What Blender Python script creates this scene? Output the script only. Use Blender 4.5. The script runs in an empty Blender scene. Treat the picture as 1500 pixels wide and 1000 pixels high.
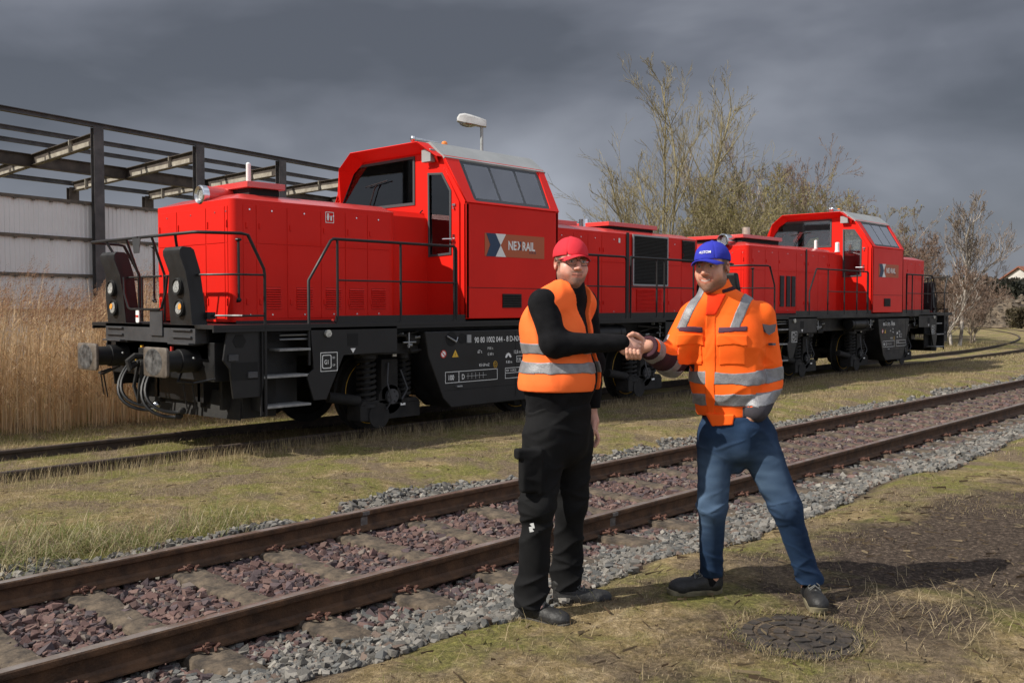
import bpy, bmesh, math, random
import numpy as np
from mathutils import Vector, Matrix, Euler, noise
R = math.radians
PI = math.pi
scene = bpy.context.scene
COL = scene.collection
# ------------------------------------------------------------------ camera
CAMH, HEAD, PITCH = 1.666, R(42.88), math.atan(54/1400)
cam = bpy.data.cameras.new("camera")
camo = bpy.data.objects.new("camera", cam); COL.objects.link(camo)
cam.sensor_width = 36.0; cam.lens = 1400/1500*36.0
cam.clip_start = 0.05; cam.clip_end = 3000
camo.location = (0, 0, CAMH)
camo.rotation_euler = Euler((R(90)-PITCH, 0, HEAD-R(90)), 'XYZ')
scene.camera = camo
# ------------------------------------------------------------------ sun, sky, exposure
SUN_EL, SUN_AZ = R(42), R(25)
sd = Vector((-math.cos(SUN_AZ)*math.cos(SUN_EL), math.sin(SUN_AZ)*math.cos(SUN_EL), math.sin(SUN_EL)))
sl = bpy.data.lights.new("sun", 'SUN'); sl.energy = 5.0; sl.angle = R(0.5); sl.color = (1.0, 0.95, 0.86)
so = bpy.data.objects.new("sun", sl); COL.objects.link(so)
so.rotation_euler = sd.to_track_quat('Z', 'Y').to_euler(); so.location = (-20, 10, 30)
world = bpy.data.worlds.new("World"); scene.world = world; world.use_nodes = True
wt = world.node_tree; wt.nodes.clear()
def wn(t, **k):
    n = wt.nodes.new(t)
    for a, b in k.items():
        if a in n.inputs: n.inputs[a].default_value = b
        else: setattr(n, a, b)
    return n
sky = wn('ShaderNodeTexSky', sky_type='NISHITA', sun_disc=False, sun_elevation=SUN_EL, sun_rotation=math.atan2(sd.x, sd.y), altitude=50.0, air_density=1.0, dust_density=1.5, ozone_density=1.0)
skyb = wn('ShaderNodeMix', data_type='RGBA', blend_type='MULTIPLY'); skyb.inputs[0].default_value = 1.0
wt.links.new(sky.outputs[0], skyb.inputs[6]); skyb.inputs[7].default_value = (0.10, 0.10, 0.10, 1)
tc = wn('ShaderNodeTexCoord')
mp = wn('ShaderNodeMapping'); mp.inputs['Scale'].default_value = (0.9, 0.9, 2.0); mp.inputs['Rotation'].default_value = (0.0192, -0.348, -0.2857); mp.inputs['Location'].default_value = (1.7838, -4.4302, -4.239)
wt.links.new(tc.outputs['Generated'], mp.inputs[0])
n1 = wn('ShaderNodeTexNoise', Scale=1.5, Detail=5.0, Roughness=0.5, Distortion=0.35); wt.links.new(mp.outputs[0], n1.inputs['Vector'])
n2 = wn('ShaderNodeTexNoise', Scale=3.8, Detail=5.0, Roughness=0.5, Distortion=0.3); wt.links.new(mp.outputs[0], n2.inputs['Vector'])
def wm(op, a, b, c=None):
    n = wn('ShaderNodeMath', operation=op)
    for i, q in enumerate((a, b, c)):
        if q is None: continue
        if isinstance(q, (int, float)): n.inputs[i].default_value = q
        else: wt.links.new(q, n.inputs[i])
    return n.outputs[0]
cl = wm('ADD', wm('MULTIPLY', n1.outputs[0], 0.74), wm('MULTIPLY', n2.outputs[0], 0.26))
cr = wn('ShaderNodeValToRGB'); wt.links.new(cl, cr.inputs[0])
cr.color_ramp.elements[0].position = 0.38; cr.color_ramp.elements[0].color = (0.085, 0.091, 0.108, 1)
cr.color_ramp.elements[1].position = 0.66; cr.color_ramp.elements[1].color = (0.42, 0.44, 0.48, 1)
for p_, c_ in ((0.45, (0.138, 0.146, 0.172)), (0.51, (0.203, 0.213, 0.245)), (0.57, (0.275, 0.29, 0.332))):
    e = cr.color_ramp.elements.new(p_); e.color = (*c_, 1)
# heavy cloud ahead; gain added overhead and behind, out of view, as fill light
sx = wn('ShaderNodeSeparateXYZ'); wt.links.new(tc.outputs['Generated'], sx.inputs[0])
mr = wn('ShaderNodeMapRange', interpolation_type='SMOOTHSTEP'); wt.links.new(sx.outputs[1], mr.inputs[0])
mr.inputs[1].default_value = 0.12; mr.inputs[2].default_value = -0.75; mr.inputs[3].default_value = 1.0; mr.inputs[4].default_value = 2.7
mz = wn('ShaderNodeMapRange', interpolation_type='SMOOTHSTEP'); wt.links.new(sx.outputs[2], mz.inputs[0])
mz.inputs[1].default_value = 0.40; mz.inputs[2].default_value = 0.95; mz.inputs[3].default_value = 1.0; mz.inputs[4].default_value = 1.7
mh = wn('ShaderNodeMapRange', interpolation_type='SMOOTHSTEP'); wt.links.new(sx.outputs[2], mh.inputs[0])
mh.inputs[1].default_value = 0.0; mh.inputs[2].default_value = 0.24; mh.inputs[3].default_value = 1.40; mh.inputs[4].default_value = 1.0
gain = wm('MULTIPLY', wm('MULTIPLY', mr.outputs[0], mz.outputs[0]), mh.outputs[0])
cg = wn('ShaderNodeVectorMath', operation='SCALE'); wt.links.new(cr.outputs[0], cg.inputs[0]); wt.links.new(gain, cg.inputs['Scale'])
mixc = wn('ShaderNodeMix', data_type='RGBA'); mixc.inputs[0].default_value = 0.93
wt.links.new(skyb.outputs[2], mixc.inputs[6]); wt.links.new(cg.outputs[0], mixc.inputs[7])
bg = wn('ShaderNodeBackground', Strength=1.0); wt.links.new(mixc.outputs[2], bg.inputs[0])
wo = wn('ShaderNodeOutputWorld'); wt.links.new(bg.outputs[0], wo.inputs[0])
vs = scene.view_settings
vs.view_transform = 'Standard'; vs.look = 'None'; vs.exposure = 0.25; vs.gamma = 1.0; vs.use_curve_mapping = False
scene.render.engine = 'CYCLES'
scene.cycles.max_bounces = 8; scene.cycles.transparent_max_bounces = 24; scene.cycles.use_denoising = True

# ------------------------------------------------------------------ helpers
def tag(o, label=None, cat=None, group=None, kind=None):
    if label: o['label'] = label
    if cat: o['category'] = cat
    if group: o['group'] = group
    if kind: o['kind'] = kind
    return o
def empty(name, loc, rz=0.0, label=None, cat=None, group=None):
    o = bpy.data.objects.new(name, None); COL.objects.link(o)
    o.location = loc; o.rotation_euler = (0, 0, rz); o.empty_display_size = 0.2
    return tag(o, label, cat, group)
def link_mesh(name, me, mats, parent=None):
    for m in (mats if isinstance(mats, (list, tuple)) else [mats]): me.materials.append(m)
    o = bpy.data.objects.new(name, me); COL.objects.link(o)
    if parent: o.parent = parent
    return o
def mat(name, base, rough=0.6, metal=0.0, var=0.0, vscale=4.0, bump=0.0, bscale=60.0, coat=0.0, spec=0.5, base2=None, attr=False, lo=0.35, hi=0.65, detail=6.0, rvar=0.0, bdist=0.01):
    """procedural principled: two-tone noise albedo, noise bump, optional point colour attribute"""
    m = bpy.data.materials.new(name); m.use_nodes = True
    nt = m.node_tree; b = nt.nodes['Principled BSDF']; L = nt.links.new
    b.inputs['Roughness'].default_value = rough; b.inputs['Metallic'].default_value = metal
    b.inputs['Coat Weight'].default_value = coat; b.inputs['Coat Roughness'].default_value = 0.12
    b.inputs['Specular IOR Level'].default_value = spec
    b.inputs['Base Color'].default_value = (*base, 1)
    t = nt.nodes.new('ShaderNodeTexCoord')
    if attr:
        a = nt.nodes.new('ShaderNodeAttribute'); a.attribute_name = 'Col'; L(a.outputs['Color'], b.inputs['Base Color'])
    elif base2 or var:
        n = nt.nodes.new('ShaderNodeTexNoise'); n.inputs['Scale'].default_value = vscale; n.inputs['Detail'].default_value = detail; n.inputs['Roughness'].default_value = 0.62
        L(t.outputs['Object'], n.inputs['Vector'])
        r = nt.nodes.new('ShaderNodeValToRGB'); L(n.outputs[0], r.inputs[0])
        r.color_ramp.elements[0].position = lo; r.color_ramp.elements[1].position = hi
        c0 = base; c1 = base2 if base2 else tuple(min(1, c*(1+var)) for c in base)
        if not base2: c0 = tuple(c*(1-var) for c in base)
        r.color_ramp.elements[0].color = (*c0, 1); r.color_ramp.elements[1].color = (*c1, 1)
        L(r.outputs[0], b.inputs['Base Color'])
        if rvar:
            q = nt.nodes.new('ShaderNodeMapRange'); L(n.outputs[0], q.inputs[0]); q.inputs[1].default_value = 0.3; q.inputs[2].default_value = 0.7
            q.inputs[3].default_value = max(0.02, rough-rvar); q.inputs[4].default_value = min(1, rough+rvar); L(q.outputs[0], b.inputs['Roughness'])
    if bump:
        n = nt.nodes.new('ShaderNodeTexNoise'); n.inputs['Scale'].default_value = bscale; n.inputs['Detail'].default_value = 4.0
        L(t.outputs['Object'], n.inputs['Vector'])
        q = nt.nodes.new('ShaderNodeBump'); q.inputs['Strength'].default_value = min(1, bump); q.inputs['Distance'].default_value = bdist
        L(n.outputs[0], q.inputs['Height']); L(q.outputs[0], b.inputs['Normal'])
    return m
def glass(name, tint=(0.8, 0.85, 0.85), refl=0.10):
    m = bpy.data.materials.new(name); m.use_nodes = True; nt = m.node_tree; nt.nodes.clear(); L = nt.links.new
    o = nt.nodes.new('ShaderNodeOutputMaterial'); mx = nt.nodes.new('ShaderNodeMixShader')
    t = nt.nodes.new('ShaderNodeBsdfTransparent'); t.inputs[0].default_value = (*tint, 1)
    g = nt.nodes.new('ShaderNodeBsdfGlossy'); g.inputs[0].default_value = (0.9, 0.92, 0.95, 1); g.inputs['Roughness'].default_value = 0.02
    f = nt.nodes.new('ShaderNodeFresnel'); f.inputs[0].default_value = 1.5
    a = nt.nodes.new('ShaderNodeMath'); a.operation = 'MULTIPLY_ADD'; a.inputs[1].default_value = 1.6; a.inputs[2].default_value = refl; a.use_clamp = True
    L(f.outputs[0], a.inputs[0]); L(a.outputs[0], mx.inputs[0]); L(t.outputs[0], mx.inputs[1]); L(g.outputs[0], mx.inputs[2]); L(mx.outputs[0], o.inputs[0])
    return m
def basis(d):
    d = Vector(d).normalized(); a = Vector((0, 0, 1)) if abs(d.z) < 0.9 else Vector((1, 0, 0))
    u = a.cross(d).normalized(); return u, d.cross(u).normalized(), d
class MB:
    def __init__(s): s.v = []; s.f = []; s.m = []; s.mi = 0
    def add(s, vs_, fs):
        n = len(s.v); s.v += [tuple(q) for q in vs_]; s.f += [tuple(i+n for i in f) for f in fs]; s.m += [s.mi]*len(fs); return s
    def box(s, x0, x1, y0, y1, z0, z1):
        return s.add([(x0,y0,z0),(x1,y0,z0),(x1,y1,z0),(x0,y1,z0),(x0,y0,z1),(x1,y0,z1),(x1,y1,z1),(x0,y1,z1)],
                     [(0,3,2,1),(4,5,6,7),(0,1,5,4),(1,2,6,5),(2,3,7,6),(3,0,4,7)])
    def obox(s, c, h, M=None):
        M = M or Matrix.Identity(3); c = Vector(c)
        vs_ = [c + M @ Vector((a*h[0], b*h[1], d*h[2])) for d in (-1, 1) for a, b in ((-1,-1),(1,-1),(1,1),(-1,1))]
        return s.add(vs_, [(0,3,2,1),(4,5,6,7),(0,1,5,4),(1,2,6,5),(2,3,7,6),(3,0,4,7)])
    def prism(s, pts, ax, a, b):
        """pts = 2D polygon; ax = extrusion axis"""
        def P(p, t): return {'x': (t, p[0], p[1]), 'y': (p[0], t, p[1]), 'z': (p[0], p[1], t)}[ax]
        n = len(pts); vs_ = [P(p, a) for p in pts] + [P(p, b) for p in pts]
        return s.add(vs_, [tuple(range(n))[::-1], tuple(range(n, 2*n))] + [(i, (i+1) % n, n+(i+1) % n, n+i) for i in range(n)])
    def cyl(s, p0, p1, r0, r1=None, n=12, cap=True):
        r1 = r0 if r1 is None else r1; p0 = Vector(p0); p1 = Vector(p1); u, w, d = basis(p1-p0)
        vs_ = [p0 + (u*math.cos(2*PI*i/n)+w*math.sin(2*PI*i/n))*r0 for i in range(n)] + [p1 + (u*math.cos(2*PI*i/n)+w*math.sin(2*PI*i/n))*r1 for i in range(n)]
        fs = [(i, (i+1) % n, n+(i+1) % n, n+i) for i in range(n)]
        if cap: fs += [tuple(range(n))[::-1], tuple(range(n, 2*n))]
        return s.add(vs_, fs)
    def tube(s, pts, r, n=8, closed=False):
        pts = [Vector(p) for p in pts]; k = len(pts); rs = r if isinstance(r, (list, tuple)) else [r]*k
        vs_ = []; up = None
        for i, p in enumerate(pts):
            a = pts[(i-1) % k] if (closed or i > 0) else p; b = pts[(i+1) % k] if (closed or i < k-1) else p
            d = (b-a).normalized()
            if up is None: up = basis(d)[0]
            up = (up - d*up.dot(d)); up = up.normalized() if up.length > 1e-5 else basis(d)[0]
            w = d.cross(up)
            # mitre
            if a != p and b != p:
                c = (p-a).normalized().dot((b-p).normalized()); sc = 1/max(0.5, math.sqrt(max(0.0, (1+c)/2)))
            else: sc = 1
            vs_ += [p + (up*math.cos(2*PI*j/n)+w*math.sin(2*PI*j/n))*rs[i]*(sc if sc < 1.5 else 1.5) for j in range(n)]
        fs = []
        for i in range(k if closed else k-1):
            a = i*n; b = ((i+1) % k)*n
            fs += [(a+j, a+(j+1) % n, b+(j+1) % n, b+j) for j in range(n)]
        if not closed: fs += [tuple(range(n))[::-1], tuple(range((k-1)*n, k*n))]
        return s.add(vs_, fs)
    def loft(s, loops, cap0=True, cap1=True, closed=True):
        n = len(loops[0]); vs_ = [p for l in loops for p in l]; fs = []
        for i in range(len(loops)-1):
            for j in range(n if closed else n-1): fs.append((i*n+j, i*n+(j+1) % n, (i+1)*n+(j+1) % n, (i+1)*n+j))
        if cap0: fs.append(tuple(range(n))[::-1])
        if cap1: fs.append(tuple(range((len(loops)-1)*n, len(loops)*n)))
        return s.add(vs_, fs)
    def ell(s, c, r, n=12, k=8, M=None):
        c = Vector(c); M = M or Matrix.Identity(3); loops = []
        for i in range(1, k):
            a = PI*i/k - PI/2
            loops.append([c + M @ Vector((r[0]*math.cos(a)*math.cos(2*PI*j/n), r[1]*math.cos(a)*math.sin(2*PI*j/n), r[2]*math.sin(a))) for j in range(n)])
        base = len(s.v); s.loft(loops, False, False)
        m = len(loops)*n; s.v += [tuple(c+M@Vector((0,0,-r[2]))), tuple(c+M@Vector((0,0,r[2])))]
        fs = [(base+m, base+(j+1) % n, base+j) for j in range(n)] + [(base+m+1, base+m-n+j, base+m-n+(j+1) % n) for j in range(n)]
        s.f += fs; s.m += [s.mi]*len(fs); return s
    def build(s, name, mats, parent=None, smooth=35, bevel=0.0, seg=2):
        me = bpy.data.meshes.new(name); me.from_pydata(s.v, [], s.f); me.update()
        bm = bmesh.new(); bm.from_mesh(me); bmesh.ops.recalc_face_normals(bm, faces=bm.faces); bm.to_mesh(me); bm.free()
        o = link_mesh(name, me, mats, parent)
        me.polygons.foreach_set('material_index', s.m)
        if smooth:
            me.polygons.foreach_set('use_smooth', [True]*len(me.polygons)); me.set_sharp_from_angle(angle=R(smooth))
        if bevel:
            bv = o.modifiers.new('bevel', 'BEVEL'); bv.width = bevel; bv.segments = seg; bv.limit_method = 'ANGLE'; bv.angle_limit = R(40); bv.harden_normals = True
        return o
def curve_mesh(cu, M):
    t = bpy.data.objects.new('tmp', cu); COL.objects.link(t)
    dg = bpy.context.evaluated_depsgraph_get(); me = bpy.data.meshes.new_from_object(t.evaluated_get(dg))
    me.transform(M); bpy.data.objects.remove(t); bpy.data.curves.remove(cu)
    me.materials.clear(); return me
def plate(name, outer, holes, th, mats, M, parent, bevel=0.0):
    """flat plate with holes: 2D outline filled and extruded (local XY plane, placed by matrix M)"""
    cu = bpy.data.curves.new('c', 'CURVE'); cu.dimensions = '2D'; cu.fill_mode = 'BOTH'; cu.extrude = th/2
    for pts in [outer]+list(holes):
        sp = cu.splines.new('POLY'); sp.points.add(len(pts)-1); sp.use_cyclic_u = True
        for i, p in enumerate(pts): sp.points[i].co = (p[0], p[1], 0, 1)
    return link_mesh(name, curve_mesh(cu, M), mats, parent)
def rrect(x0, x1, y0, y1, r, n=4):
    out = []
    for cx, cy, a0 in ((x1-r, y0+r, -90), (x1-r, y1-r, 0), (x0+r, y1-r, 90), (x0+r, y0+r, 180)):
        out += [(cx+r*math.cos(R(a0+90*i/n)), cy+r*math.sin(R(a0+90*i/n))) for i in range(n+1)]
    return out
def text(name, s_, size, mats, M, parent, sx_=1.0, bold=0.0, align='LEFT', ext=0.0006):
    cu = bpy.data.curves.new('t', 'FONT'); cu.body = s_; cu.size = 1.0; cu.extrude = ext/size; cu.offset = bold/size; cu.align_x = align; cu.resolution_u = 3
    return link_mesh(name, curve_mesh(cu, M @ Matrix.Diagonal((sx_*size, size, size, 1))), mats, parent)
def frameM(o, ex, ey):
    """matrix whose local x,y run along ex,ey from o"""
    ex = Vector(ex).normalized(); ey = Vector(ey); ey = (ey-ex*ey.dot(ex)).normalized(); ez = ex.cross(ey)
    return Matrix(((ex.x, ey.x, ez.x, o[0]), (ex.y, ey.y, ez.y, o[1]), (ex.z, ey.z, ez.z, o[2]), (0, 0, 0, 1)))
def np_mesh(name, V, F, mats, parent=None, col=None, smooth=False, mi=None):
    """fast mesh from numpy: V (n,3), F list of arrays of faces with equal side counts"""
    me = bpy.data.meshes.new(name); V = np.ascontiguousarray(V, np.float32)
    me.vertices.add(len(V)); me.vertices.foreach_set('co', V.ravel())
    Fs = F if isinstance(F, list) else [F]
    nl = sum(f.size for f in Fs); nf = sum(len(f) for f in Fs)
    me.loops.add(nl); me.polygons.add(nf)
    me.loops.foreach_set('vertex_index', np.concatenate([f.ravel() for f in Fs]).astype(np.int32))
    tot = np.concatenate([np.full(len(f), f.shape[1]) for f in Fs]); st = np.concatenate([[0], np.cumsum(tot)[:-1]])
    me.polygons.foreach_set('loop_start', st.astype(np.int32))
    if mi is not None: me.polygons.foreach_set('material_index', np.asarray(mi, np.int32))
    me.update(calc_edges=True); me.validate()
    me.polygons.foreach_set('use_smooth', np.full(len(me.polygons), bool(smooth)))
    if col is not None:
        a = me.color_attributes.new('Col', 'FLOAT_COLOR', 'POINT'); c = np.ones((len(V), 4), np.float32); c[:, :3] = col; a.data.foreach_set('color', c.ravel())
    return link_mesh(name, me, mats, parent)
rng = np.random.default_rng(7)
def vnoise(x, y, sc, seed=0):
    """cheap smooth value noise on numpy arrays, -1..1"""
    x = np.asarray(x)*sc+seed*17.3; y = np.asarray(y)*sc+seed*7.7
    xi = np.floor(x).astype(np.int64); yi = np.floor(y).astype(np.int64); fx = x-xi; fy = y-yi
    fx = fx*fx*(3-2*fx); fy = fy*fy*(3-2*fy)
    def h(a, b):
        q = (a*374761393+b*668265263+seed*974711) & 0x7fffffff; q = (q ^ (q >> 13))*1274126177 & 0x7fffffff
        return ((q ^ (q >> 16)) & 0xffff)/32767.5-1
    return (h(xi, yi)*(1-fx)+h(xi+1, yi)*fx)*(1-fy)+(h(xi, yi+1)*(1-fx)+h(xi+1, yi+1)*fx)*fy
# ------------------------------------------------------------------ ground
YK = np.array([-500, 0, 2.7, 3.1, 3.4, 3.95, 4.4, 6.5, 6.85, 7.4, 9.7, 10.1, 11.8, 12.3, 14, 60, 500.])
ZK = np.array([.15, .15, .15, .125, .03, -.15, -.215, -.215, -.17, -.06, -.055, -.125, -.125, -.08, -.05, -.05, -.05])
def gh(x, y):
    x = np.asarray(x, float); y = np.asarray(y, float)
    e = np.interp(y + 0.12*vnoise(x, y, 1.3, 3)*((y > 2.4) & (y < 3.8)), YK, ZK)
    w = np.where((y > 4.0) & (y < 6.9), 0.15, 1.0)*np.clip(1-np.abs(x)/140, 0, 1)
    return e + w*(0.012*vnoise(x, y, 2.2, 1)+0.02*vnoise(x, y, 0.5, 2)+0.006*vnoise(x, y, 7, 5))
def ground_mat():
    m = bpy.data.materials.new('mossy_grass_ground'); m.use_nodes = True; nt = m.node_tree; b = nt.nodes['Principled BSDF']; L = nt.links.new
    b.inputs['Roughness'].default_value = 0.95; b.inputs['Specular IOR Level'].default_value = 0.15
    g = nt.nodes.new('ShaderNodeNewGeometry')
    def N(sc, det=6, ro=.6, dist=0.0):
        n = nt.nodes.new('ShaderNodeTexNoise'); n.inputs['Scale'].default_value = sc; n.inputs['Detail'].default_value = det; n.inputs['Roughness'].default_value = ro; n.inputs['Distortion'].default_value = dist
        L(g.outputs['Position'], n.inputs['Vector']); return n.outputs[0]
    def RP(f, *st):
        r = nt.nodes.new('ShaderNodeValToRGB'); L(f, r.inputs[0])
        while len(r.color_ramp.elements) < len(st): r.color_ramp.elements.new(0.5)
        for e, (p, c) in zip(r.color_ramp.elements, st): e.position = p; e.color = (*c, 1) if len(c) == 3 else c
        return r.outputs[0]
    def MX(f, a, c):
        n = nt.nodes.new('ShaderNodeMix'); n.data_type = 'RGBA'; L(f, n.inputs[0]); L(a, n.inputs[6]); L(c, n.inputs[7]); return n.outputs[2]
    def MM(op, a, c):
        n = nt.nodes.new('ShaderNodeMath'); n.operation = op
        for i, q in enumerate((a, c)):
            if isinstance(q, (int, float)): n.inputs[i].default_value = q
            else: L(q, n.inputs[i])
        return n.outputs[0]
    W = (1, 1, 1); K = (0, 0, 0)
    grass = RP(N(9, 8, .7), (.3, (.10, .072, .038)), (.45, (.175, .130, .062)), (.58, (.25, .188, .105)), (.72, (.34, .27, .175)))
    moss = RP(N(26, 6, .7), (.3, (.070, .072, .020)), (.7, (.18, .165, .050)))
    soil = RP(N(38, 8, .75), (.3, (.026, .020, .016)), (.55, (.065, .048, .036)), (.75, (.16, .125, .095)))
    brown = RP(N(16, 8, .75), (.3, (.075, .055, .036)), (.7, (.19, .145, .095)))
    c = MX(MM('MULTIPLY', RP(N(1.1, 6, .65, .5), (.42, K), (.54, W)), .95), grass, moss)
    c = MX(RP(N(1.5, 6, .65, .4), (.46, K), (.58, W)), c, brown)
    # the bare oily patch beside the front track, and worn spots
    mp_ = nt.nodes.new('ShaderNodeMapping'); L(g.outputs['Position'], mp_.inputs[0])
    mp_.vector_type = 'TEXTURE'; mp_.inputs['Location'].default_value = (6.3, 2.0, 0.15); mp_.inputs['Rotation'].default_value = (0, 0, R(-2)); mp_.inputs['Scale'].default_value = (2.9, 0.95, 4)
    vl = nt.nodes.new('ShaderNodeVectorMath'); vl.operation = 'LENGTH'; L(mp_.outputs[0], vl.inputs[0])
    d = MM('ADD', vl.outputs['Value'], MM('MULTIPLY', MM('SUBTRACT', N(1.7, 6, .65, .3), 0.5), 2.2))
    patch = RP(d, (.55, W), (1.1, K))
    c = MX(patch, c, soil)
    spots = RP(N(2.7, 7, .7, .5), (.60, K), (.68, W)); c = MX(MM('MULTIPLY', spots, 0.7), c, soil)
    sp = nt.nodes.new('ShaderNodeSeparateXYZ'); L(g.outputs['Position'], sp.inputs[0]); yy = MM('ABSOLUTE', MM('SUBTRACT', sp.outputs[1], 5.0), 0)
    c = MX(RP(MM('DIVIDE', yy, 4.0), (.42, W), (.455, K)), c, soil)      # dirt under the ballast
    gm = nt.nodes.new('ShaderNodeVectorMath'); gm.operation = 'SCALE'; L(c, gm.inputs[0]); L(MM('ADD', MM('MULTIPLY', MM('POWER', MM('MULTIPLY', N(38, 10, .85), 1.75), 3.4), 1.4), .48), gm.inputs['Scale']); c = gm.outputs[0]
    L(c, b.inputs['Base Color'])
    bp = nt.nodes.new('ShaderNodeBump'); bp.inputs['Strength'].default_value = 1.0; bp.inputs['Distance'].default_value = 0.03
    L(MM('ADD', N(30, 8, .75), MM('MULTIPLY', N(110, 4, .7), .5)), bp.inputs['Height']); L(bp.outputs[0], b.inputs['Normal'])
    return m
xs = np.unique(np.concatenate([[-800, -400, -200, -100, -50, -25, -12], np.arange(-6, 1.2, .5), np.arange(1.2, 14, .07), np.arange(14, 34, .3), np.arange(34, 90, 2), [100, 130, 180, 260, 400, 700, 1500]]))
ys = np.unique(np.concatenate([[-800, -300, -100, -40, -15, -6, -3, -1], np.arange(0, 1.2, .2), np.arange(1.2, 13.2, .07), np.arange(13.2, 30, .5), np.arange(30, 80, 3), [90, 120, 180, 300, 600, 1500]]))
GX, GY = np.meshgrid(xs, ys, indexing='ij'); GZ = gh(GX, GY)
ii = np.arange(len(xs)*len(ys)).reshape(len(xs), len(ys))
GF = np.stack([ii[:-1, :-1], ii[1:, :-1], ii[1:, 1:], ii[:-1, 1:]], -1).reshape(-1, 4)
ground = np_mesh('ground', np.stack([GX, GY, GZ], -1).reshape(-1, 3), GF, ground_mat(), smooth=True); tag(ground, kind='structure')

# ------------------------------------------------------------------ rails
M_rust = mat('rusty_rail_steel', (.045, .024, .013), .72, .0, base2=(.120, .062, .030), vscale=9, bump=.5, bscale=90, spec=.4)
M_head = mat('rail_running_surface', (.26, .19, .14), .36, .7, base2=(.42, .37, .33), vscale=5, rvar=.08)
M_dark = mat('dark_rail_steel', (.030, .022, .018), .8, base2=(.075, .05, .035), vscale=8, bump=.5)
RP_ = [(-.070, -.159), (.070, -.159), (.070, -.150), (.022, -.136), (.010, -.120), (.008, -.060), (.012, -.050), (.034, -.040), (.036, -.034), (.0365, -.010), (.030, -.002),
       (.020, 0.0), (-.020, 0.0), (-.030, -.002), (-.0365, -.010), (-.036, -.034), (-.034, -.040), (-.012, -.050), (-.008, -.060), (-.010, -.120), (-.022, -.136), (-.070, -.150)]
def rail(name, path, label, group, m1, m2):
    V = []; F = []; mi = []; n = len(RP_); k = len(path)
    P = [Vector((a, b, 0)) for a, b in path]
    for i, p in enumerate(P):
        d = (P[min(i+1, k-1)]-P[max(i-1, 0)]).normalized(); s_ = Vector((-d.y, d.x, 0))
        V += [tuple(p + s_*q[0] + Vector((0, 0, q[1]))) for q in RP_]
    for i in range(k-1):
        for j in range(n):
            F.append((i*n+j, i*n+(j+1) % n, (i+1)*n+(j+1) % n, (i+1)*n+j)); mi.append(1 if j in (10, 11, 12) else 0)
    mb = MB(); mb.v = V; mb.f = F+[tuple(range(n)), tuple(range((k-1)*n, k*n))[::-1]]; mb.m = mi+[0, 0]
    return tag(mb.build(name, [m1, m2], smooth=25), label, 'rail', group)
r1 = rail('rail', [(x, 4.635) for x in (-8, 0, 4, 8, 12, 20, 40, 90)], 'rusty near rail of the front track, running right behind both men\'s legs', 'rails of the two tracks', M_rust, M_head)
r2 = rail('rail', [(x, 6.135) for x in (-8, 0, 4, 8, 12, 20, 40, 90)], 'rusty far rail of the front track, beside the strip of grass', 'rails of the two tracks', M_rust, M_head)
M_weld = mat('pale_rail_weld', (.16, .15, .14), .5, .5, var=.35, vscale=30, bump=.3)
for r_, Y_, X_ in ((r1, 4.635, 6.18), (r2, 6.135, 4.83)):
    w = MB(); w.prism([(Y_-.012, -.135), (Y_-.011, -.055), (Y_-.040, -.038), (Y_-.040, -.008), (Y_+.04, -.008), (Y_+.040, -.038), (Y_+.011, -.055), (Y_+.012, -.135)], 'x', X_-.035, X_+.035)
    w.build('rail_weld', M_weld, r_, bevel=.004)
def rear_path(off):
    """straight to the end of the yard, then a curve to the left"""
    out = [(x, 10.94+off) for x in (-30, -10, 0, 8, 16, 24, 30)]; x0, y0 = 33.0, 10.94; a = 0.0; x, y = x0, y0
    for i in range(22):
        out.append((x-off*math.sin(a), y+off*math.cos(a))); x += 2.2*math.cos(a); y += 2.2*math.sin(a); a += 0.029 if i < 16 else 0.02
    return out
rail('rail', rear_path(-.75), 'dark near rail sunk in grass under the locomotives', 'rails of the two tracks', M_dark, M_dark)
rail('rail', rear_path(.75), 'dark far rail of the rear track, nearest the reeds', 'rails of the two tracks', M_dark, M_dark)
rail('rail', [(x, 21.9-(x-70)*.12) for x in (60, 70, 85, 110, 140)], 'distant rusty rail crossing at the right, in front of the rubble heap', 'rails of the distant siding', M_rust, M_rust)
rail('rail', [(x, 23.9-(x-70)*.12) for x in (60, 70, 85, 110, 140)], 'farther rusty rail of the distant siding, right at the foot of the rubble heap', 'rails of the distant siding', M_rust, M_rust)

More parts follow.
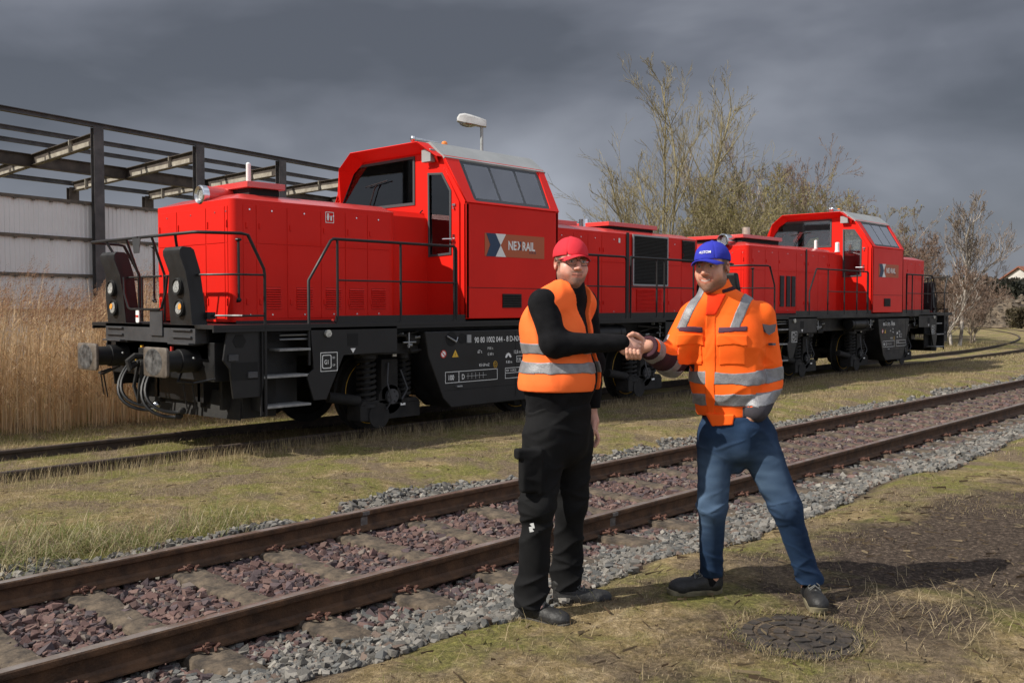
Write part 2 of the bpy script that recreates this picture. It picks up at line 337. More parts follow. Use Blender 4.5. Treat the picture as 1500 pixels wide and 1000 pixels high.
# ------------------------------------------------------------------ sleepers with spring clips
M_conc = mat('weathered_sleeper_concrete', (.030, .023, .017), .95, base2=(.125, .094, .064), vscale=11, bump=1, bscale=38, lo=.36, hi=.64, detail=9)
M_clip = mat('rusty_spring_clip', (.075, .030, .018), .75, var=.5, vscale=40, bump=.4)
def sleeper_mesh():
    b = MB(); n = 26; loops = []
    for i in range(n+1):
        y = -1.30+2.6*i/n; w = .112-.02*math.exp(-(y/.35)**2)+.006*math.sin(i*2.3); zt = -.150-.018*math.exp(-(y/.4)**2)+.004*math.sin(i*3.7+1)
        zt -= .02*(abs(y) > 1.24)
        loops.append([(-w-.02, y, -.30), (-w, y, zt-.012), (-w+.018, y, zt), (w-.018, y, zt+.003*math.sin(i*5)), (w, y, zt-.012), (w+.02, y, -.30)])
    b.loft(loops); return b
def clip_mesh(s_):
    """W-shaped spring clip: two loops hugging the rail foot, a bolt between them"""
    b = MB()
    for q in (-1, 1):
        pts = [(q*.015, s_*.012, .030), (q*.022, s_*-.025, .034), (q*.042, s_*-.045, .020), (q*.062, s_*-.030, .012), (q*.066, s_*.010, .026), (q*.050, s_*.045, .036), (q*.030, s_*.040, .022), (q*.020, s_*.062, .010)]
        b.tube(pts, .0075, 6)
    b.cyl((0, s_*.010, -.005), (0, s_*.010, .048), .012, n=6); b.cyl((0, s_*.010, .022), (0, s_*.010, .030), .024, n=8)
    return b
smesh = sleeper_mesh(); s0 = None; clips = []
SX0 = 2.54
ordn = ['second', 'third', 'fourth', 'fifth', 'sixth', 'seventh', 'eighth', 'ninth', 'tenth']
def sl_label(k):
    if k == 0: return 'weathered concrete sleeper cut by the bottom edge, nearest the left corner of the photo'
    if k < 10: return f'weathered concrete sleeper of the front track, {ordn[k-1]} from the left edge of the photo'
    return 'weathered concrete sleeper of the front track, one of those beyond the two men'
for k in range(60):
    X = SX0+.695*(k-2)
    if k == 0:
        s0 = smesh.build('sleeper', M_conc, bevel=.006); o = s0
        for yo, s_ in ((-.75, -1), (-.75, 1), (.75, -1), (.75, 1)):
            c = clip_mesh(s_).build('rail_clip', M_clip, s0); c.location = (0, yo+s_*.098, -.152); clips.append(c)
    else:
        o = s0.copy(); COL.objects.link(o)
        if k < 22:
            for c in clips:
                d = c.copy(); COL.objects.link(d); d.parent = o; d.rotation_euler = (0, 0, random.uniform(-.08, .08))
    o.location = (X, 5.385+random.uniform(-.012, .012), random.uniform(-.006, .004)); o.rotation_euler = (random.uniform(-.004, .004), 0, random.uniform(-.012, .012))
    tag(o, sl_label(k), 'railway sleeper', 'concrete sleepers under the front track')

# ------------------------------------------------------------------ ballast
def hull(seed, flat=.75):
    r_ = random.Random(seed); bm = bmesh.new()
    ex, ey, ez = r_.uniform(.6, .95), r_.uniform(.5, .75), r_.uniform(.35, .6)
    for a in (-1, 1):
        for c in (-1, 1):
            for e in (-1, 1):
                bm.verts.new((a*ex*r_.uniform(.45, 1.25), c*ey*r_.uniform(.45, 1.25), e*ez*r_.uniform(.45, 1.3)))
    for _ in range(2): bm.verts.new((r_.uniform(-.5, .5), r_.uniform(-.6, .6), r_.choice((-1, 1))*ez*1.2))
    res = bmesh.ops.convex_hull(bm, input=bm.verts); 
    bmesh.ops.delete(bm, geom=[g for g in res['geom_interior'] if isinstance(g, bmesh.types.BMVert)], context='VERTS')
    bm.verts.index_update(); V = np.array([v.co[:] for v in bm.verts]); F = np.array([[v.index for v in f.verts] for f in bm.faces if len(f.verts) == 3]); bm.free()
    return V, F
HULLS = [hull(i) for i in range(14)]
def scatter_stones(X, Y, Z, rad, colors):
    n = len(X); V = []; F = []; C = []; base = 0; which = rng.integers(0, len(HULLS), n)
    for h, (hv, hf) in enumerate(HULLS):
        idx = np.where(which == h)[0]
        if not len(idx): continue
        a = rng.uniform(0, 2*PI, len(idx)); t = rng.normal(0, .45, len(idx)); u = rng.uniform(0, 2*PI, len(idx))
        def rot(ax, an):
            c = np.cos(an); s_ = np.sin(an); z = np.zeros_like(c); o = np.ones_like(c)
            return np.stack({'z': [c, -s_, z, s_, c, z, z, z, o], 'x': [o, z, z, z, c, -s_, z, s_, c]}[ax], -1).reshape(-1, 3, 3)
        M = rot('z', a) @ rot('x', t) @ rot('z', u)
        p = np.einsum('nij,vj->nvi', M, hv)*rad[idx][:, None, None]+np.stack([X, Y, Z], -1)[idx][:, None, :]
        V.append(p.reshape(-1, 3)); F.append((hf[None]+base+(np.arange(len(idx))*len(hv))[:, None, None]).reshape(-1, 3))
        C.append(np.repeat(colors[idx], len(hv), 0)); base += len(idx)*len(hv)
    return np.concatenate(V), np.concatenate(F), np.concatenate(C)
M_stone = mat('crushed_stone', (.2, .2, .2), .88, attr=True, bump=.35, bscale=120, spec=.3)
def near_sleeper(X, Y):
    k = np.abs(((X-SX0)/.695+.5) % 1-.5)*.695
    return (k < .135) & (np.abs(Y-5.385) < 1.27)
def stones(name, label, reg, cols, wts, scale=1.0):
    Xs = []; Ys = []; Zs = []; Rs = []
    for x0, x1, y0, y1, dens, r0, r1, zoff in reg:
        n = int((x1-x0)*(y1-y0)*dens); x = rng.uniform(x0, x1, n); y = rng.uniform(y0, y1, n)
        keep = ~(near_sleeper(x, y) & (rng.random(n) > .38)); keep &= (np.abs(y-4.635) > .03) & (np.abs(y-6.135) > .03)
        if y0 < 4: keep &= y > 3.17+.22*vnoise(x, x*0, 1.1, 9)+.10*vnoise(x, y*3, 4, 4)
        if y1 > 6.4: keep &= y < 6.93+.20*vnoise(x, x*0, .8, 11)+.12*vnoise(x, y*3, 4, 4)
        x = x[keep]; y = y[keep]; r_ = rng.uniform(r0, r1, len(x))*rng.choice([1, 1, 1.1, 1.45, .7], len(x))
        Xs.append(x); Ys.append(y); Rs.append(r_); Zs.append(gh(x, y)+zoff+rng.uniform(-.35, .55, len(x))*r_)
    X = np.concatenate(Xs); Y = np.concatenate(Ys); Z = np.concatenate(Zs); Rr = np.concatenate(Rs)
    c = np.array(cols)[rng.choice(len(cols), len(X), p=wts)]*rng.uniform(.7, 1.3, (len(X), 1))
    V, F, C = scatter_stones(X, Y, Z, Rr, c)
    return tag(np_mesh(name, V, F, M_stone, col=C), label, 'ballast', kind='stuff')
RED = [(.105, .062, .055), (.080, .058, .060), (.135, .085, .072), (.060, .048, .050), (.16, .13, .11)]
GREY = [(.150, .140, .125), (.105, .105, .10), (.20, .185, .162), (.075, .070, .062), (.125, .092, .074)]
stones('red_ballast', 'reddish brown crushed stone between the rails of the front track', [
    (.6, 9, 4.66, 6.12, 1350, .019, .034, .014), (9, 18, 4.66, 6.12, 900, .022, .034, .012), (18, 36, 4.66, 6.12, 350, .03, .045, .01),
    (.6, 9, 4.25, 4.60, 1000, .018, .031, .012), (9, 20, 4.2, 4.6, 500, .022, .034, .01)], RED, [.34, .24, .22, .12, .08])
stones('grey_ballast', 'loose grey crushed stone along both outer sides of the front track', [
    (.8, 9, 2.9, 4.62, 1500, .014, .028, .010), (9, 18, 2.95, 4.58, 700, .022, .034, .008), (18, 40, 3.0, 4.58, 260, .03, .045, .01),
    (.8, 9, 6.15, 7.15, 1100, .018, .033, .010), (9, 18, 6.2, 7.15, 750, .022, .034, .01), (18, 45, 6.2, 7.1, 320, .03, .05, .01),
    (2, 30, 7.1, 9.6, 1.5, .012, .03, 0), (3, 12, .9, 2.9, 30, .003, .011, 0)], GREY, [.36, .24, .2, .1, .1])

# ------------------------------------------------------------------ grasses
M_blade = mat('grass_blades', (.1, .1, .03), .75, attr=True, spec=.2)
def translucent(m, f):
    nt = m.node_tree; L = nt.links.new; b = nt.nodes['Principled BSDF']; t = nt.nodes.new('ShaderNodeBsdfTranslucent'); mx = nt.nodes.new('ShaderNodeMixShader'); mx.inputs[0].default_value = f
    L(b.inputs['Base Color'].links[0].from_socket, t.inputs[0]); L(b.outputs[0], mx.inputs[1]); L(t.outputs[0], mx.inputs[2]); L(mx.outputs[0], nt.nodes['Material Output'].inputs['Surface'])
translucent(M_blade, .48)
def blades(X, Y, Z, Hh, W, lean, cols, cidx, curl=.6, az=None):
    n = len(X); a = rng.uniform(0, 2*PI, n) if az is None else az
    dx = np.cos(a); dy = np.sin(a); px = -dy; py = dx; P = []
    for t, wf in ((0, 1), (.5, .8)):
        for s_ in (-1, 1):
            off = lean*(t**1.5); P.append(np.stack([X+dx*off*Hh+s_*px*W*wf/2, Y+dy*off*Hh+s_*py*W*wf/2, Z+Hh*(t*np.sqrt(np.clip(1-(lean*curl*t)**2*.6, .05, 1)))], -1))
    P.append(np.stack([X+dx*lean*Hh, Y+dy*lean*Hh, Z+Hh*np.sqrt(np.clip(1-(lean*curl)**2*.9, .02, 1))], -1))
    V = np.stack(P, 1).reshape(-1, 3); b = np.arange(n)[:, None]*5
    F4 = b+np.array([[0, 1, 3, 2]]); F3 = b+np.array([[2, 3, 4]])
    C = np.repeat(np.array(cols)[cidx]*rng.uniform(.75, 1.25, (n, 1)), 5, 0)
    return V, F4, F3, C
def grass(name, label, sets, cat='grass'):
    VV = []; A = []; B = []; CC = []; base = 0
    for V, F4, F3, C in sets:
        VV.append(V); A.append(F4+base); B.append(F3+base); CC.append(C); base += len(V)
    return tag(np_mesh(name, np.concatenate(VV), [np.concatenate(A), np.concatenate(B)], M_blade, col=np.concatenate(CC)), label, cat, kind='stuff')
STRAW = [(.42, .34, .20), (.33, .26, .15), (.50, .41, .26), (.22, .16, .09), (.19, .185, .06), (.27, .25, .09)]
def gset(x0, x1, y0, y1, dens, h0, h1, w, p, lean=(.2, 1.2), mask=None):
    n = int((x1-x0)*(y1-y0)*dens); x = rng.uniform(x0, x1, n); y = rng.uniform(y0, y1, n); k = np.ones(n, bool) if mask is None else mask(x, y)
    x = x[k]; y = y[k]; n = len(x)
    return blades(x, y, gh(x, y)-.004, rng.uniform(h0, h1, n), rng.uniform(.6, 1.3, n)*w, rng.uniform(*lean, n), STRAW, rng.choice(6, n, p=p))
MID = [.24, .22, .12, .16, .13, .13]; DRY = [.28, .26, .18, .2, .04, .04]
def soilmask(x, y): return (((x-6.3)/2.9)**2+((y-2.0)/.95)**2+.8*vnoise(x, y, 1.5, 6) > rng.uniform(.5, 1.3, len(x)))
def tuft(x, y): return (vnoise(x, y, 1.2, 8)+.6*vnoise(x, y, 3.5, 12) > rng.uniform(-.9, .9, len(x)))
sets = [gset(1.5, 12, 6.95, 10.0, 3300, .010, .034, .0035, MID, mask=tuft, lean=(.4, 1.5)), gset(12, 30, 6.95, 9.9, 900, .02, .07, .006, DRY, mask=tuft),
        gset(1.5, 30, 7.4, 9.95, 60, .04, .10, .004, DRY, lean=(.5, 1.5)), gset(2, 30, 9.3, 10.05, 500, .06, .20, .004, DRY, lean=(.05, .7)),
        gset(2, 12, 10.3, 11.6, 700, .02, .09, .004, MID), gset(.5, 14, 11.8, 14, 900, .02, .09, .005, MID), gset(14, 45, 12.2, 17, 120, .04, .16, .012, MID),
        gset(30, 60, 6.9, 9.9, 150, .03, .1, .014, DRY)]
grass('short_grass', 'short patchy green and straw coloured grass between and behind the tracks', sets)
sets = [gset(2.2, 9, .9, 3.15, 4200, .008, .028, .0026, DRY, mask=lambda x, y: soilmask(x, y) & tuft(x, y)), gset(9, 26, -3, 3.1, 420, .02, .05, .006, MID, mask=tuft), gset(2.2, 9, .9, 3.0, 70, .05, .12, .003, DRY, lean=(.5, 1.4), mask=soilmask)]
x = rng.normal(4.85, .33, 380); y = rng.normal(1.62, .22, 380)   # dead tuft by the drain cover
sets.append(blades(x, y, gh(x, y), rng.uniform(.03, .11, 380), np.full(380, .003), rng.uniform(.8, 2.0, 380), STRAW, rng.choice(3, 380)))
a_ = rng.uniform(0, 2*PI, 900); r_ = .30+rng.normal(0, .025, 900); x = 4.08+r_*np.cos(a_); y = 2.0+r_*np.sin(a_)
sets.append(blades(x, y, gh(x, y), rng.uniform(.015, .05, 900), np.full(900, .003), rng.uniform(.5, 1.6, 900), STRAW, rng.choice(6, 900)))
grass('dry_grass', 'thin dry grass and moss on the ground where the men stand', sets)
sets = []
for cx, cy, s_ in ((2.5, 7.0, .9), (2.95, 7.1, .8), (3.3, 6.95, .7), (2.2, 7.3, .7), (3.75, 7.05, .5), (4.15, 7.0, .45), (2.75, 7.5, .4), (1.9, 7.2, .8)):
    n = int(420*s_); x = rng.normal(cx, .17, n); y = rng.normal(cy, .13, n)
    sets.append(blades(x, y, gh(x, y)-.01, rng.uniform(.10, .30, n)*s_**.5, np.full(n, .005), rng.uniform(.4, 1.8, n), [(.46, .38, .23), (.36, .29, .16), (.20, .23, .08), (.15, .18, .05), (.30, .30, .14), (.52, .45, .30)], rng.choice(6, n)))
grass('grass_tufts', 'long tousled green and yellow tufts at the left beside the far rail of the front track', sets)
# fallen straws and stalks lying about
def litter(n, x0, x1, y0, y1):
    x = rng.uniform(x0, x1, n); y = rng.uniform(y0, y1, n); a = rng.uniform(0, PI, n); l = .02+.11*rng.random(n)**3; w = .0011
    z = gh(x, y)+rng.uniform(.008, .025, n); P = []
    for t in (-.5, .5):
        for s_ in (-1, 1): P.append(np.stack([x+np.cos(a)*l*t-np.sin(a)*w*s_, y+np.sin(a)*l*t+np.cos(a)*w*s_, z+t*.02*rng.uniform(-1, 1, n)], -1))
    V = np.stack(P, 1).reshape(-1, 3); F = np.arange(n)[:, None]*4+np.array([[0, 1, 3, 2]])
    return V, F, np.repeat(np.array([(.27, .21, .13), (.18, .135, .085), (.10, .07, .045)])[rng.choice(3, n)], 4, 0)
L1 = litter(1300, 2.4, 9, .9, 3.1); L2 = litter(900, 1.5, 14, 7, 10)
tag(np_mesh('straw_litter', np.concatenate([L1[0], L2[0]]), np.concatenate([L1[1], L2[1]+len(L1[0])]), M_blade, col=np.concatenate([L1[2], L2[2]])), 'broken straws and stalks lying on the ground', 'litter', kind='stuff')

# ------------------------------------------------------------------ drain cover in the ground
M_iron = mat('dirty_cast_iron', (.013, .011, .010), .85, base2=(.060, .045, .033), vscale=13, bump=1, bscale=50, detail=9)
cov = empty('drain_cover', (4.08, 2.0, float(gh(4.08, 2.0))-.008), .3, 'round dirty cast iron drain cover sunk in the ground below the man in jeans', 'drain cover')
b = MB(); b.cyl((0, 0, -.02), (0, 0, .006), .285, n=48)
for rr in (.08, .15, .22):
    k = int(rr*2*PI/.075)
    for i in range(k):
        a0 = 2*PI*i/k+.05; a1 = 2*PI*(i+.78)/k+.05
        if rng.random() < .1: continue
        pts = [(math.cos(a)*q, math.sin(a)*q) for q, aa in ((rr-.022, (a0, (a0+a1)/2, a1)), (rr+.024, (a1, (a0+a1)/2, a0))) for a in aa]
        b.prism(pts, 'z', .004, .014)
b.prism([(math.cos(a)*.035, math.sin(a)*.035) for a in np.linspace(0, 2*PI, 12, endpoint=False)], 'z', .004, .014)
b.build('cover_plate', M_iron, cov, smooth=0)
b = MB(); ring = [[(math.cos(a)*q, math.sin(a)*q, z) for a in np.linspace(0, 2*PI, 48, endpoint=False)] for q, z in ((.290, -.02), (.290, .009), (.302, .007), (.306, -.02))]
b.loft(ring, False, False); b.build('cover_frame', M_iron, cov, smooth=0)
# ------------------------------------------------------------------ steel skeleton of the unfinished hall
M_steel = mat('weathered_grey_steel', (.045, .042, .042), .6, .2, base2=(.095, .088, .085), vscale=3, bump=.15)
M_rsteel = mat('brown_primed_steel', (.035, .027, .022), .7, .1, base2=(.080, .062, .050), vscale=2.5, bump=.2)
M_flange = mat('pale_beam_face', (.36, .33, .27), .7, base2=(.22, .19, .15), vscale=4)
TH = R(12.4); TC = R(85.6)
A1 = Vector((9.67, 21.92)); U = Vector((math.cos(TH), math.sin(TH))); W = Vector((math.cos(TC), math.sin(TC)))
BAY, TOP = 2.935, 5.70
hall = empty('steel_frame_hall', (A1.x, A1.y, 0), 0, 'open roofless steel frame of columns and beams behind the pale corrugated wall', 'steel frame')
def HP(s_, t, z): p = U*s_+W*t; return Vector((p.x, p.y, z))
def ibeam(b, p0, p1, h, w, tf=.016, tw=.012, up=None):
    """H section between two points, web vertical (or along 'up')"""
    p0 = Vector(p0); p1 = Vector(p1); d = (p1-p0).normalized(); up = Vector(up or (0, 0, 1)); sd_ = d.cross(up).normalized(); up = sd_.cross(d)
    for a0, a1, c0, c1 in ((-w/2, w/2, h/2-tf, h/2), (-w/2, w/2, -h/2, -h/2+tf), (-tw/2, tw/2, -h/2+tf, h/2-tf)):
        vs_ = [p+sd_*a+up*c for p in (p0, p1) for a, c in ((a0, c0), (a1, c0), (a1, c1), (a0, c1))]
        b.add(vs_, [(0, 3, 2, 1), (4, 5, 6, 7), (0, 1, 5, 4), (1, 2, 6, 5), (2, 3, 7, 6), (3, 0, 4, 7)])
GR = 'steel columns'
for k in range(-3, 8):
    b = MB(); p = HP(BAY*k, 0, 0); ibeam(b, p+Vector((0, 0, -.3)), p+Vector((0, 0, TOP)), .22, .22, up=(W.x, W.y, 0)); b.build('column', M_steel, hall, smooth=0)
    b = MB(); p = HP(BAY*k, 9.4, 0); ibeam(b, p+Vector((0, 0, -.3)), p+Vector((0, 0, TOP-.22)), .30, .30, up=(W.x, W.y, 0)); b.build('column', M_rsteel, hall, smooth=0)
    # roof beam across the bay, with pale lower web and stiffeners
    b = MB(); p0 = HP(BAY*k, .14, TOP-.25); p1 = HP(BAY*k, 9.3, TOP-.20); ibeam(b, p0, p1, .29, .15); beam = b.build('roof_beam', M_rsteel, hall, smooth=0)
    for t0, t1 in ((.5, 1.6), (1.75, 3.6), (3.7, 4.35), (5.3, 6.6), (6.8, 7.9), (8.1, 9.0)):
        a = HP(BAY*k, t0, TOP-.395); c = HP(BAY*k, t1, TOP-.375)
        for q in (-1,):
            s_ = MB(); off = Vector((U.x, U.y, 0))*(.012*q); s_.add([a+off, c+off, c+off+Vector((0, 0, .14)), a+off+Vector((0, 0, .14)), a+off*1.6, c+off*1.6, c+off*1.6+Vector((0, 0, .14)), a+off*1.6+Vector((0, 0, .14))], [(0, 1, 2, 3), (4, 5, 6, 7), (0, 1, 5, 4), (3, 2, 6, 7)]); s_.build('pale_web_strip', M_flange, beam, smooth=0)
    for t0 in (1.65, 8.0):
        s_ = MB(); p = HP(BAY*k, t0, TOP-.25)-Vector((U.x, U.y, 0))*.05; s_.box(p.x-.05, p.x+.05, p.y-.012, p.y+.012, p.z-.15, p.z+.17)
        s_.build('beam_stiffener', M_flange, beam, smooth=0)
def longi(t, z, h, w, m, name):
    b = MB(); ibeam(b, HP(BAY*-3, t, z), HP(BAY*7.2, t, z), h, w); b.build(name, m, hall, smooth=0)
longi(0, TOP+.05, .11, .12, M_steel, 'eaves_beam'); longi(1.9, TOP+.02, .11, .08, M_steel, 'purlin'); longi(3.5, TOP+.02, .11, .08, M_steel, 'purlin')
longi(4.75, TOP-.24, .34, .18, M_rsteel, 'girder'); longi(6.6, TOP+.02, .13, .09, M_steel, 'purlin'); longi(9.4, TOP-.08, .14, .12, M_steel, 'eaves_beam')
# ------------------------------------------------------------------ corrugated wall
M_corr = mat('grey_white_corrugated_sheet', (.60, .60, .58), .6, .0, base2=(.70, .70, .68), vscale=.8, bump=.1, bscale=10, lo=.3, hi=.7)
M_stain = mat('dark_wall_rail', (.07, .065, .055), .85, base2=(.14, .11, .08), vscale=6)
wall = empty('corrugated_wall', (A1.x, A1.y, 0), 0, 'pale grey corrugated metal wall behind the reeds, at the foot of the steel frame', 'wall')
for z0, z1 in ((-.4, 1.52), (1.56, 2.30), (2.34, 3.13), (3.17, 3.96)):
    V = []; F = []; s_ = BAY*-3.2; i = 0; prof = [(0, 0), (.055, 0), (.065, .012), (.10, .012), (.11, 0)]
    while s_ < BAY*5.2:
        for a, d in prof[:-1]:
            for z in (z0, z1): V.append(tuple(HP(s_+a, .19-d, z)))
        s_ += .11
    n = len(V)//2; F = [(2*j, 2*j+2, 2*j+3, 2*j+1) for j in range(n-1)]
    b = MB(); b.add(V, F); o = b.build('sheet_panel', M_corr, wall, smooth=0); sol = o.modifiers.new('t', 'SOLIDIFY'); sol.thickness = .002
for z in (3.98, 3.15, 2.32, 1.54):
    b = MB(); p0 = HP(BAY*-3.2, .14, z); p1 = HP(BAY*5.2, .14, z); n_ = Vector((W.x, W.y, 0))
    b.add([p+n_*a+Vector((0, 0, c)) for p in (p0, p1) for a, c in ((-.01, -.035), (.08, -.035), (.08, .035), (-.01, .035))], [(0, 3, 2, 1), (4, 5, 6, 7), (0, 1, 5, 4), (1, 2, 6, 5), (2, 3, 7, 6), (3, 0, 4, 7)])
    s_ = BAY*-3.1
    while s_ < BAY*5.1:
        q = HP(s_, .12, z-.055); b.box(q.x-.03, q.x+.03, q.y-.01, q.y+.03, q.z-.012, q.z+.03); s_ += .42
    b.build('wall_rail', M_stain, wall, smooth=0)

# ------------------------------------------------------------------ reeds
def reeds(n, x0, x1, y0, y1, hmin, hmax):
    x = rng.uniform(x0, x1, n); y = y0+(y1-y0)*rng.random(n)**1.3; H_ = rng.uniform(hmin, hmax, n)*(1+.20*vnoise(x, y, 1.6, 3)+.10*vnoise(x, y, 5, 4)); H_ *= rng.choice([1, 1, 1, .8, .55], n)
    a = rng.normal(-.3, .9, n); le = rng.uniform(.02, .16, n); z0 = gh(x, y)-.02; V = []; F = []; C = []; base = 0
    dx = np.cos(a)*le; dy = np.sin(a)*le
    def at(t): return np.stack([x+dx*H_*t**2.2, y+dy*H_*t**2.2, z0+H_*t*(1-.05*le)], -1)
    stem = np.array([(.74, .57, .35), (.62, .47, .28), (.82, .67, .46), (.46, .33, .20)])[rng.choice(4, n)]*rng.uniform(.8, 1.2, (n, 1))
    vd = np.array([.68, -.733, 0])  # ribbons turned both ways
    sw = rng.choice([-1, 1], n)[:, None]; wv = np.stack([np.cos(a*3)*.5+.4, -np.abs(np.sin(a*3))*.5-.3, np.zeros(n)], -1); wv /= np.linalg.norm(wv, axis=1)[:, None]
    lev = [0, .33, .66, 1.0]; wd = [.0055, .005, .004, .003]; P = []
    for t, w in zip(lev, wd): P += [at(t)-wv*w/2, at(t)+wv*w/2]
    Vv = np.stack(P, 1).reshape(-1, 3); f = (np.arange(n)*8)[:, None, None]+np.array([[0, 1, 3, 2], [2, 3, 5, 4], [4, 5, 7, 6]])[None]
    V.append(Vv); F.append(f.reshape(-1, 4)); C.append(np.repeat(stem, 8, 0)); base += n*8
    # long dry leaves
    for k in range(2):
        t = rng.uniform(.25, .85, n); p = np.stack([x+dx*H_*t**2.2, y+dy*H_*t**2.2, z0+H_*t], -1); b_ = rng.uniform(0, 2*PI, n); L_ = rng.uniform(.10, .30, n)
        d = np.stack([np.cos(b_), np.sin(b_), np.zeros(n)], -1); s_ = np.stack([-np.sin(b_), np.cos(b_), np.zeros(n)], -1)*.006; up = np.array([0, 0, 1.])
        m1 = p+d*L_[:, None]*.5+up*L_[:, None]*.35; m2 = p+d*L_[:, None]*.95+up*L_[:, None]*rng.uniform(-.2, .35, (n, 1))
        Vv = np.stack([p-s_, p+s_, m1-s_, m1+s_, m2-s_*.3, m2+s_*.3], 1).reshape(-1, 3); f = base+(np.arange(n)*6)[:, None, None]+np.array([[0, 1, 3, 2], [2, 3, 5, 4]])[None]
        V.append(Vv); F.append(f.reshape(-1, 4)); C.append(np.repeat(stem*np.array([1.0, .95, .9])*rng.uniform(.7, 1.1, (n, 1)), 6, 0)); base += n*6
    # feathery heads drooping to one side
    k = np.where((H_ > hmin*.95) & (rng.random(n) > .35))[0]; m = len(k); top = at(1.0)[k]; hd = np.array([.95, -.3, 0])
    for j in range(22):
        t = j/22; c = top+np.array([0, 0, -.05])+np.array([0, 0, 1.])*(.30*t)+hd*(.11*t**1.5)+rng.normal(0, .012, (m, 3)); b_ = rng.uniform(0, 2*PI, m); L_ = rng.uniform(.06, .14, m)*(1.15-t)
        d = np.stack([np.cos(b_)*.5+.45, np.sin(b_)*.5-.1, rng.uniform(.1, .6, m)], -1)*L_[:, None]; s_ = np.stack([-np.sin(b_), np.cos(b_), rng.uniform(-.5, .5, m)], -1)*.0045
        Vv = np.stack([c-s_, c+s_, c+d], 1).reshape(-1, 3); V.append(Vv)
        f3 = base+(np.arange(m)*3)[:, None]+np.array([[0, 1, 2, 2]]); F.append(f3); base += m*3
        C.append(np.repeat(np.array([(.30, .18, .11), (.38, .24, .15), (.22, .13, .08)])[rng.choice(3, m)]*rng.uniform(.8, 1.25, (m, 1)), 3, 0))
    V = np.concatenate(V); C = np.concatenate(C); q = [f for f in F if not (len(f) and f[0, 2] == f[0, 3])]; tr = [f[:, :3] for f in F if (len(f) and f[0, 2] == f[0, 3])]
    return V, [np.concatenate(q), np.concatenate(tr)], C
V, F, C = reeds(10500, 2.2, 12.5, 13.35, 17.0, 1.45, 1.98)
tag(np_mesh('reed_bed', V, F, M_blade, col=C), 'tall dry straw coloured reeds with feathery brown heads in front of the corrugated wall', 'reeds', kind='stuff')

# ------------------------------------------------------------------ yard lamp
M_galv = mat('galvanised_pole', (.36, .37, .36), .5, .4, var=.15, vscale=8)
M_lampw = mat('weathered_white_lamp_housing', (.46, .46, .45), .5, base2=(.26, .26, .25), vscale=7, lo=.5, hi=.75, bump=.1)
M_lens = glass('lamp_lens', (.75, .7, .6), .25)
def place(px, depth, z=0.0):
    """ground point lying 'depth' metres ahead and at bearing of px (of 1500) from the photographer"""
    r_ = (px-750)/1400*depth; return Vector((depth*math.cos(HEAD)+r_*math.sin(HEAD), depth*math.sin(HEAD)-r_*math.cos(HEAD), z))
lp = place(706, 25); lamp = empty('yard_lamp', lp, R(-42), 'weathered white lamp head on a thin grey pole behind the nearer locomotive cab', 'street lamp')
b = MB(); b.cyl((0, 0, -.2), (0, 0, 4.8), .075, .07); b.cyl((0, 0, 4.8), (0, 0, 6.28), .045, .04); b.build('pole', M_galv, lamp)
def lsec(x, w, zt, zb, r=.35): return [(x, -w, zb), (x, -w*.9, zt-.05), (x, -w*.55, zt), (x, w*.55, zt), (x, w*.9, zt-.05), (x, w, zb)]
b = MB(); b.loft([lsec(.12, .09, 6.44, 6.26), lsec(0, .12, 6.48, 6.27), lsec(-.26, .15, 6.56, 6.32), lsec(-.45, .15, 6.60, 6.35), lsec(-.58, .13, 6.58, 6.38), lsec(-.64, .10, 6.49, 6.40)]); b.build('lamp_housing', M_lampw, lamp, bevel=.01)
b = MB(); b.ell((-.34, 0, 6.35), (.24, .12, .10), 16, 10); b.build('lamp_glass', M_lens, lamp)

# ------------------------------------------------------------------ trees
def tubes_np(S, n=4):
    """S: (m,8) p0,p1,r0,r1 -> open tubes"""
    p0 = S[:, :3]; p1 = S[:, 3:6]; d = p1-p0; d /= np.linalg.norm(d, axis=1)[:, None]+1e-9
    a = np.where(np.abs(d[:, 2:3]) < .9, np.array([[0, 0, 1.]]), np.array([[1., 0, 0]])); u = np.cross(a, d); u /= np.linalg.norm(u, axis=1)[:, None]; w = np.cross(d, u); P = []
    for q, r_ in ((p0, S[:, 6]), (p1, S[:, 7])):
        for j in range(n): P.append(q+(u*math.cos(2*PI*j/n)+w*math.sin(2*PI*j/n))*r_[:, None])
    V = np.stack(P, 1).reshape(-1, 3); F = (np.arange(len(S))*2*n)[:, None, None]+np.array([[j, (j+1) % n, n+(j+1) % n, n+j] for j in range(n)])[None]
    return V, F.reshape(-1, 4)
SEGCAP = 42000
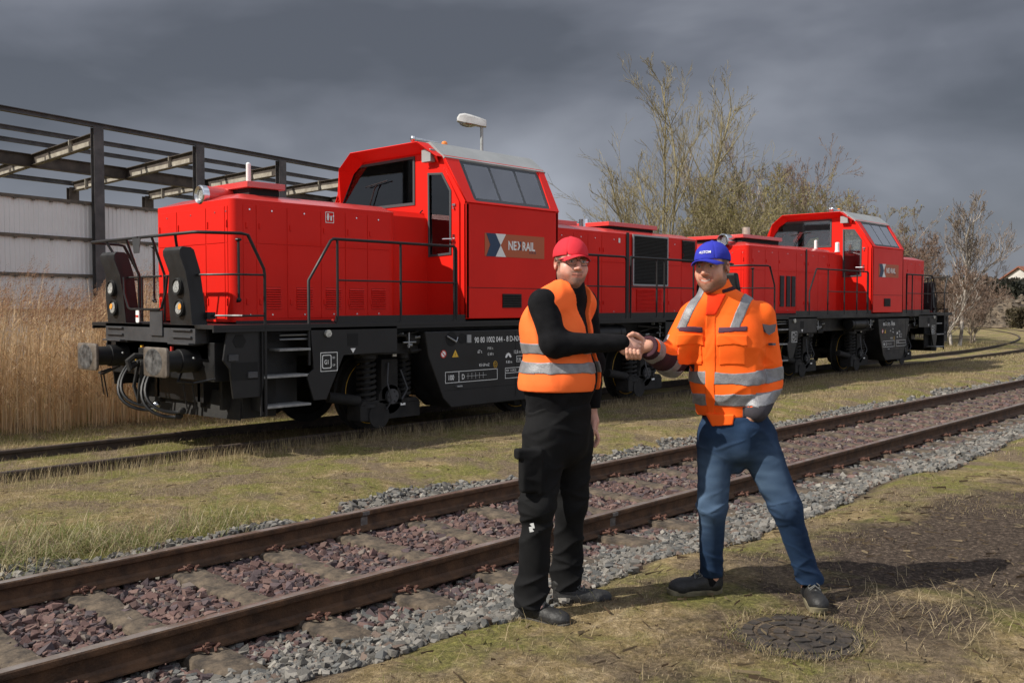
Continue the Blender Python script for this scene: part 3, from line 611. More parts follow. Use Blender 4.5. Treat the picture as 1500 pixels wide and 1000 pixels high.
def grow(rs, h, stems, spread, depth, up, ratio=.72, kids=(2, 4), wob=.16, first=.25, r0=None, n0=4, l0=(.55, .66), r1=None):
    segs = []
    def br(p, d, L_, r_, lv):
        k = n0 if lv == 0 else (4 if lv < 3 else 3); pts = []
        for i in range(k):
            d = (d+Vector((rs.gauss(0, wob), rs.gauss(0, wob), rs.gauss(0, wob*.6)+up*.12))).normalized(); q = p+d*L_/k; ra = r_*(1-.55*i/k); rb = r_*(1-.55*(i+1)/k)
            segs.append((*p, *q, ra, rb, lv)); pts.append((q, d, rb, (i+1)/k)); p = q
        if lv >= depth or len(segs) > SEGCAP: return
        for q, dd, rr, t in pts:
            if lv == 0 and t < first: continue
            nk = (rs.randint(2, 3) if n0 == 4 else rs.randint(1, 2)) if lv == 0 else (rs.randint(kids[0]-1, kids[1]-1) if t >= 1 else (1 if rs.random() < .72 else 0))
            for _ in range(nk):
                ang = rs.uniform(.35, .85)*spread; az = rs.uniform(0, 2*PI); u, w, _d = basis(dd)
                nd = (dd*math.cos(ang)+(u*math.cos(az)+w*math.sin(az))*math.sin(ang)).normalized(); nd.z += up*.25; nd.normalize()
                br(q, nd, L_*(r1 if (r1 and lv == 0) else ratio)*rs.uniform(.6, 1.05)*((1-.72*t if r1 else 1-.35*t) if lv == 0 else 1), rr*rs.uniform(.5, .75), lv+1)
    for s_ in range(stems):
        a = rs.uniform(0, 2*PI); d = Vector((math.cos(a)*.22*(stems > 1), math.sin(a)*.22*(stems > 1), 1)).normalized()
        br(Vector((math.cos(a)*.15*(stems > 1), math.sin(a)*.15*(stems > 1), -.1)), d, h*rs.uniform(*l0), (r0 or h*.013)*rs.uniform(.7, 1), 0)
    return np.array(segs)
def bark(name, a, b2, sc=3): return mat(name, a, .9, base2=b2, vscale=sc, bump=.4, bscale=20)
B_olive = bark('olive_bark', (.17, .14, .075), (.30, .26, .15)); B_grey = bark('grey_brown_bark', (.16, .125, .095), (.28, .23, .18)); B_birch = bark('birch_bark', (.12, .10, .09), (.55, .50, .44), 2.2)
T_olive = mat('olive_twigs', (.21, .175, .095), .9, var=.3); T_brown = mat('reddish_twigs', (.17, .12, .092), .9, var=.3); T_pale = mat('pale_twigs', (.20, .155, .12), .9, var=.3)
M_bud = mat('spring_buds', (.2, .2, .05), .8, attr=True); translucent(M_bud, .4)
def tree(name, px, depth, h, label, bark_, twig, stems=1, spread=1.0, lv=5, up=.6, buds=None, nb=0, seed=1, bs=.03, twr=1.0, **kw):
    rs = random.Random(seed); S = grow(rs, h, stems, spread, lv, up, **kw); p = place(px, depth)
    zt = np.quantile(S[:, 5], .998); S[:, :6] *= h/zt; S[:, 6:8] = np.maximum(S[:, 6:8], .0055*twr*depth/38)
    root = empty(name, (p.x, p.y, float(gh(p.x, p.y))), 0, label, 'tree', 'bare spring trees behind the locomotives')
    big = S[:, 8] <= 2; V, F = tubes_np(S[big], 6); np_mesh('trunk', V, F, bark_, root, smooth=True)
    T = S[~big]; V, F = tubes_np(T, 3); cr_ = np_mesh('crown', V, F, twig, root)
    if nb:
        tips = T[T[:, 8] >= lv-1]; k = rng.integers(0, len(tips), nb); t = rng.random((nb, 1)); c = tips[k, :3]*(1-t)+tips[k, 3:6]*t+rng.normal(0, .03, (nb, 3))
        a = rng.normal(0, 1, (nb, 3)); a /= np.linalg.norm(a, axis=1)[:, None]; b_ = np.cross(a, rng.normal(0, 1, (nb, 3))); b_ /= np.linalg.norm(b_, axis=1)[:, None]; s_ = bs*rng.uniform(.5, 1.4, (nb, 1))
        V = np.stack([c-a*s_, c+b_*s_*.45, c+a*s_, c-b_*s_*.45], 1).reshape(-1, 3); F = np.arange(nb)[:, None]*4+np.array([[0, 1, 2, 3]])
        np_mesh('buds', V, F, M_bud, cr_, col=np.repeat(np.array(buds)[rng.choice(len(buds), nb)]*rng.uniform(.7, 1.3, (nb, 1)), 4, 0))
    return root
YG = [(.27, .25, .07), (.33, .28, .10), (.22, .19, .065)]; RB = [(.24, .14, .085), (.29, .18, .11), (.19, .12, .08)]; OL = [(.2, .17, .08), (.16, .13, .06)]
tree('tall_bare_tree', 990, 40, 11.7, 'tallest bare tree with thin upright forked stems, rising above the gap between the two locomotives', B_olive, T_olive, 5, .92, 4, .42, OL, 2200, 5, .028, ratio=.60, first=.14, r0=.085, wob=.07, n0=12, l0=(.62, 1.0), r1=.40)
tree('leaning_bare_tree', 935, 41, 7.6, 'thin low bare tree leaning out to the left of the tallest tree', B_olive, T_olive, 4, .95, 4, .4, OL, 900, 8, .028, ratio=.60, r0=.07, wob=.08, n0=9, l0=(.6, 1.0), r1=.45)
tree('birch_tree', 1052, 44, 9.0, 'slender birch with a white trunk just right of the tallest bare tree', B_birch, T_pale, 2, .85, 4, .45, RB, 1000, 12, .028, ratio=.58, r0=.11, wob=.06, n0=12, l0=(.85, 1.0), r1=.36)
tree('broad_bare_tree', 1128, 46, 9.4, 'broad round brownish bare tree behind the farther locomotive', B_grey, T_brown, 4, .80, 5, .6, RB, 6000, 22, .03, ratio=.60)
tree('budding_tree', 1075, 38, 6.6, 'bushy yellow green budding tree left of the farther locomotive\'s cab', B_olive, T_olive, 4, .95, 5, .5, YG, 9000, 31, .035, ratio=.64)
tree('budding_tree', 1018, 38, 5.6, 'low yellow green bush at the foot of the tallest bare tree', B_olive, T_olive, 4, .95, 5, .6, YG, 6000, 33, .035, ratio=.64)
tree('budding_tree', 1140, 39, 6.2, 'yellow green budding tree directly behind the farther cab\'s left edge', B_olive, T_olive, 4, .95, 5, .5, YG, 9000, 35, .035, ratio=.64)
tree('budding_tree', 1262, 41, 5.8, 'olive budding tree right of the farther cab roof', B_olive, T_olive, 4, .95, 5, .5, YG+RB, 11000, 39, .035, ratio=.62)
tree('budding_tree', 1105, 41, 7.4, 'tallest yellow green budding tree in the thicket', B_olive, T_olive, 5, .9, 5, .55, YG+OL, 10000, 40, .04, ratio=.62)
tree('budding_tree', 1205, 42, 7.2, 'olive budding tree behind the roof of the farther cab', B_olive, T_olive, 4, .95, 5, .5, YG+RB, 12000, 37, .035, ratio=.62)
tree('birch_tree', 1300, 48, 6.6, 'small pale birch just right of the farther cab roof', B_birch, T_pale, 1, .7, 5, .8, YG, 1500, 41, .03, ratio=.52)
tree('bare_thicket_tree', 1255, 46, 6.9, 'brown bare tree right behind the farther cab\'s right side', B_grey, T_brown, 3, .9, 5, .55, RB, 5000, 43, .035, ratio=.62)
tree('bare_thicket_tree', 1335, 44, 5.2, 'tangled low brown tree beside the end of the farther locomotive', B_grey, T_brown, 4, .95, 5, .5, RB, 5000, 45, .035, ratio=.62)
tree('pale_bare_tree', 1400, 40, 6.2, 'spreading bare tree with a pale trunk, alone at the right above the curved track', B_birch, T_pale, 2, .8, 5, .6, OL, 500, 51, .028, ratio=.60, r0=.09, n0=8, l0=(.8, .95), r1=.45)
tree('pale_bare_tree', 1375, 39, 3.6, 'short pale trunked bare tree touching the railing of the farther locomotive', B_birch, T_brown, 3, .9, 5, .5, RB, 2500, 53, .03, ratio=.62)
tree('bare_thicket_tree', 1425, 42, 3.2, 'small tangled shrub between the pale bare tree and the rubble heap', B_grey, T_brown, 4, 1.0, 5, .4, RB, 2500, 55, .03, ratio=.62)
for i, (px, dp, h) in enumerate(((1300, 52, 3.4), (1235, 50, 5), (1175, 50, 5.2), (1100, 50, 5), (1350, 50, 3.4), (1390, 47, 2.4))):
    tree('undergrowth_shrub', px, dp, h, 'brown undergrowth shrub in the thicket behind the farther locomotive', B_grey, T_brown, 5, 1.0, 4, .4, RB+OL, 6000, 60+i, .05, ratio=.66, kids=(3, 5))
# ------------------------------------------------------------------ far right: rubble heap, hedge, embankment, house
M_rub = mat('rubble', (.07, .053, .036), .95, base2=(.155, .118, .08), vscale=1.6, bump=1, bscale=6, lo=.4, hi=.62)
c = place(1478, 76); xs_ = np.linspace(-1, 1, 40); gx, gy = np.meshgrid(xs_, xs_, indexing='ij'); rr = np.sqrt(gx**2+gy**2)
hz = np.clip(1-rr**1.6, -.2, 1)*2.3*(1+.22*vnoise(gx, gy, 4, 2))+.22*vnoise(gx, gy, 9, 3)+.12*vnoise(gx, gy, 22, 4)
V = np.stack([gx*6.5*.68+gy*5*.733, -gx*6.5*.733+gy*5*.68, hz-.15], -1).reshape(-1, 3); I = np.arange(1600).reshape(40, 40); F = np.stack([I[:-1, :-1], I[1:, :-1], I[1:, 1:], I[:-1, 1:]], -1).reshape(-1, 4)
o = np_mesh('rubble_heap', V, F, M_rub); o.location = c; tag(o, 'pale heap of rubble and earth beyond the curved track at the right edge', 'rubble heap')
V, F, C = scatter_stones(*(lambda n: (c.x+rng.normal(0, 3.4, n), c.y+rng.normal(0, 2.2, n), np.full(n, 1.1)+rng.normal(0, .7, n), rng.uniform(.05, .22, n), np.tile([.13, .105, .08], (n, 1))*rng.uniform(.5, 1.4, (n, 1))))(500))
V[:, 2] = np.minimum(V[:, 2], 2.4)
stn = np_mesh('rubble_stone', V, F, M_stone, col=C); stn.parent = o; stn.matrix_parent_inverse = Matrix.Translation(-c); stn['kind'] = 'stuff'
M_hedge = mat('dark_hedge_foliage', (.03, .032, .02), .95, base2=(.075, .07, .045), vscale=3, bump=1)
def leafmass(name, cx, dp, wid, hgt, thick, n, cols, label, cat, sz=.22):
    p = place(cx, dp); t = rng.uniform(-1, 1, n); q = rng.uniform(-1, 1, n); top = hgt*(.86+.14*vnoise(t*wid, t*0, .6, 5)); z = top*rng.random(n)**.75
    c_ = np.stack([t*wid*.68+q*thick*.733, -t*wid*.733+q*thick*.68, z], -1); a = rng.normal(0, 1, (n, 3)); a /= np.linalg.norm(a, axis=1)[:, None]; b_ = np.cross(a, rng.normal(0, 1, (n, 3))); b_ /= np.linalg.norm(b_, axis=1)[:, None]; s_ = sz*rng.uniform(.4, 1.3, (n, 1))
    V = np.stack([c_-a*s_, c_+b_*s_*.5, c_+a*s_, c_-b_*s_*.5], 1).reshape(-1, 3); F = np.arange(n)[:, None]*4+np.array([[0, 1, 2, 3]])
    o = np_mesh(name, V, F, M_bud, col=np.repeat(np.array(cols)[rng.choice(len(cols), n)]*rng.uniform(.6, 1.3, (n, 1)), 4, 0)); o.location = p; return tag(o, label, cat)
leafmass('hedge', 1465, 96, 9, 4.7, 2.5, 30000, [(.045, .037, .026), (.062, .050, .034), (.034, .032, .022)], 'dark brown hedge behind the rubble heap at the right edge', 'hedge', .26)
leafmass('evergreen_shrub', 1518, 86, 2.4, 4.4, 2, 9000, [(.018, .020, .014), (.03, .032, .02)], 'dark evergreen shrub in front of the distant house at the right edge', 'shrub', .22)
leafmass('broom_bush', 1493, 68, .7, 1.7, .6, 1500, [(.060, .050, .025), (.085, .066, .035)], 'olive coloured bush on the rubble heap', 'bush', .12)
for i, (x0, dp, wd, hh, lb) in enumerate(((900, 150, 60, 6.5, 'far brown wood on the horizon behind the gap between the locomotives'), (1450, 190, 45, 6, 'far brown wood on the horizon at the right'))):
    leafmass('distant_wood', x0, dp, wd, hh, 6, 26000, [(.075, .06, .045), (.10, .08, .06), (.06, .055, .035)], lb, 'wood', .7)['kind'] = 'stuff'
M_ren = mat('white_render', (.55, .53, .50), .8, base2=(.42, .40, .37), vscale=.8); M_tile = mat('red_roof_tiles', (.20, .075, .045), .8, var=.3, vscale=3, bump=.6, bscale=8); M_win = mat('dark_window', (.03, .035, .04), .2)
hp = place(1492, 140); house = empty('house', hp, HEAD-R(62), 'distant white house with a red tiled gable roof at the right edge', 'house')
b = MB(); b.prism([(-4.5, -.5), (4.5, -.5), (4.5, 4.3), (0, 7.0), (-4.5, 4.3)], 'x', 0, 11); b.build('wall', M_ren, house, smooth=0)
b = MB()
for s_ in (-1, 1): b.prism([(s_*5.0, 4.05), (0, 7.08), (0, 7.28), (s_*5.0, 4.25)], 'x', -.4, 11.4)
rf = b.build('roof', M_tile, house, smooth=0); b = MB(); b.box(5, 5.8, -.4, .4, 6.8, 8.0); b.build('chimney', M_tile, rf, smooth=0)
for y in (-1.6, 1.6):
    for z in (1.2, 4.0):
        b = MB(); b.box(-.03, .05, y-.5, y+.5, z-.0, z+1.3); b.build('window', M_win, house, smooth=0)
# ------------------------------------------------------------------ locomotives
M_red = mat('red_loco_paint', (.68, .017, .010), .40, base2=(.62, .016, .010), vscale=1.1, coat=.03, bump=.02, bscale=3, rvar=.05, spec=.12)
M_redtop = mat('red_roof_paint', (.60, .045, .038), .30, base2=(.54, .055, .048), vscale=2.5, coat=.5, rvar=.06)
M_blk = mat('black_frame_paint', (.007, .007, .0075), .5, base2=(.016, .0155, .016), vscale=3, bump=.05, bscale=15, rvar=.15, spec=.35)
M_blk2 = mat('dusty_black_running_gear', (.006, .0058, .0055), .85, base2=(.017, .015, .013), vscale=5, bump=.3, bscale=30)
M_rubb = mat('black_hose_rubber', (.006, .006, .006), .45)
M_gry = mat('dark_grey_plate', (.030, .031, .034), .5, base2=(.05, .05, .054), vscale=4)
M_tread = mat('grey_step_tread', (.16, .16, .16), .7, base2=(.28, .28, .27), vscale=9, bump=.5, bscale=120)
M_roof = mat('grey_cab_roof', (.25, .26, .26), .55, base2=(.32, .33, .33), vscale=1.5)
M_rubber = mat('window_rubber', (.045, .05, .055), .6)
M_hole = mat('dark_inside', (.006, .006, .006), .9)
M_white = mat('white_marking', (.72, .72, .70), .6)
M_wht2 = mat('white_antenna', (.75, .74, .72), .5)
M_chr = mat('bright_metal', (.62, .63, .65), .22, 1.0, var=.1, vscale=20)
M_orange = mat('orange_beacon', (.85, .22, .02), .25, coat=.5)
M_bhead = mat('greasy_buffer_face', (.07, .055, .042), .6, .1, base2=(.14, .115, .095), vscale=9, bump=.2)
M_grease = mat('black_grease', (.012, .013, .015), .4, base2=(.13, .13, .13), vscale=11, bump=.3, lo=.36, hi=.66)
M_lensw = mat('headlight_reflector', (.40, .40, .38), .25, .4, var=.6, vscale=50)
M_amber = mat('amber_lamp', (.7, .3, .05), .3)
M_navy = mat('navy_logo', (.012, .035, .085), .5); M_ologo = mat('orange_logo_panel', (.40, .085, .025), .5)
M_signred = mat('sign_red', (.5, .03, .02), .5); M_signyel = mat('sign_yellow', (.65, .38, .03), .5)
M_int = mat('cab_interior_grey', (.10, .10, .105), .7, var=.2); M_intl = mat('cab_interior_light', (.45, .45, .45), .7)
M_gridm = mat('black_grille', (.016, .016, .017), .55, base2=(.03, .03, .03), vscale=20)
M_alu = mat('grille_frame', (.30, .31, .32), .4, .6)
G_cab = glass('cab_glass', (.90, .93, .93), .05)
G_side = glass('side_glass', (.93, .96, .96), .20)
PY = -1.52
def quad_louvre(b, x0, x1, z0, z1, y, n, d=.014):
    dz = (z1-z0)/n
    for i in range(n):
        z = z0+i*dz; b.prism([(y, z+dz*.12), (y-d, z+dz*.16), (y, z+dz*.80)], 'x', x0, x1)
def rring(x, w, z, r=.10, y0=0.0, n=5):
    """rounded rectangle loop in the XY plane: x = (x0,x1)"""
    return [(p[0], p[1]+y0, z) for p in rrect(x[0], x[1], -w, w, r, n)]
def hood(root, x0, x1, outer, doors, recess, name='hood', top=2.91):
    """outer = -1: free end at x0, +1: free end at x1; recess = narrow collar against the cab"""
    cx0, cx1 = (x0, x1-recess) if outer < 0 else (x0+recess, x1)
    b = MB(); w = .94; ins = lambda z, i, r_: rring((cx0+(i if outer < 0 else i*.15), cx1-(i if outer > 0 else i*.15)), w-i, z, max(.02, r_), n=5)
    b.loft([ins(1.46, 0, .10), ins(top-.004, 0, .10), ins(top, .004, .098), ins(top+.085, .23, .05), ins(top+.10, .34, .04)], True, True)
    o = b.build(name, [M_red, M_redtop], root, smooth=24)
    for p in o.data.polygons:
        if p.normal.z > .3: p.material_index = 1
    rx0, rx1 = (cx1+.002, x1) if outer < 0 else (x0, cx0-.002)
    b = MB(); b.loft([rring((rx0, rx1), .74, 1.46, .01, n=1), rring((rx0, rx1), .74, top-.02, .01, n=1), rring((rx0, rx1), .66, top+.06, .01, n=1)])
    b.build('hood_collar', [M_red], root)
    for s_ in (-1, 1):
        b = MB(); y = s_*w; b.box(cx0+.03, cx1-.03, min(y, y+s_*.006), max(y, y+s_*.006), 1.415, 1.475); b.build('toe_plate', M_blk, root, smooth=0)
        for xa, xb, kind in doors:
            d = MB(); g = .006; lo, hi = min(y, y+s_*.007), max(y, y+s_*.007)
            for za, zb in ((1.50, 2.385), (2.395, top-.065)): d.box(xa+g, xb-g, lo, hi, za, zb)
            door = d.build('hood_door', M_red, root, bevel=.002)
            for zz in (1.70, 2.60):
                hx = xa+.05 if kind != 'r' else xb-.05; f = MB()
                f.box(hx-.012, hx+.012, min(y, y+s_*.019), max(y, y+s_*.019), zz-.035, zz+.035); f.build('door_latch', M_red, door, bevel=.003)
            f = MB()
            for zz in (1.545, top-.12): f.cyl(((xa+xb)/2, y+s_*.004, zz), ((xa+xb)/2, y+s_*.013, zz), .010, n=8)
            f.build('door_bolt', M_chr, door)
            if kind in ('l', 'lr'):
                f = MB(); c_ = (xa+xb)/2; hw = min(.12, (xb-xa)/2-.05); n = 9; dz = .26/n
                for i in range(n):
                    z = 1.615+i*dz; f.prism([(y+s_*.006, z), (y+s_*.022, z+dz*.15), (y+s_*.006, z+dz*.85)], 'x', c_-hw, c_+hw)
                f.build('louvre', M_red, door, smooth=0)
                f = MB()
                for i in range(n):
                    z = 1.615+i*dz; f.box(c_-hw, c_+hw, min(y+s_*.006, y+s_*.0085), max(y+s_*.006, y+s_*.0085), z+dz*.86, z+dz*1.0)
                f.build('louvre_gap', M_hole, door, smooth=0)
    # end doors
    xe = x0 if outer < 0 else x1; q = outer
    for ya, yb in ((-.84, -.78), (-.775, -.35), (-.345, .36), (.365, .84)):
        d = MB()
        for za, zb in ((1.50, 2.385), (2.395, top-.085)): d.box(min(xe, xe+q*.007), max(xe, xe+q*.007), ya+.006, yb-.006, za, zb)
        door = d.build('end_door', M_red, root, bevel=.002)
        f = MB()
        for zz in (1.70, 2.62): f.box(min(xe, xe+q*.02), max(xe, xe+q*.02), yb-.05, yb-.028, zz-.04, zz+.04)
        f.build('door_latch', M_red, door, bevel=.003)
        f = MB(); f.cyl((xe+q*.004, (ya+yb)/2, top-.15), (xe+q*.012, (ya+yb)/2, top-.15), .010, n=8); f.build('door_bolt', M_chr, door)
def louver_panel(root, x0, x1, z0, z1, y, frame=True, n=30, vertical=False):
    s_ = -1 if y < 0 else 1; b = MB(); b.box(x0, x1, min(y, y+s_*.010), max(y, y+s_*.010), z0, z1); g = b.build('grille', M_hole, root, smooth=0); b = MB()
    if vertical:
        k = n
        for i in range(k): z = z0+(z1-z0)*i/k; b.obox(((x0+x1)/2, y+s_*.016, z+.5*(z1-z0)/k), ((x1-x0)/2-.004, .004, (z1-z0)/k*.36), Matrix.Rotation(s_*.5, 3, 'X'))
    else:
        for i in range(n): z = z0+(z1-z0)*(i+.5)/n; b.obox(((x0+x1)/2, y+s_*.018, z), ((x1-x0)/2-.01, .010, (z1-z0)/n*.18), Matrix.Rotation(-s_*.6, 3, 'X'))
    b.build('grille_slats', M_gridm, g, smooth=0)
    if frame:
        b = MB(); t = .03
        for a in ((x0-t, x0, z0-t, z1+t), (x1, x1+t, z0-t, z1+t), (x0, x1, z0-t, z0), (x0, x1, z1, z1+t)): b.box(a[0], a[1], min(y+s_*.008, y+s_*.03), max(y+s_*.008, y+s_*.03), a[2], a[3])
        b.build('grille_frame', M_alu, g, smooth=0)
def lid(root, x0, x1, y0, y1, z=3.01, h=.10):
    b = MB(); b.box(x0+.06, x1-.06, y0+.06, y1-.06, z-.04, z+h-.04); b.build('hatch_gap', M_hole, root, smooth=0)
    b = MB(); b.box(x0, x1, y0, y1, z+h-.055, z+h+.02); b.build('roof_hatch', M_redtop, root, bevel=.008)
def antenna(root, x, y, z, h, r=.03):
    b = MB(); b.cyl((x, y, z), (x, y, z+h*.12), r*1.25, r*1.2, 14); b.cyl((x, y, z+h*.12), (x, y, z+h*.93), r*1.05, r, 14); b.ell((x, y, z+h*.93), (r, r, h*.07), 14, 6); b.build('antenna', M_wht2, root)
L_ = 12.02
def cab(root, c0, c1):
    cm = (c0+c1)/2
    sec = [(-1.52, 1.47), (-1.52, 3.06), (-1.02, 3.755), (-.74, 3.93), (.74, 3.93), (1.02, 3.755), (1.52, 3.06), (1.52, 1.47)]
    for end in (0, 1):
        q = -1 if end == 0 else 1; xw = c0 if end == 0 else c1
        # local frame: first axis = y * m so that the rear is the front turned by 180 degrees
        m = 1 if end == 0 else -1
        def T(off): return frameM((xw+q*off, 0, 0), (0, m, 0), (0, 0, 1))
        ws = [(-.47, 3.10), (1.36, 3.10), (.92, 3.79), (-.47, 3.80)]
        dw = [(-.78, 2.34), (-1.25, 2.36), (-1.25, 3.25), (-1.07, 3.51), (-.77, 3.53)]
        plate('cab_end_wall', sec, [ws, [(p[0]*.999, p[1]) for p in dw]], .05, M_red, T(-.026), root)
        door = plate('cab_door', [(-.69, 1.52), (-.69, 3.61), (-1.08, 3.585), (-1.40, 3.08), (-1.40, 1.52)], [dw], .022, M_red, T(.011), root)
        ins = lambda P, k, c: [(c[0]+(p[0]-c[0])*k, c[1]+(p[1]-c[1])*(1-(1-k)*.5)) for p in P]
        plate('door_seal', dw, [[(-.81, 2.37), (-1.22, 2.39), (-1.22, 3.24), (-1.055, 3.48), (-.80, 3.50)]], .012, M_rubber, T(.028), door)
        plate('door_glass', dw, [], .006, G_cab, T(.004), door)
        plate('windscreen_seal', ws, [[(-.43, 3.14), (1.29, 3.14), (.895, 3.755), (-.43, 3.765)]], .014, M_rubber, T(.006), root)
        g = plate('windscreen', [(-.46, 3.11), (1.34, 3.11), (.91, 3.78), (-.46, 3.79)], [], .008, G_cab, T(-.012), root)
        b = MB(); X = xw+q*.03
        b.tube([(X, m*.55, 3.12), (X, m*.42, 3.40), (X, m*.36, 3.46)], .009, 6); b.tube([(X+q*.01, m*.62, 3.44), (X+q*.01, m*.1, 3.50)], .008, 6); b.build('wiper', M_blk, g)
        b = MB(); X = xw+q*.02; b.cyl((X, m*-1.30, 2.57), (X+q*.05, m*-1.30, 2.57), .018, n=8); b.tube([(X+q*.05, m*-1.30, 2.57), (X+q*.055, m*-1.13, 2.575)], .013, 6); b.box(min(X, X+q*.015), max(X, X+q*.015), m*-1.30-.02, m*-1.30+.02, 2.46, 2.64)
        b.build('door_handle', M_chr, door)
        b = MB(); b.box(min(X, X+q*.02), max(X, X+q*.02), m*-1.31-.03, m*-1.31+.03, 3.03, 3.06); b.cyl((X, m*-1.31, 3.0), (X+q*.03, m*-1.31, 3.0), .014, n=8); b.build('door_lock', M_chr, door)
        b = MB(); b.tube([(xw+q*.03, m*-.66, 2.55), (xw+q*.07, m*-.66, 2.58), (xw+q*.07, m*-.66, 2.98), (xw+q*.03, m*-.66, 3.01)], .011, 6); b.build('door_grab_rail', M_blk, door)
        # projecting visor
        xo, xi = xw+q*.22, xw+q*.004
        out = [(-1.04, 3.74), (-.76, 3.955), (.76, 3.955), (1.04, 3.74), (1.30, 3.40)]; inn = [(-.98, 3.66), (-.70, 3.83), (.70, 3.83), (.95, 3.68), (1.27, 3.20)]; bk = [(-1.04, 3.74), (-.76, 3.955), (.76, 3.955), (1.04, 3.74), (1.53, 3.08)]
        f0 = xw+q*.05
        xs0 = [xw+q*.10, xo, xo, xo-q*.0, xw+q*.05]
        A = [(x, p[0]*m, p[1]) for x, p in zip(xs0, out)]; B = [(xi, p[0]*m, p[1]) for p in inn]; C_ = [(xi, p[0]*m, p[1]) for p in bk]
        b = MB(); b.loft([A, B], False, False, closed=False); b.loft([C_, A], False, False, closed=False); v = b.build('roof_visor', M_red, root, smooth=0)
        so_ = v.modifiers.new('t', 'SOLIDIFY'); so_.thickness = .012
        b = MB(); b.box(min(xw+q*.03, xw+q*.12), max(xw+q*.03, xw+q*.12), min(m*-.93, m*-.74), max(m*-.93, m*-.74), 3.67, 3.85); b.build('work_lamp', M_roof, root, bevel=.008)
        if end == 0:   # horns and beacon
            pass
    # side walls
    for s_ in (-1, 1):
        y0, y1 = sorted((s_*1.52, s_*1.47)); b = MB(); b.box(c0+.001, c1-.001, y0, y1, 1.47, 3.06); sw = b.build('cab_side_wall', M_red, root, bevel=.012)
        b = MB(); yy = sorted((s_*1.5205, s_*1.5225)); b.box(c0+.02, c1-.02, yy[0], yy[1], 1.897, 1.905); b.box(c0+.03, c0+.036, yy[0], yy[1], 1.5, 1.9); b.build('panel_seam', M_hole, sw, smooth=0)
        hs = math.hypot(.50, .695)
        T = frameM((0, s_*1.52, 3.06), (1, 0, 0), (0, -s_*.50, .695))
        if s_ > 0: T = T
        outl = [(c0, 0), (c1, 0), (c1+.20, hs), (c0+.03, hs)]
        win = [(c0+.17, .035), (c1-.17, .035), (c1+.055, hs-.03), (c0+.30, hs-.03)]
        W2 = rwin(win, .06)
        plate('cab_upper_side', outl, [W2], .04, M_red, T @ Matrix.Translation((0, 0, 0.0)), root)
        f = plate('side_window_frame', W2, [rwin(qp, .03) for qp in panes(win)], .03, M_rubber, T @ Matrix.Translation((0, 0, -s_*-.012 if s_ < 0 else .0)), root)
        for qp in panes(win): plate('side_window', qp, [], .006, G_side, T, f)
    # roof
    b = MB(); x0, x1 = c0-.0, c1+.22
    top_ = [(-1.07, 3.735), (-.77, 3.975), (.77, 3.975), (1.07, 3.735)]; bot_ = [(1.05, 3.70), (.75, 3.935), (-.75, 3.935), (-1.05, 3.70)]
    b.prism(top_+bot_, 'x', x0+.02, x1); b.prism([(-.78, 3.95), (.78, 3.95), (.70, 3.985), (-.70, 3.985)], 'x', x0+.10, x1-.1)
    b.build('cab_roof', M_roof, root, smooth=0)
    # interior
    b = MB(); b.box(c0+.06, c1-.06, -1.45, 1.45, 1.95, 2.0); b.box(c0+.06, c0+.5, -.4, 1.44, 2.0, 2.95); b.box(c1-.5, c1-.06, -1.44, .4, 2.0, 2.95); b.build('cab_desk', M_int, root, smooth=0)
    b = MB(); b.box(c0+.3, c1-.3, -.72, .72, 3.80, 3.90); b.box(c0+.07, c0+.10, -.38, .88, 3.52, 3.79); b.build('cab_ceiling', M_int, root, smooth=0)
    b = MB(); b.box(c0+.05, c0+.08, -.36, .80, 3.74, 3.775); b.build('blind_bar', M_intl, root, smooth=0)
    for sx_, sy in ((c1-.75, -.95), (c0+.75, .95)):
        b = MB(); b.box(sx_-.24, sx_+.24, sy-.24, sy+.24, 2.48, 2.60); b.obox((sx_+.24*(1 if sx_ > cm else -1), sy, 2.95), (.05, .22, .36)); b.obox((sx_+.24*(1 if sx_ > cm else -1), sy, 3.40), (.04, .13, .09)); b.build('driver_seat', M_int, root, bevel=.03)
    b = MB(); b.box(c0+.55, c0+.62, -1.30, -.95, 2.2, 2.92); b.box(c0+.50, c0+.9, -1.38, -.95, 2.9, 2.95); b.build('cab_notice', M_intl, root, smooth=0)
    # horns, beacon
    b = MB()
    for yy, dx in ((-.50, -.10), (-.42, .0)):
        b.cyl((c0+.05+dx, yy, 4.04), (c0+.42, yy, 4.045), .030, .012, 12); b.ell((c0+.03+dx, yy, 4.04), (.035, .05, .05), 12, 6); b.cyl((c0+.3, yy, 3.97), (c0+.3, yy, 4.04), .012, n=6)
    for yy, dx in ((-.36, .0), (-.28, .08)): b.cyl((c0+.60+dx, yy, 4.04), (c0+.30, yy, 4.045), .038, .012, 12); b.cyl((c0+.42, yy, 3.97), (c0+.42, yy, 4.04), .012, n=6)
    b.build('horns', M_chr, root)
    b = MB(); b.cyl((c0+.72, -.32, 3.97), (c0+.72, -.32, 4.02), .04, n=14); b.build('beacon_base', M_blk, root)
    b = MB(); b.cyl((c0+.72, -.32, 4.02), (c0+.72, -.32, 4.09), .045, .045, 16); b.ell((c0+.72, -.32, 4.09), (.045, .045, .035), 16, 8); b.build('beacon', M_orange, root)
    # side vent and logo
    for s_ in (-1, 1):
        vx = c0+.72; y = s_*1.522; b = MB(); b.box(vx, vx+.40, min(y, y+s_*.006), max(y, y+s_*.006), 1.62, 1.82); v = b.build('side_vent', M_hole, root, smooth=0); b = MB()
        for i in range(8): b.obox((vx+.20, y+s_*.012, 1.632+i*.025), (.195, .007, .004), Matrix.Rotation(-s_*.6, 3, 'X'))
        b.build('vent_slats', M_gridm, v, smooth=0)
        T = frameM((c0+.36 if s_ < 0 else c0+.36+1.27, s_*1.523, 2.345), (-s_*1.0, 0, 0), (0, 0, 1)); w, h = 1.27, .325
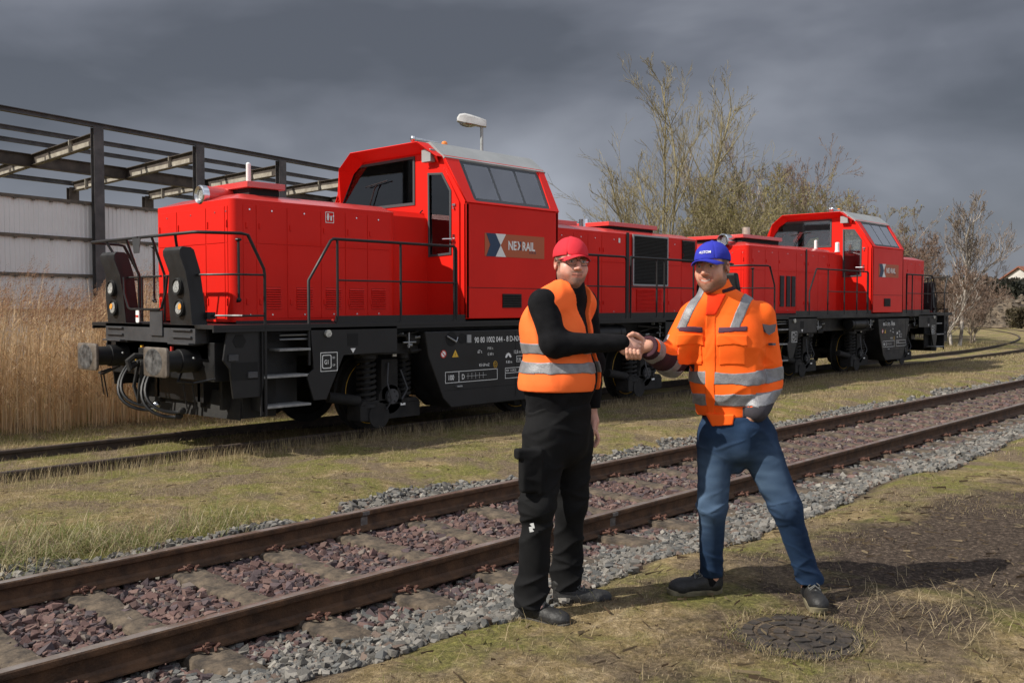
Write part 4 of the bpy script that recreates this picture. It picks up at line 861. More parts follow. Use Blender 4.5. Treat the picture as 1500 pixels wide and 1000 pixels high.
        lg = plate('logo_panel', [(0, 0), (w, 0), (w, h), (0, h)], [], .003, M_ologo, T, root)
        def P(pts): return [(p[0]/562*w, (1-p[1]/210)*h) for p in pts]
        T2 = T @ Matrix.Translation((0, 0, .0035)); T3 = T @ Matrix.Translation((0, 0, .006))
        plate('logo_arrow', P([(12, 0), (95, 0), (140, 105), (95, 210), (12, 210), (48, 105)]), [], .002, M_navy, T2, lg)
        plate('logo_wedge', P([(96, 0), (190, 0), (142, 104)]), [], .002, M_white, T2, lg); plate('logo_wedge', P([(96, 210), (190, 210), (142, 106)]), [], .002, M_white, T2, lg)
        text('logo_lettering', 'NE', .175, M_white, T2 @ Matrix.Translation((.475, .110, 0)), lg, .80, .0045)
        text('logo_lettering', 'RAIL', .175, M_white, T2 @ Matrix.Translation((.775, .110, 0)), lg, .80, .0045)
        xx = .670; plate('logo_lettering', [(xx, .110), (xx+.03, .110), (xx+.065, .172), (xx+.03, .234), (xx, .234), (xx+.035, .172)], [], .002, M_white, T2, lg)
        plate('logo_lettering', [(xx+.050, .110), (xx+.088, .110), (xx+.068, .172), (xx+.088, .234), (xx+.050, .234), (xx+.072, .172)], [], .002, M_navy, T2, lg)
        text('logo_small_lettering', 'L E A S E', .040, M_navy, T2 @ Matrix.Translation((.93, .070, 0)), lg, 1.0, .001)
def rwin(q, r_):
    """round the corners of a convex polygon"""
    out = []; n = len(q)
    for i in range(n):
        p = Vector(q[i]); a = Vector(q[i-1]); c = Vector(q[(i+1) % n]); u = (a-p).normalized()*r_; v = (c-p).normalized()*r_
        for t in (0, .33, .67, 1): out.append(tuple(p+u*(1-t)**2+v*t**2))
    return out
def panes(w):
    b0, b1, t1, t0 = [Vector(p) for p in w]; out = []
    for a, c in ((.045, .335), (.365, .655), (.685, .955)):
        P = lambda u, v: tuple((b0.lerp(b1, u)).lerp(t0.lerp(t1, u), v)); out.append([P(a, .09), P(c, .09), P(c, .90), P(a, .90)])
    return out
def end_unit(root, F):
    """everything at a loco end; F turns the x=0 end into the x=L end by a 180 degree turn"""
    def B(b, name, m, parent=root, **k):
        b.v = [tuple(F @ Vector(p)) for p in b.v]; return b.build(name, m, parent, **k)
    # buffers
    for s_ in (-1, 1):
        yc = s_*.875; b = MB()
        loops = []
        for x, k in ((.045, .97), (.030, 1.0), (.012, .99), (.004, .93)): loops.append([(x, yc+p[0]*k, 1.03+p[1]*k) for p in rrect(-.27, .27, -.165, .165, .045, 4)])
        b.loft(loops); h = B(b, 'buffer_head', M_bhead, root)
        b = MB(); b.ell((.003, yc+.03, 1.03), (.006, .205, .150), 20, 8); B(b, 'grease_stain', M_grease, h)
        b = MB(); b.cyl((.04, yc, 1.03), (.09, yc, 1.03), .135, .118, 24); b.cyl((.09, yc, 1.03), (.30, yc, 1.03), .118, .118, 24); b.cyl((.28, yc, 1.03), (.62, yc, 1.03), .135, .135, 24); B(b, 'buffer_sleeve', M_blk, root, bevel=.004)
        b = MB(); b.cyl((.09, yc, 1.03), (.105, yc, 1.03), .124, .124, 24); b.cyl((.40, yc-.01, 1.10), (.40, yc-.15, 1.06), .012, n=6); B(b, 'buffer_ring', M_alu, root)
        # light pod
        y0, y1 = sorted((s_*1.06, s_*.56)); b = MB(); pf = [(.37, 1.20), (.36, 1.44), (.335, 1.80), (.32, 2.03), (.25, 2.22), (.25, 2.28), (.28, 2.315), (.39, 2.31), (.43, 2.28), (.50, 2.05), (.55, 1.44), (.56, 1.20)]
        loops = []
        for t, yy in ((0, y0), (.5, (y0+y1)/2), (1, y1)): loops.append([(p[0], yy+(0 if p[1] > 1.5 else 0), p[1]) for p in pf])
        # taper: narrower at the top
        loops = [[(p[0], s_*(.81+(yy/s_-.81)*(1.0 if p[1] < 1.9 else .78)), p[1]) for p in [(a, c) for a, c in pf]] for yy in (y0, (y0+y1)/2, y1)]
        b.loft(loops); pod = B(b, 'light_pod', M_blk, root, bevel=.012)
        for zc, col in ((1.87, M_lensw), (1.63, M_lensw)):
            xc = .350 if zc < 1.7 else .326; nrm = Vector((-1, 0, .13)).normalized(); c = Vector((xc-.006, s_*.83, zc)); b = MB(); b.cyl(c+nrm*-.03, c+nrm*.02, .100, .100, 24); bz = B(b, 'lamp_bezel', M_hole, pod)
            b = MB(); b.cyl(c+nrm*.015, c+nrm*.024, .080, .072, 24); l_ = B(b, 'headlight', M_lensw, bz if False else pod)
            b = MB(); b.tube([c+nrm*.025+Vector((0,   .082*math.cos(a), .082*math.sin(a))) for a in np.linspace(0, 2*PI, 24, endpoint=False)], .009, 6, closed=True); 
            if zc < 1.7: pass
            B(b, 'lamp_rim', M_blk, l_)
            if zc < 1.7:
                b = MB(); b.cyl(c+nrm*.02+Vector((0, .035*s_, .01)), c+nrm*.03+Vector((0, .035*s_, .01)), .035, n=12); B(b, 'marker_lamp', M_amber, l_)
    # front plate with treads
    b = MB(); b.box(.36, .56, -1.12, 1.12, 1.225, 1.44); b.box(.34, .36, -.40, -.10, 1.30, 1.60); B(b, 'front_plate', M_gry, root, bevel=.006)
    for s_ in (-1, 1):
        y0, y1 = sorted((s_*1.06, s_*.62)); b = MB()
        for z in (1.30, 1.38): b.box(.335, .36, y0, y1, z-.010, z+.010)
        b.box(.30, .50, y0-.02, y1+.02, 1.215, 1.235); B(b, 'front_tread', M_gry, root, bevel=.003)
    b = MB(); b.prism(rrect(-.04+.18, .04+.18, 1.45, 1.60, .02, 3), 'x', .325, .34); c1 = B(b, 'warning_sign', M_white, root, smooth=0); b = MB(); b.box(.320, .326, .15, .21, 1.515, 1.54); B(b, 'sign_stripe', M_signred, c1, smooth=0)
    # buffer beam, coupler, plough
    b = MB(); b.box(.50, .75, -1.28, 1.28, .80, 1.24); b.box(.35, .55, -.22, .22, .93, 1.15); b.box(.74, 1.0, -.6, .6, .5, 1.2); B(b, 'buffer_beam', M_blk, root, bevel=.01)
    b = MB(); b.tube([(.34, 0, 1.05), (.20, 0, 1.06), (.12, 0, 1.0), (.14, 0, .93), (.22, 0, .97)], .035, 8); b.tube([(.28, .06, 1.0), (.22, .07, .7), (.25, .0, .52), (.22, -.07, .7), (.28, -.06, 1.0)], .022, 8); b.cyl((.30, -.16, .98), (.30, .16, .98), .022, n=8); B(b, 'coupling_hook', M_blk2, root)
    for k, (ya, yb, zz, m_) in enumerate(((.42, -.02, .45, M_blk), (.50, .05, .40, M_blk), (-.10, -.55, .36, M_blk), (-.2, -.62, .42, M_blk))):
        pts = [(.46, ya, .98)]+[(.46-.26*math.sin(PI*t)-.05, ya+(yb-ya)*t**1.3, .98-(.98-zz)*math.sin(PI*t*.5)**1.2*1.0) for t in np.linspace(.08, 1, 12)]+[(.44, yb-.04, zz+.02)]
        b = MB(); b.tube(pts, .021, 8); B(b, 'brake_hose', M_rubb, root)
        b = MB(); b.cyl(pts[0], Vector(pts[0])+Vector((-.07, 0, .0)), .032, n=10); b.ell(pts[-1], (.05, .035, .045), 10, 6); B(b, 'hose_fitting', M_chr if k < 2 else M_blk2, root)
    b = MB(); b.cyl((.44, .30, 1.02), (.44, .30, 1.17), .022, n=10); B(b, 'air_cock', M_signyel, root)
    b = MB(); b.cyl((.43, .22, 1.02), (.43, .22, 1.15), .022, n=10); b.cyl((.43, -.46, 1.08), (.43, -.46, 1.18), .022, n=10); B(b, 'air_cock', M_signred, root)
    for s_ in (-1, 1):
        b = MB(); b.tube([(.50, s_*1.30, .84), (.30, s_*1.20, .80), (.24, s_*.95, .80), (.38, s_*.78, .90)], .013, 6); b.tube([(.30, s_*1.15, .80), (.34, s_*1.15, .52)], .008, 6); b.tube([(.27, s_*1.0, .80), (.32, s_*1.0, .5)], .008, 6); B(b, 'shunter_grab', M_blk, root)
    b = MB(); b.loft([[(x+(.04 if z < .4 else 0), -1.24, z), (x-.05, 0, z), (x+(.04 if z < .4 else 0), 1.24, z), (x+.05, 1.24, z), (x+.05, -1.24, z)] for x, z in ((.80, .34), (.84, .46), (.88, .66))])
    b.box(.86, 1.3, -1.27, -1.21, .36, .80); b.box(.86, 1.3, 1.21, 1.27, .36, .80)
    for y in (-1.0, -.5, .5, 1.0): b.box(.74, .90, y-.03, y+.03, .45, .85)
    B(b, 'rail_guard', M_blk2, root)
    # railings round the end
    b = MB(); r_ = .0175; E = []
    for s_ in (-1, 1):
        b.tube([(.27, s_*.02, 2.455), (.27, s_*1.27, 2.455), (.30, s_*1.32, 2.455), (.72, s_*1.50, 2.455), (.80, s_*1.51, 2.44), (1.0, s_*1.51, 2.07), (1.01, s_*1.51, 2.0), (1.01, s_*1.51, .40)], r_, 8)
        b.tube([(.42, s_*.60, 2.0), (.45, s_*1.08, 2.0), (.60, s_*1.42, 2.0), (.72, s_*1.51, 2.0), (1.01, s_*1.51, 2.0)], .013, 6)
        b.tube([(.55, s_*1.05, 1.54), (.72, s_*1.51, 1.54), (1.01, s_*1.51, 1.54)], .013, 6); b.box(.52, .62, s_*1.06-.05, s_*1.06+.05, 1.50, 1.58)
        b.tube([(.27, s_*.87, 2.45), (.33, s_*.80, 2.30)], .016, 6)
        b.tube([(.27, s_*.32, 2.45), (.42, s_*.32, 2.02), (.42, s_*.32, 1.46)], .015, 6)
        b.tube([(.42, s_*.30, 2.0), (.42, s_*.60, 2.0)], .013, 6)
        b.tube([(.34, s_*.55, 2.0), (.33, s_*.52, 1.8), (.33, s_*.42, 1.63), (.33, s_*.36, 1.61), (.33, 0, 1.61)], .014, 6)
    b.tube([(.42, .24, 2.0), (.42, -.24, 2.0)], .013, 6); b.tube([(.42, .24, 2.0), (.42, .24, 1.46)], .013, 6)
    B(b, 'end_railing', M_blk, root)
    b = MB(); b.prism([(.14, 2.45), (-.07, 2.45), (-.03, 2.27), (.10, 2.27)], 'x', .255, .262); B(b, 'number_board', M_gry, root, smooth=0)
    for s_ in (-1, 1):
        b = MB(); b.tube([(.97, s_*.985, 1.70), (.97, s_*1.03, 1.72), (.97, s_*1.03, 2.40), (.97, s_*.985, 2.42)], .014, 6); b.ell((.97, s_*1.03, 1.72), (.03, .03, .03), 8, 6); b.ell((.97, s_*1.03, 2.42), (.04, .04, .02), 8, 6); B(b, 'corner_grab', M_blk, root)
        # corner plates and shunter steps
        y = s_*1.47; ya, yb = sorted((y, y-s_*.03))
        b = MB(); b.prism([(.56, 1.40), (.98, 1.40), (.98, .62), (.62, .62), (.58, .95), (.50, 1.05)], 'y', ya, yb); b.box(.55, .98, min(s_*1.25, s_*1.5), max(s_*1.25, s_*1.5), 1.37, 1.40); B(b, 'corner_plate', M_blk, root, bevel=.004)
        b = MB(); b.cyl((.70, y+s_*.004, 1.26), (.70, y-s_*.01, 1.26), .085, n=6); B(b, 'corner_recess', M_hole, root, smooth=0)
        b = MB(); b.box(.60, .93, min(y+s_*.003, y), max(y+s_*.003, y), .82, 1.02); B(b, 'corner_recess', M_hole, root, smooth=0)
        b = MB(); b.box(.56, .68, min(s_*1.38, s_*1.49), max(s_*1.38, s_*1.49), 1.04, 1.11); B(b, 'shunter_step', M_gry, root, bevel=.004); b = MB(); b.box(.80, .92, min(s_*1.40, s_*1.492), max(s_*1.40, s_*1.492), .84, .91); B(b, 'shunter_step', M_gry, root, bevel=.004)
        # cab access steps
        for xa, xb, z, d in ((1.19, 1.62, 1.15, .22), (.99, 1.60, .845, .28), (1.0, 1.62, .50, .28)):
            b = MB(); b.box(xa, xb, min(s_*1.52, s_*(1.52-d)), max(s_*1.52, s_*(1.52-d)), z-.022, z+.006); B(b, 'access_step', M_tread, root, bevel=.004)
        b = MB(); b.box(.99, 1.64, min(s_*1.18, s_*1.20), max(s_*1.18, s_*1.20), .45, 1.40); b.box(.97, .99, min(s_*1.20, s_*1.50), max(s_*1.20, s_*1.50), .45, 1.40); b.prism([(.95, .58), (1.02, .9), (1.02, .46), (.95, .40)], 'y', *sorted((s_*1.48, s_*1.50)))
        B(b, 'step_well', M_blk, root, smooth=0)
        b = MB()
        for z in (1.31, 1.26): b.tube([(1.27, s_*1.40, z), (1.70, s_*1.47, z)], .011, 6)
        B(b, 'step_grab', M_alu, root)
        b = MB(); b.prism([(1.62, 1.40), (2.95, 1.40), (2.95, 1.06), (2.10, 1.05), (1.84, .53), (1.66, .53), (1.57, .80), (1.57, .84), (1.66, .90)], 'y', *sorted((s_*1.49, s_*1.52))); pl = B(b, 'bogie_bracket', M_blk, root, bevel=.004)
        yy = s_*1.521
        def FR(x, z): # writing frame on a side plate, reads left to right from outside
            o_ = F @ Vector((x, yy, z)); ex = (F.to_3x3() @ Vector((1, 0, 0))); ny = (F.to_3x3() @ Vector((0, s_, 0))).y
            if ny < 0: ex = Vector((1, 0, 0))
            else: ex = Vector((-1, 0, 0))
            return frameM(o_+Vector((0, .0015 if ny > 0 else -.0015, 0)), ex, (0, 0, 1))
        Mx = FR(1.88, .98)
        plate('marking_frame', rrect(-.125, .125, -.115, .115, .005, 1), [rrect(-.117, .117, -.107, .107, .004, 1)], .001, M_white, Mx, pl)
        plate('marking_frame', rrect(-.10, .035, -.08, .085, .02, 3), [rrect(-.09, .025, -.07, .075, .015, 3)], .001, M_white, Mx, pl)
        text('marking_text', 'G1', .075, M_white, Mx @ Matrix.Translation((-.070, -.028, 0)), pl, .75, .001)
        text('marking_text', 'SD', .035, M_white, Mx @ Matrix.Translation((.050, .035, 0)), pl, .9); text('marking_text', 'GP', .035, M_white, Mx @ Matrix.Translation((.050, -.055, 0)), pl, .9)
        b = MB(); b.box(2.16, 2.32, min(yy, yy+s_*.002), max(yy, yy+s_*.002), 1.16, 1.31); B(b, 'bracket_opening', M_hole, pl, smooth=0)
        plate('marking_triangle', [(-.04, .03), (.04, .03), (0, -.03)], [], .001, M_white, FR(2.24, 1.10), pl)
        b = MB(); b.cyl((1.86, s_*1.52, 1.32), (1.86, s_*1.55, 1.32), .045, n=16); B(b, 'side_lamp', M_lensw, root)
def bogie(root, xc):
    for s_ in (-1, 1):
        for dx, r_, z0, z1 in ((-.31, .135, .38, .97), (.33, .105, .42, .95)):
            pts = []; n = 8*12
            for i in range(n+1): a = 2*PI*i/12; pts.append((xc+dx+math.cos(a)*(r_-.024), s_*1.08+math.sin(a)*(r_-.024), z0+(z1-z0)*i/n))
            b = MB(); b.tube(pts, .0245, 6); b.build('coil_spring', M_blk2, root)
            b = MB(); b.cyl((xc+dx, s_*1.08, z1), (xc+dx, s_*1.08, z1+.06), r_+.02, n=18); b.cyl((xc+dx, s_*1.08, z0-.05), (xc+dx, s_*1.08, z0), r_+.02, n=18); b.cyl((xc+dx, s_*1.08, z0), (xc+dx, s_*1.08, z1), r_*.45, n=12); b.build('spring_seat', M_blk, root)
        y0, y1 = sorted((s_*.92, s_*1.20))
        b = MB(); b.box(xc-.50, xc+.52, y0, y1, .16, .36); b.prism([(xc-.50, .36), (xc+.52, .36), (xc+.45, .42), (xc-.45, .42)], 'y', y0, y1); b.cyl((xc, y0, .42), (xc, y1+.0, .42), .20, n=24); b.box(xc-.15, xc+.13, y0, y1, .42, .95); b.cyl((xc-.2, s_*1.2, .22), (xc-.2, s_*1.22, .22), .17, n=20)
        b.build('axle_box', M_blk2, root, bevel=.012)
        b = MB(); b.cyl((xc, s_*1.21, .46), (xc, s_*1.25, .46), .10, n=20)
        for k in range(6): a = k*PI/3; b.cyl((xc+.075*math.cos(a), s_*1.24, .46+.075*math.sin(a)), (xc+.075*math.cos(a), s_*1.265, .46+.075*math.sin(a)), .014, n=6)
        b.build('axle_cap', M_gry, root)
        b = MB(); b.tube([(xc-.05, s_*1.22, .9), (xc-.12, s_*1.28, .65), (xc-.06, s_*1.30, .42), (xc-.10, s_*1.24, .30)], .013, 6); b.tube([(xc+.16, s_*1.22, .8), (xc+.22, s_*1.29, .55), (xc+.14, s_*1.27, .42), (xc+.18, s_*1.23, .34)], .011, 6); b.build('sensor_cable', M_gry, root)
        b = MB(); b.box(xc+.04, xc+.10, s_*1.20-.01, s_*1.20+.01, .98, 1.08); b.box(xc+.14, xc+.22, s_*1.24-.005, s_*1.24+.005, .33, .36); b.build('tag_plate', M_white, root, smooth=0)
        # wheel
        yw = s_*.735; b = MB(); prof = [(.05, -.07), (.14, -.07), (.14, -.045), (.36, -.02), (.40, -.065), (.50, -.065), (.505, .03), (.535, .045), (.535, .07), (.42, .07), (.40, .03), (.14, .05), (.05, .06)]
        loops = [[(xc+math.cos(2*PI*i/40)*p[0], yw-s_*p[1], .5+math.sin(2*PI*i/40)*p[0]) for i in range(40)] for p in prof]; b.loft(loops)
        w = b.build('wheel', M_blk2, root); b = MB(); b.tube([(xc+math.cos(2*PI*i/40)*.43, yw+s_*.066, .5+math.sin(2*PI*i/40)*.43) for i in range(40)], .006, 4, closed=True); b.build('wheel_marking', M_signyel, w)
        # upper clutter between springs and deck
        b = MB(); b.box(xc-.6, xc+.6, s_*1.2-.12, s_*1.2+.12, 1.02, 1.16); b.cyl((xc+.2, s_*1.3, 1.20), (xc+.55, s_*1.3, 1.20), .08, n=14); b.tube([(xc-.5, s_*1.38, 1.30), (xc+.1, s_*1.40, 1.26), (xc+.2, s_*1.38, 1.05), (xc+.6, s_*1.36, 1.08)], .016, 6); b.tube([(xc-.4, s_*1.36, 1.2), (xc+.5, s_*1.38, 1.33)], .012, 6); b.build('suspension_beam', M_blk2, root)
        b = MB()
        for k in range(7): xx = xc-.4+rng.random()*.9; zz = 1.08+rng.random()*.26; b.cyl((xx, s_*1.37, zz), (xx+.05*rng.random(), s_*1.42, zz+.01), .012+.012*rng.random(), n=8)
        b.cyl((xc+.15, s_*1.40, 1.10), (xc+.15, s_*1.40, 1.30), .014, n=8); b.cyl((xc+.05, s_*1.40, 1.17), (xc+.27, s_*1.40, 1.17), .012, n=8); b.build('pipe_fittings', M_alu, root)
        b = MB(); b.cyl((xc-.9, s_*1.05, .50), (xc-.45, s_*1.10, .42), .07, n=12); b.build('damper', M_blk2, root)
    b = MB(); b.cyl((xc, -.75, .5), (xc, .75, .5), .085, n=14); b.build('axle', M_blk2, root)
def locomotive(name, X0, label, c0, number, doorsA, doorsB, extra, tank=(3.50, 6.85), ts=1.0):
    root = empty(name, (X0, 10.94, 0), 0, label, 'locomotive', 'red diesel locomotives coupled on the rear track')
    c1 = c0+1.96
    hood(root, .95, c0-.002, -1, doorsA, .75, 'front_hood'); hood(root, c1+.002, L_-.95, 1, doorsB, .35 if c0 < 4.5 else .6, 'rear_hood'); cab(root, c0, c1)
    b = MB(); b.box(.36, L_-.36, -1.52, 1.52, 1.395, 1.44); b.box(.50, L_-.50, -1.15, 1.15, 1.05, 1.395); b.box(.36, L_-.36, -1.52, -1.49, 1.36, 1.395); b.box(.36, L_-.36, 1.49, 1.52, 1.36, 1.395); b.build('frame_deck', M_blk, root, bevel=.003)
    for xa, xb in ((2.0, c0-.003), (c1+.003, 9.9)): b = MB(); b.box(xa, xb, -1.505, -1.49, 1.44, 1.53); b.build('toe_board', M_blk, root, smooth=0)
    for e in (0, 1):
        F = Matrix.Identity(4) if e == 0 else Matrix.Translation((L_, 0, 0)) @ Matrix.Rotation(PI, 4, 'Z'); end_unit(root, F)
    for xc in (3.10, 6.01, 8.92): bogie(root, xc)
    # tank / battery skirt with the writing
    t0, t1 = tank
    for s_ in (-1, 1):
        ya, yb = sorted((s_*1.505, s_*.95)); b = MB(); b.prism([(t0-.06, 1.31), (t1+.06, 1.31), (t1-.02, .95), (t1-.28, .40), (t1-.42, .26), (t0+.42, .26), (t0+.26, .40), (t0, .98)], 'y', ya, yb); tk = b.build('side_tank', M_blk, root, bevel=.02)
        b = MB(); y = s_*1.506; b.cyl((t0+.42, y, 1.2), (t0+.42, y+s_*.003, 1.2), .10, n=24); b.cyl((t0+.62, y, 1.2), (t0+.62, y+s_*.003, 1.2), .07, n=24); b.build('tank_recess', M_hole, tk, smooth=0)
        b = MB(); b.tube([(t0+.32, y+s_*.02, 1.24), (t0+.48, y+s_*.03, 1.16), (t0+.52, y+s_*.02, 1.22)], .010, 6); b.box(t0+.50, t0+.60, min(y, y+s_*.03), max(y, y+s_*.03), .54, .56); b.box(t0+.7, t0+.78, min(y, y+s_*.02), max(y, y+s_*.02), 1.14, 1.25); b.build('filler_fitting', M_alu, tk)
        b = MB()
        for xx in (t0+1.7, t0+3.0): b.box(xx, xx+.006, min(y, y+s_*.002), max(y, y+s_*.002), .34, 1.28)
        b.box(t0+.3, t1-.3, min(y, y+s_*.002), max(y, y+s_*.002), .50, .506); b.build('tank_seam', M_hole, tk, smooth=0)
        def FT(x, z): return frameM(((t0+x) if s_ < 0 else (t1-x), s_*1.5085, z), (-s_*1.0, 0, 0), (0, 0, 1))
        if ts != 1: FT0 = FT; FT = lambda x, z: FT0(x*ts, z) @ Matrix.Diagonal((ts, 1, 1, 1))
        text('vehicle_number', number, .112, M_white, FT(.86 if ts == 1 else .3, 1.135), tk, .80, .001)
        text('weight_text', '67 t', .068, M_white, FT(.92, .985), tk, .8); text('weight_text', 'P 81 t', .055, M_white, FT(1.12, 1.03), tk, .85); text('weight_text', 'G 60 t', .055, M_white, FT(1.12, .95), tk, .85)
        text('brake_text', 'KE-GP-mZ', .058, M_white, FT(.95, .80), tk, .8); text('brake_text', 'D', .07, M_signyel, FT(1.255, .79), tk, .8)
        plate('brake_ring', [(.04*math.cos(a)+1.277, .05*math.sin(a)+.815) for a in np.linspace(0, 2*PI, 20, endpoint=False)], [[(.033*math.cos(a)+1.277, .043*math.sin(a)+.815) for a in np.linspace(0, 2*PI, 20, endpoint=False)]], .001, M_signyel, FT(0, 0), tk)
        plate('marking_frame', rrect(.30, 1.32, .60, .755, .003, 1), [rrect(.307, .552, .607, .748, .002, 1), rrect(.562, 1.313, .607, .748, .002, 1)], .001, M_white, FT(0, 0), tk)
        text('brake_text', '100', .10, M_white, FT(.35, .640), tk, .78, .001); text('brake_text', 'D', .10, M_white, FT(.61, .640), tk, .78, .001)
        for k in range(5): plate('marking_line', rrect(.73+k*.075, .733+k*.075, .635, .72, .001, 1), [], .001, M_white, FT(0, 0), tk)
        plate('marking_line', rrect(.70, 1.1, .676, .679, .001, 1), [], .001, M_white, FT(0, 0), tk)
        plate('prohibition_sign', [(.20+.055*math.cos(a), 1.0+.055*math.sin(a)) for a in np.linspace(0, 2*PI, 20, endpoint=False)], [], .001, M_white, FT(.07, 0), tk)
        plate('prohibition_ring', [(.20+.055*math.cos(a), 1.0+.055*math.sin(a)) for a in np.linspace(0, 2*PI, 20, endpoint=False)], [[(.20+.04*math.cos(a), 1.0+.04*math.sin(a)) for a in np.linspace(0, 2*PI, 20, endpoint=False)]], .002, M_signred, FT(.07, 0), tk)
        plate('prohibition_bar', [(.165, 1.045), (.155, 1.035), (.235, .955), (.245, .965)], [], .002, M_signred, FT(.07, 0), tk)
        plate('warning_triangle', [(.43, .95), (.55, .95), (.49, 1.05)], [], .001, M_signyel, FT(0, 0), tk); text('warning_triangle', '!', .06, M_blk, FT(.482, .962) @ Matrix.Translation((0, 0, .001)), tk)
        text('length_text', '12,8 m', .07, M_white, FT(1.66, .955), tk, .8); text('length_text', 'R 80 m', .055, M_white, FT(1.50, .82), tk, .8)
        plate('gear_symbol', [((.055+.016*(k % 2))*math.cos(PI*k/14)+1.55, (.06+.016*(k % 2))*math.sin(PI*k/14)+.90) for k in range(15)]+[(1.515, .90), (1.55, .94), (1.585, .90)][::-1], [], .001, M_white, FT(0, 0), tk)
        plate('marking_frame', rrect(1.72, 1.95, .83, .92, .003, 1), [rrect(1.727, 1.943, .837, .913, .002, 1)], .001, M_white, FT(0, 0), tk); text('brake_text', 'R 80', .06, M_white, FT(1.74, .85), tk, .7)
        plate('marking_frame', rrect(1.48, 2.35, .60, .755, .003, 1), [rrect(1.487, 2.343, .607, .675, .002, 1), rrect(1.487, 2.343, .682, .748, .002, 1)], .001, M_white, FT(0, 0), tk); text('revision_text', 'REV  11.04.22', .045, M_white, FT(1.50, .700), tk, .85)
        # air tank under the deck
        ar = 7.05 if ts == 1 else 5.0
        b = MB(); b.cyl((ar, s_*1.34, 1.20), (ar+.93, s_*1.34, 1.20), .13, n=20)
        for xx in (ar+.13, ar+.8): b.tube([(xx, s_*1.34+.134*math.cos(a), 1.2+.134*math.sin(a)) for a in np.linspace(0, 2*PI, 16, endpoint=False)], .006, 4, closed=True)
        b.build('air_reservoir', M_blk, root)
    # railings along the walkways
    def side_rail(x0, x1, posts, slope0, slope1):
        for s_ in (-1, 1):
            y = s_*1.50; b = MB(); pts = []
            if slope0: pts += [(x0-.32, y, .95), (x0-.32, y, 1.95), (x0, y, 2.43), (x0+.04, y, 2.455)]
            else: pts += [(x0, y, 1.44), (x0, y, 2.455)]
            if slope1: pts += [(x1-.04, y, 2.455), (x1, y, 2.43), (x1+.32, y, 1.95), (x1+.32, y, .95)]
            else: pts += [(x1-.05, y, 2.455), (x1-.01, y, 2.43), (x1, y, 2.38), (x1, y, 1.40)]
            b.tube(pts, .0175, 8)
            for p in posts: b.tube([(p, y, 1.38), (p, y, 2.45)], .0165, 8); b.box(p-.03, p+.03, y-.012, y+.012, 1.36, 1.46)
            b.tube([((posts[0] if slope0 else x0), y, 1.96), (x1 if not slope1 else posts[-1], y, 1.96)], .012, 6)
            b.build('side_railing', M_blk, root)
            b = MB()
            for p in list(posts): b.cyl((p-.07, y-s_*.02, 1.475), (p-.07, y+s_*.004, 1.475), .014, n=8); b.cyl((p+.07, y-s_*.02, 1.475), (p+.07, y+s_*.004, 1.475), .014, n=8)
            b.build('railing_bolt', M_signred, root)
    extra(root, c0, c1, side_rail)
    return root
# nearer locomotive: short hood, cab, long hood
def ex1(root, c0, c1, side_rail):
    side_rail(1.93, 4.02, [2.03, 3.03, 3.98], True, False)
    side_rail(c1+.30, 7.93, [7.17, 7.93], False, False); side_rail(8.05, L_-1.93, [8.82, 9.05, L_-2.03], False, True)
    lid(root, 1.30, 1.84, -.70, .12, 3.01, .13); antenna(root, 1.72, -.05, 3.15, .34)
    b = MB(); b.loft([[(1.0, -.20+.11*math.cos(a), 3.0+.115*math.sin(a)) for a in np.linspace(0, 2*PI, 20, endpoint=False)], [(1.75, -.18+.11*math.cos(a), 2.98+.13*math.sin(a)) for a in np.linspace(0, 2*PI, 20, endpoint=False)]]); b.build('lamp_cowl', M_redtop, root)
    b = MB(); b.loft([[(x, -.20+r_*math.cos(a), 3.0+r_*math.sin(a)) for a in np.linspace(0, 2*PI, 24, endpoint=False)] for x, r_ in ((1.02, .118), (.95, .118), (.935, .104), (.95, .070), (.98, .066))], False, True); b.build('top_headlight', M_chr, root)
    b = MB(); b.cyl((.965, -.20, 3.0), (.970, -.20, 3.0), .070, n=24); b.build('headlight_glass', M_lensw, root)
    y = -.9475
    louver_panel(root, 8.88, 9.93, 2.03, 2.88, y, True, 34); louver_panel(root, 10.46, 10.90, 2.47, 2.88, y, False, 16); 
    b = MB(); b.box(8.68, 8.76, y-.008, y+.002, 1.46, 2.93); b.build('hood_joint', M_blk, root, smooth=0)
    b = MB()
    for i in range(16): z = 1.56+i*.024; b.prism([(y, z), (y-.014, z+.004), (y, z+.02)], 'x', 9.0, 9.8)
    b.build('louvre', M_red, root, smooth=0)
    lid(root, 6.5, 7.8, -.55, .75, 3.0, .07); lid(root, 8.5, 10.0, -.70, .70, 3.01, .10); antenna(root, 7.0, -.1, 3.08, .16, .035); b = MB(); b.cyl((8.55, -.1, 3.0), (8.55, -.1, 3.2), .09, n=18); b.build('exhaust_pipe', M_chr, root)
    plate('info_sign', rrect(0, .13, 0, .14, .004, 1), [rrect(.008, .122, .008, .132, .003, 1)], .001, M_white, frameM((2.26, -.951, 2.70), (1, 0, 0), (0, 0, 1)), root)
    plate('info_sign', [(.03, .03), (.05, .03), (.06, .08), (.05, .12), (.03, .12), (.02, .07)], [], .001, M_white, frameM((2.26, -.951, 2.70), (1, 0, 0), (0, 0, 1)), root); plate('info_sign', [(.075, .03), (.10, .03), (.10, .09), (.075, .09)], [], .001, M_white, frameM((2.26, -.951, 2.70), (1, 0, 0), (0, 0, 1)), root)
    plate('info_sign', rrect(0, .05, 0, .08, .004, 1), [], .001, M_white, frameM((8.45, -.951, 2.74), (1, 0, 0), (0, 0, 1)), root)
dA = [(1.08, 1.26, 'p'), (1.26, 1.69, 'l'), (1.69, 2.19, 'l'), (2.19, 2.57, 'l'), (2.57, 2.93, 'l'), (2.93, 3.30, 'l')]
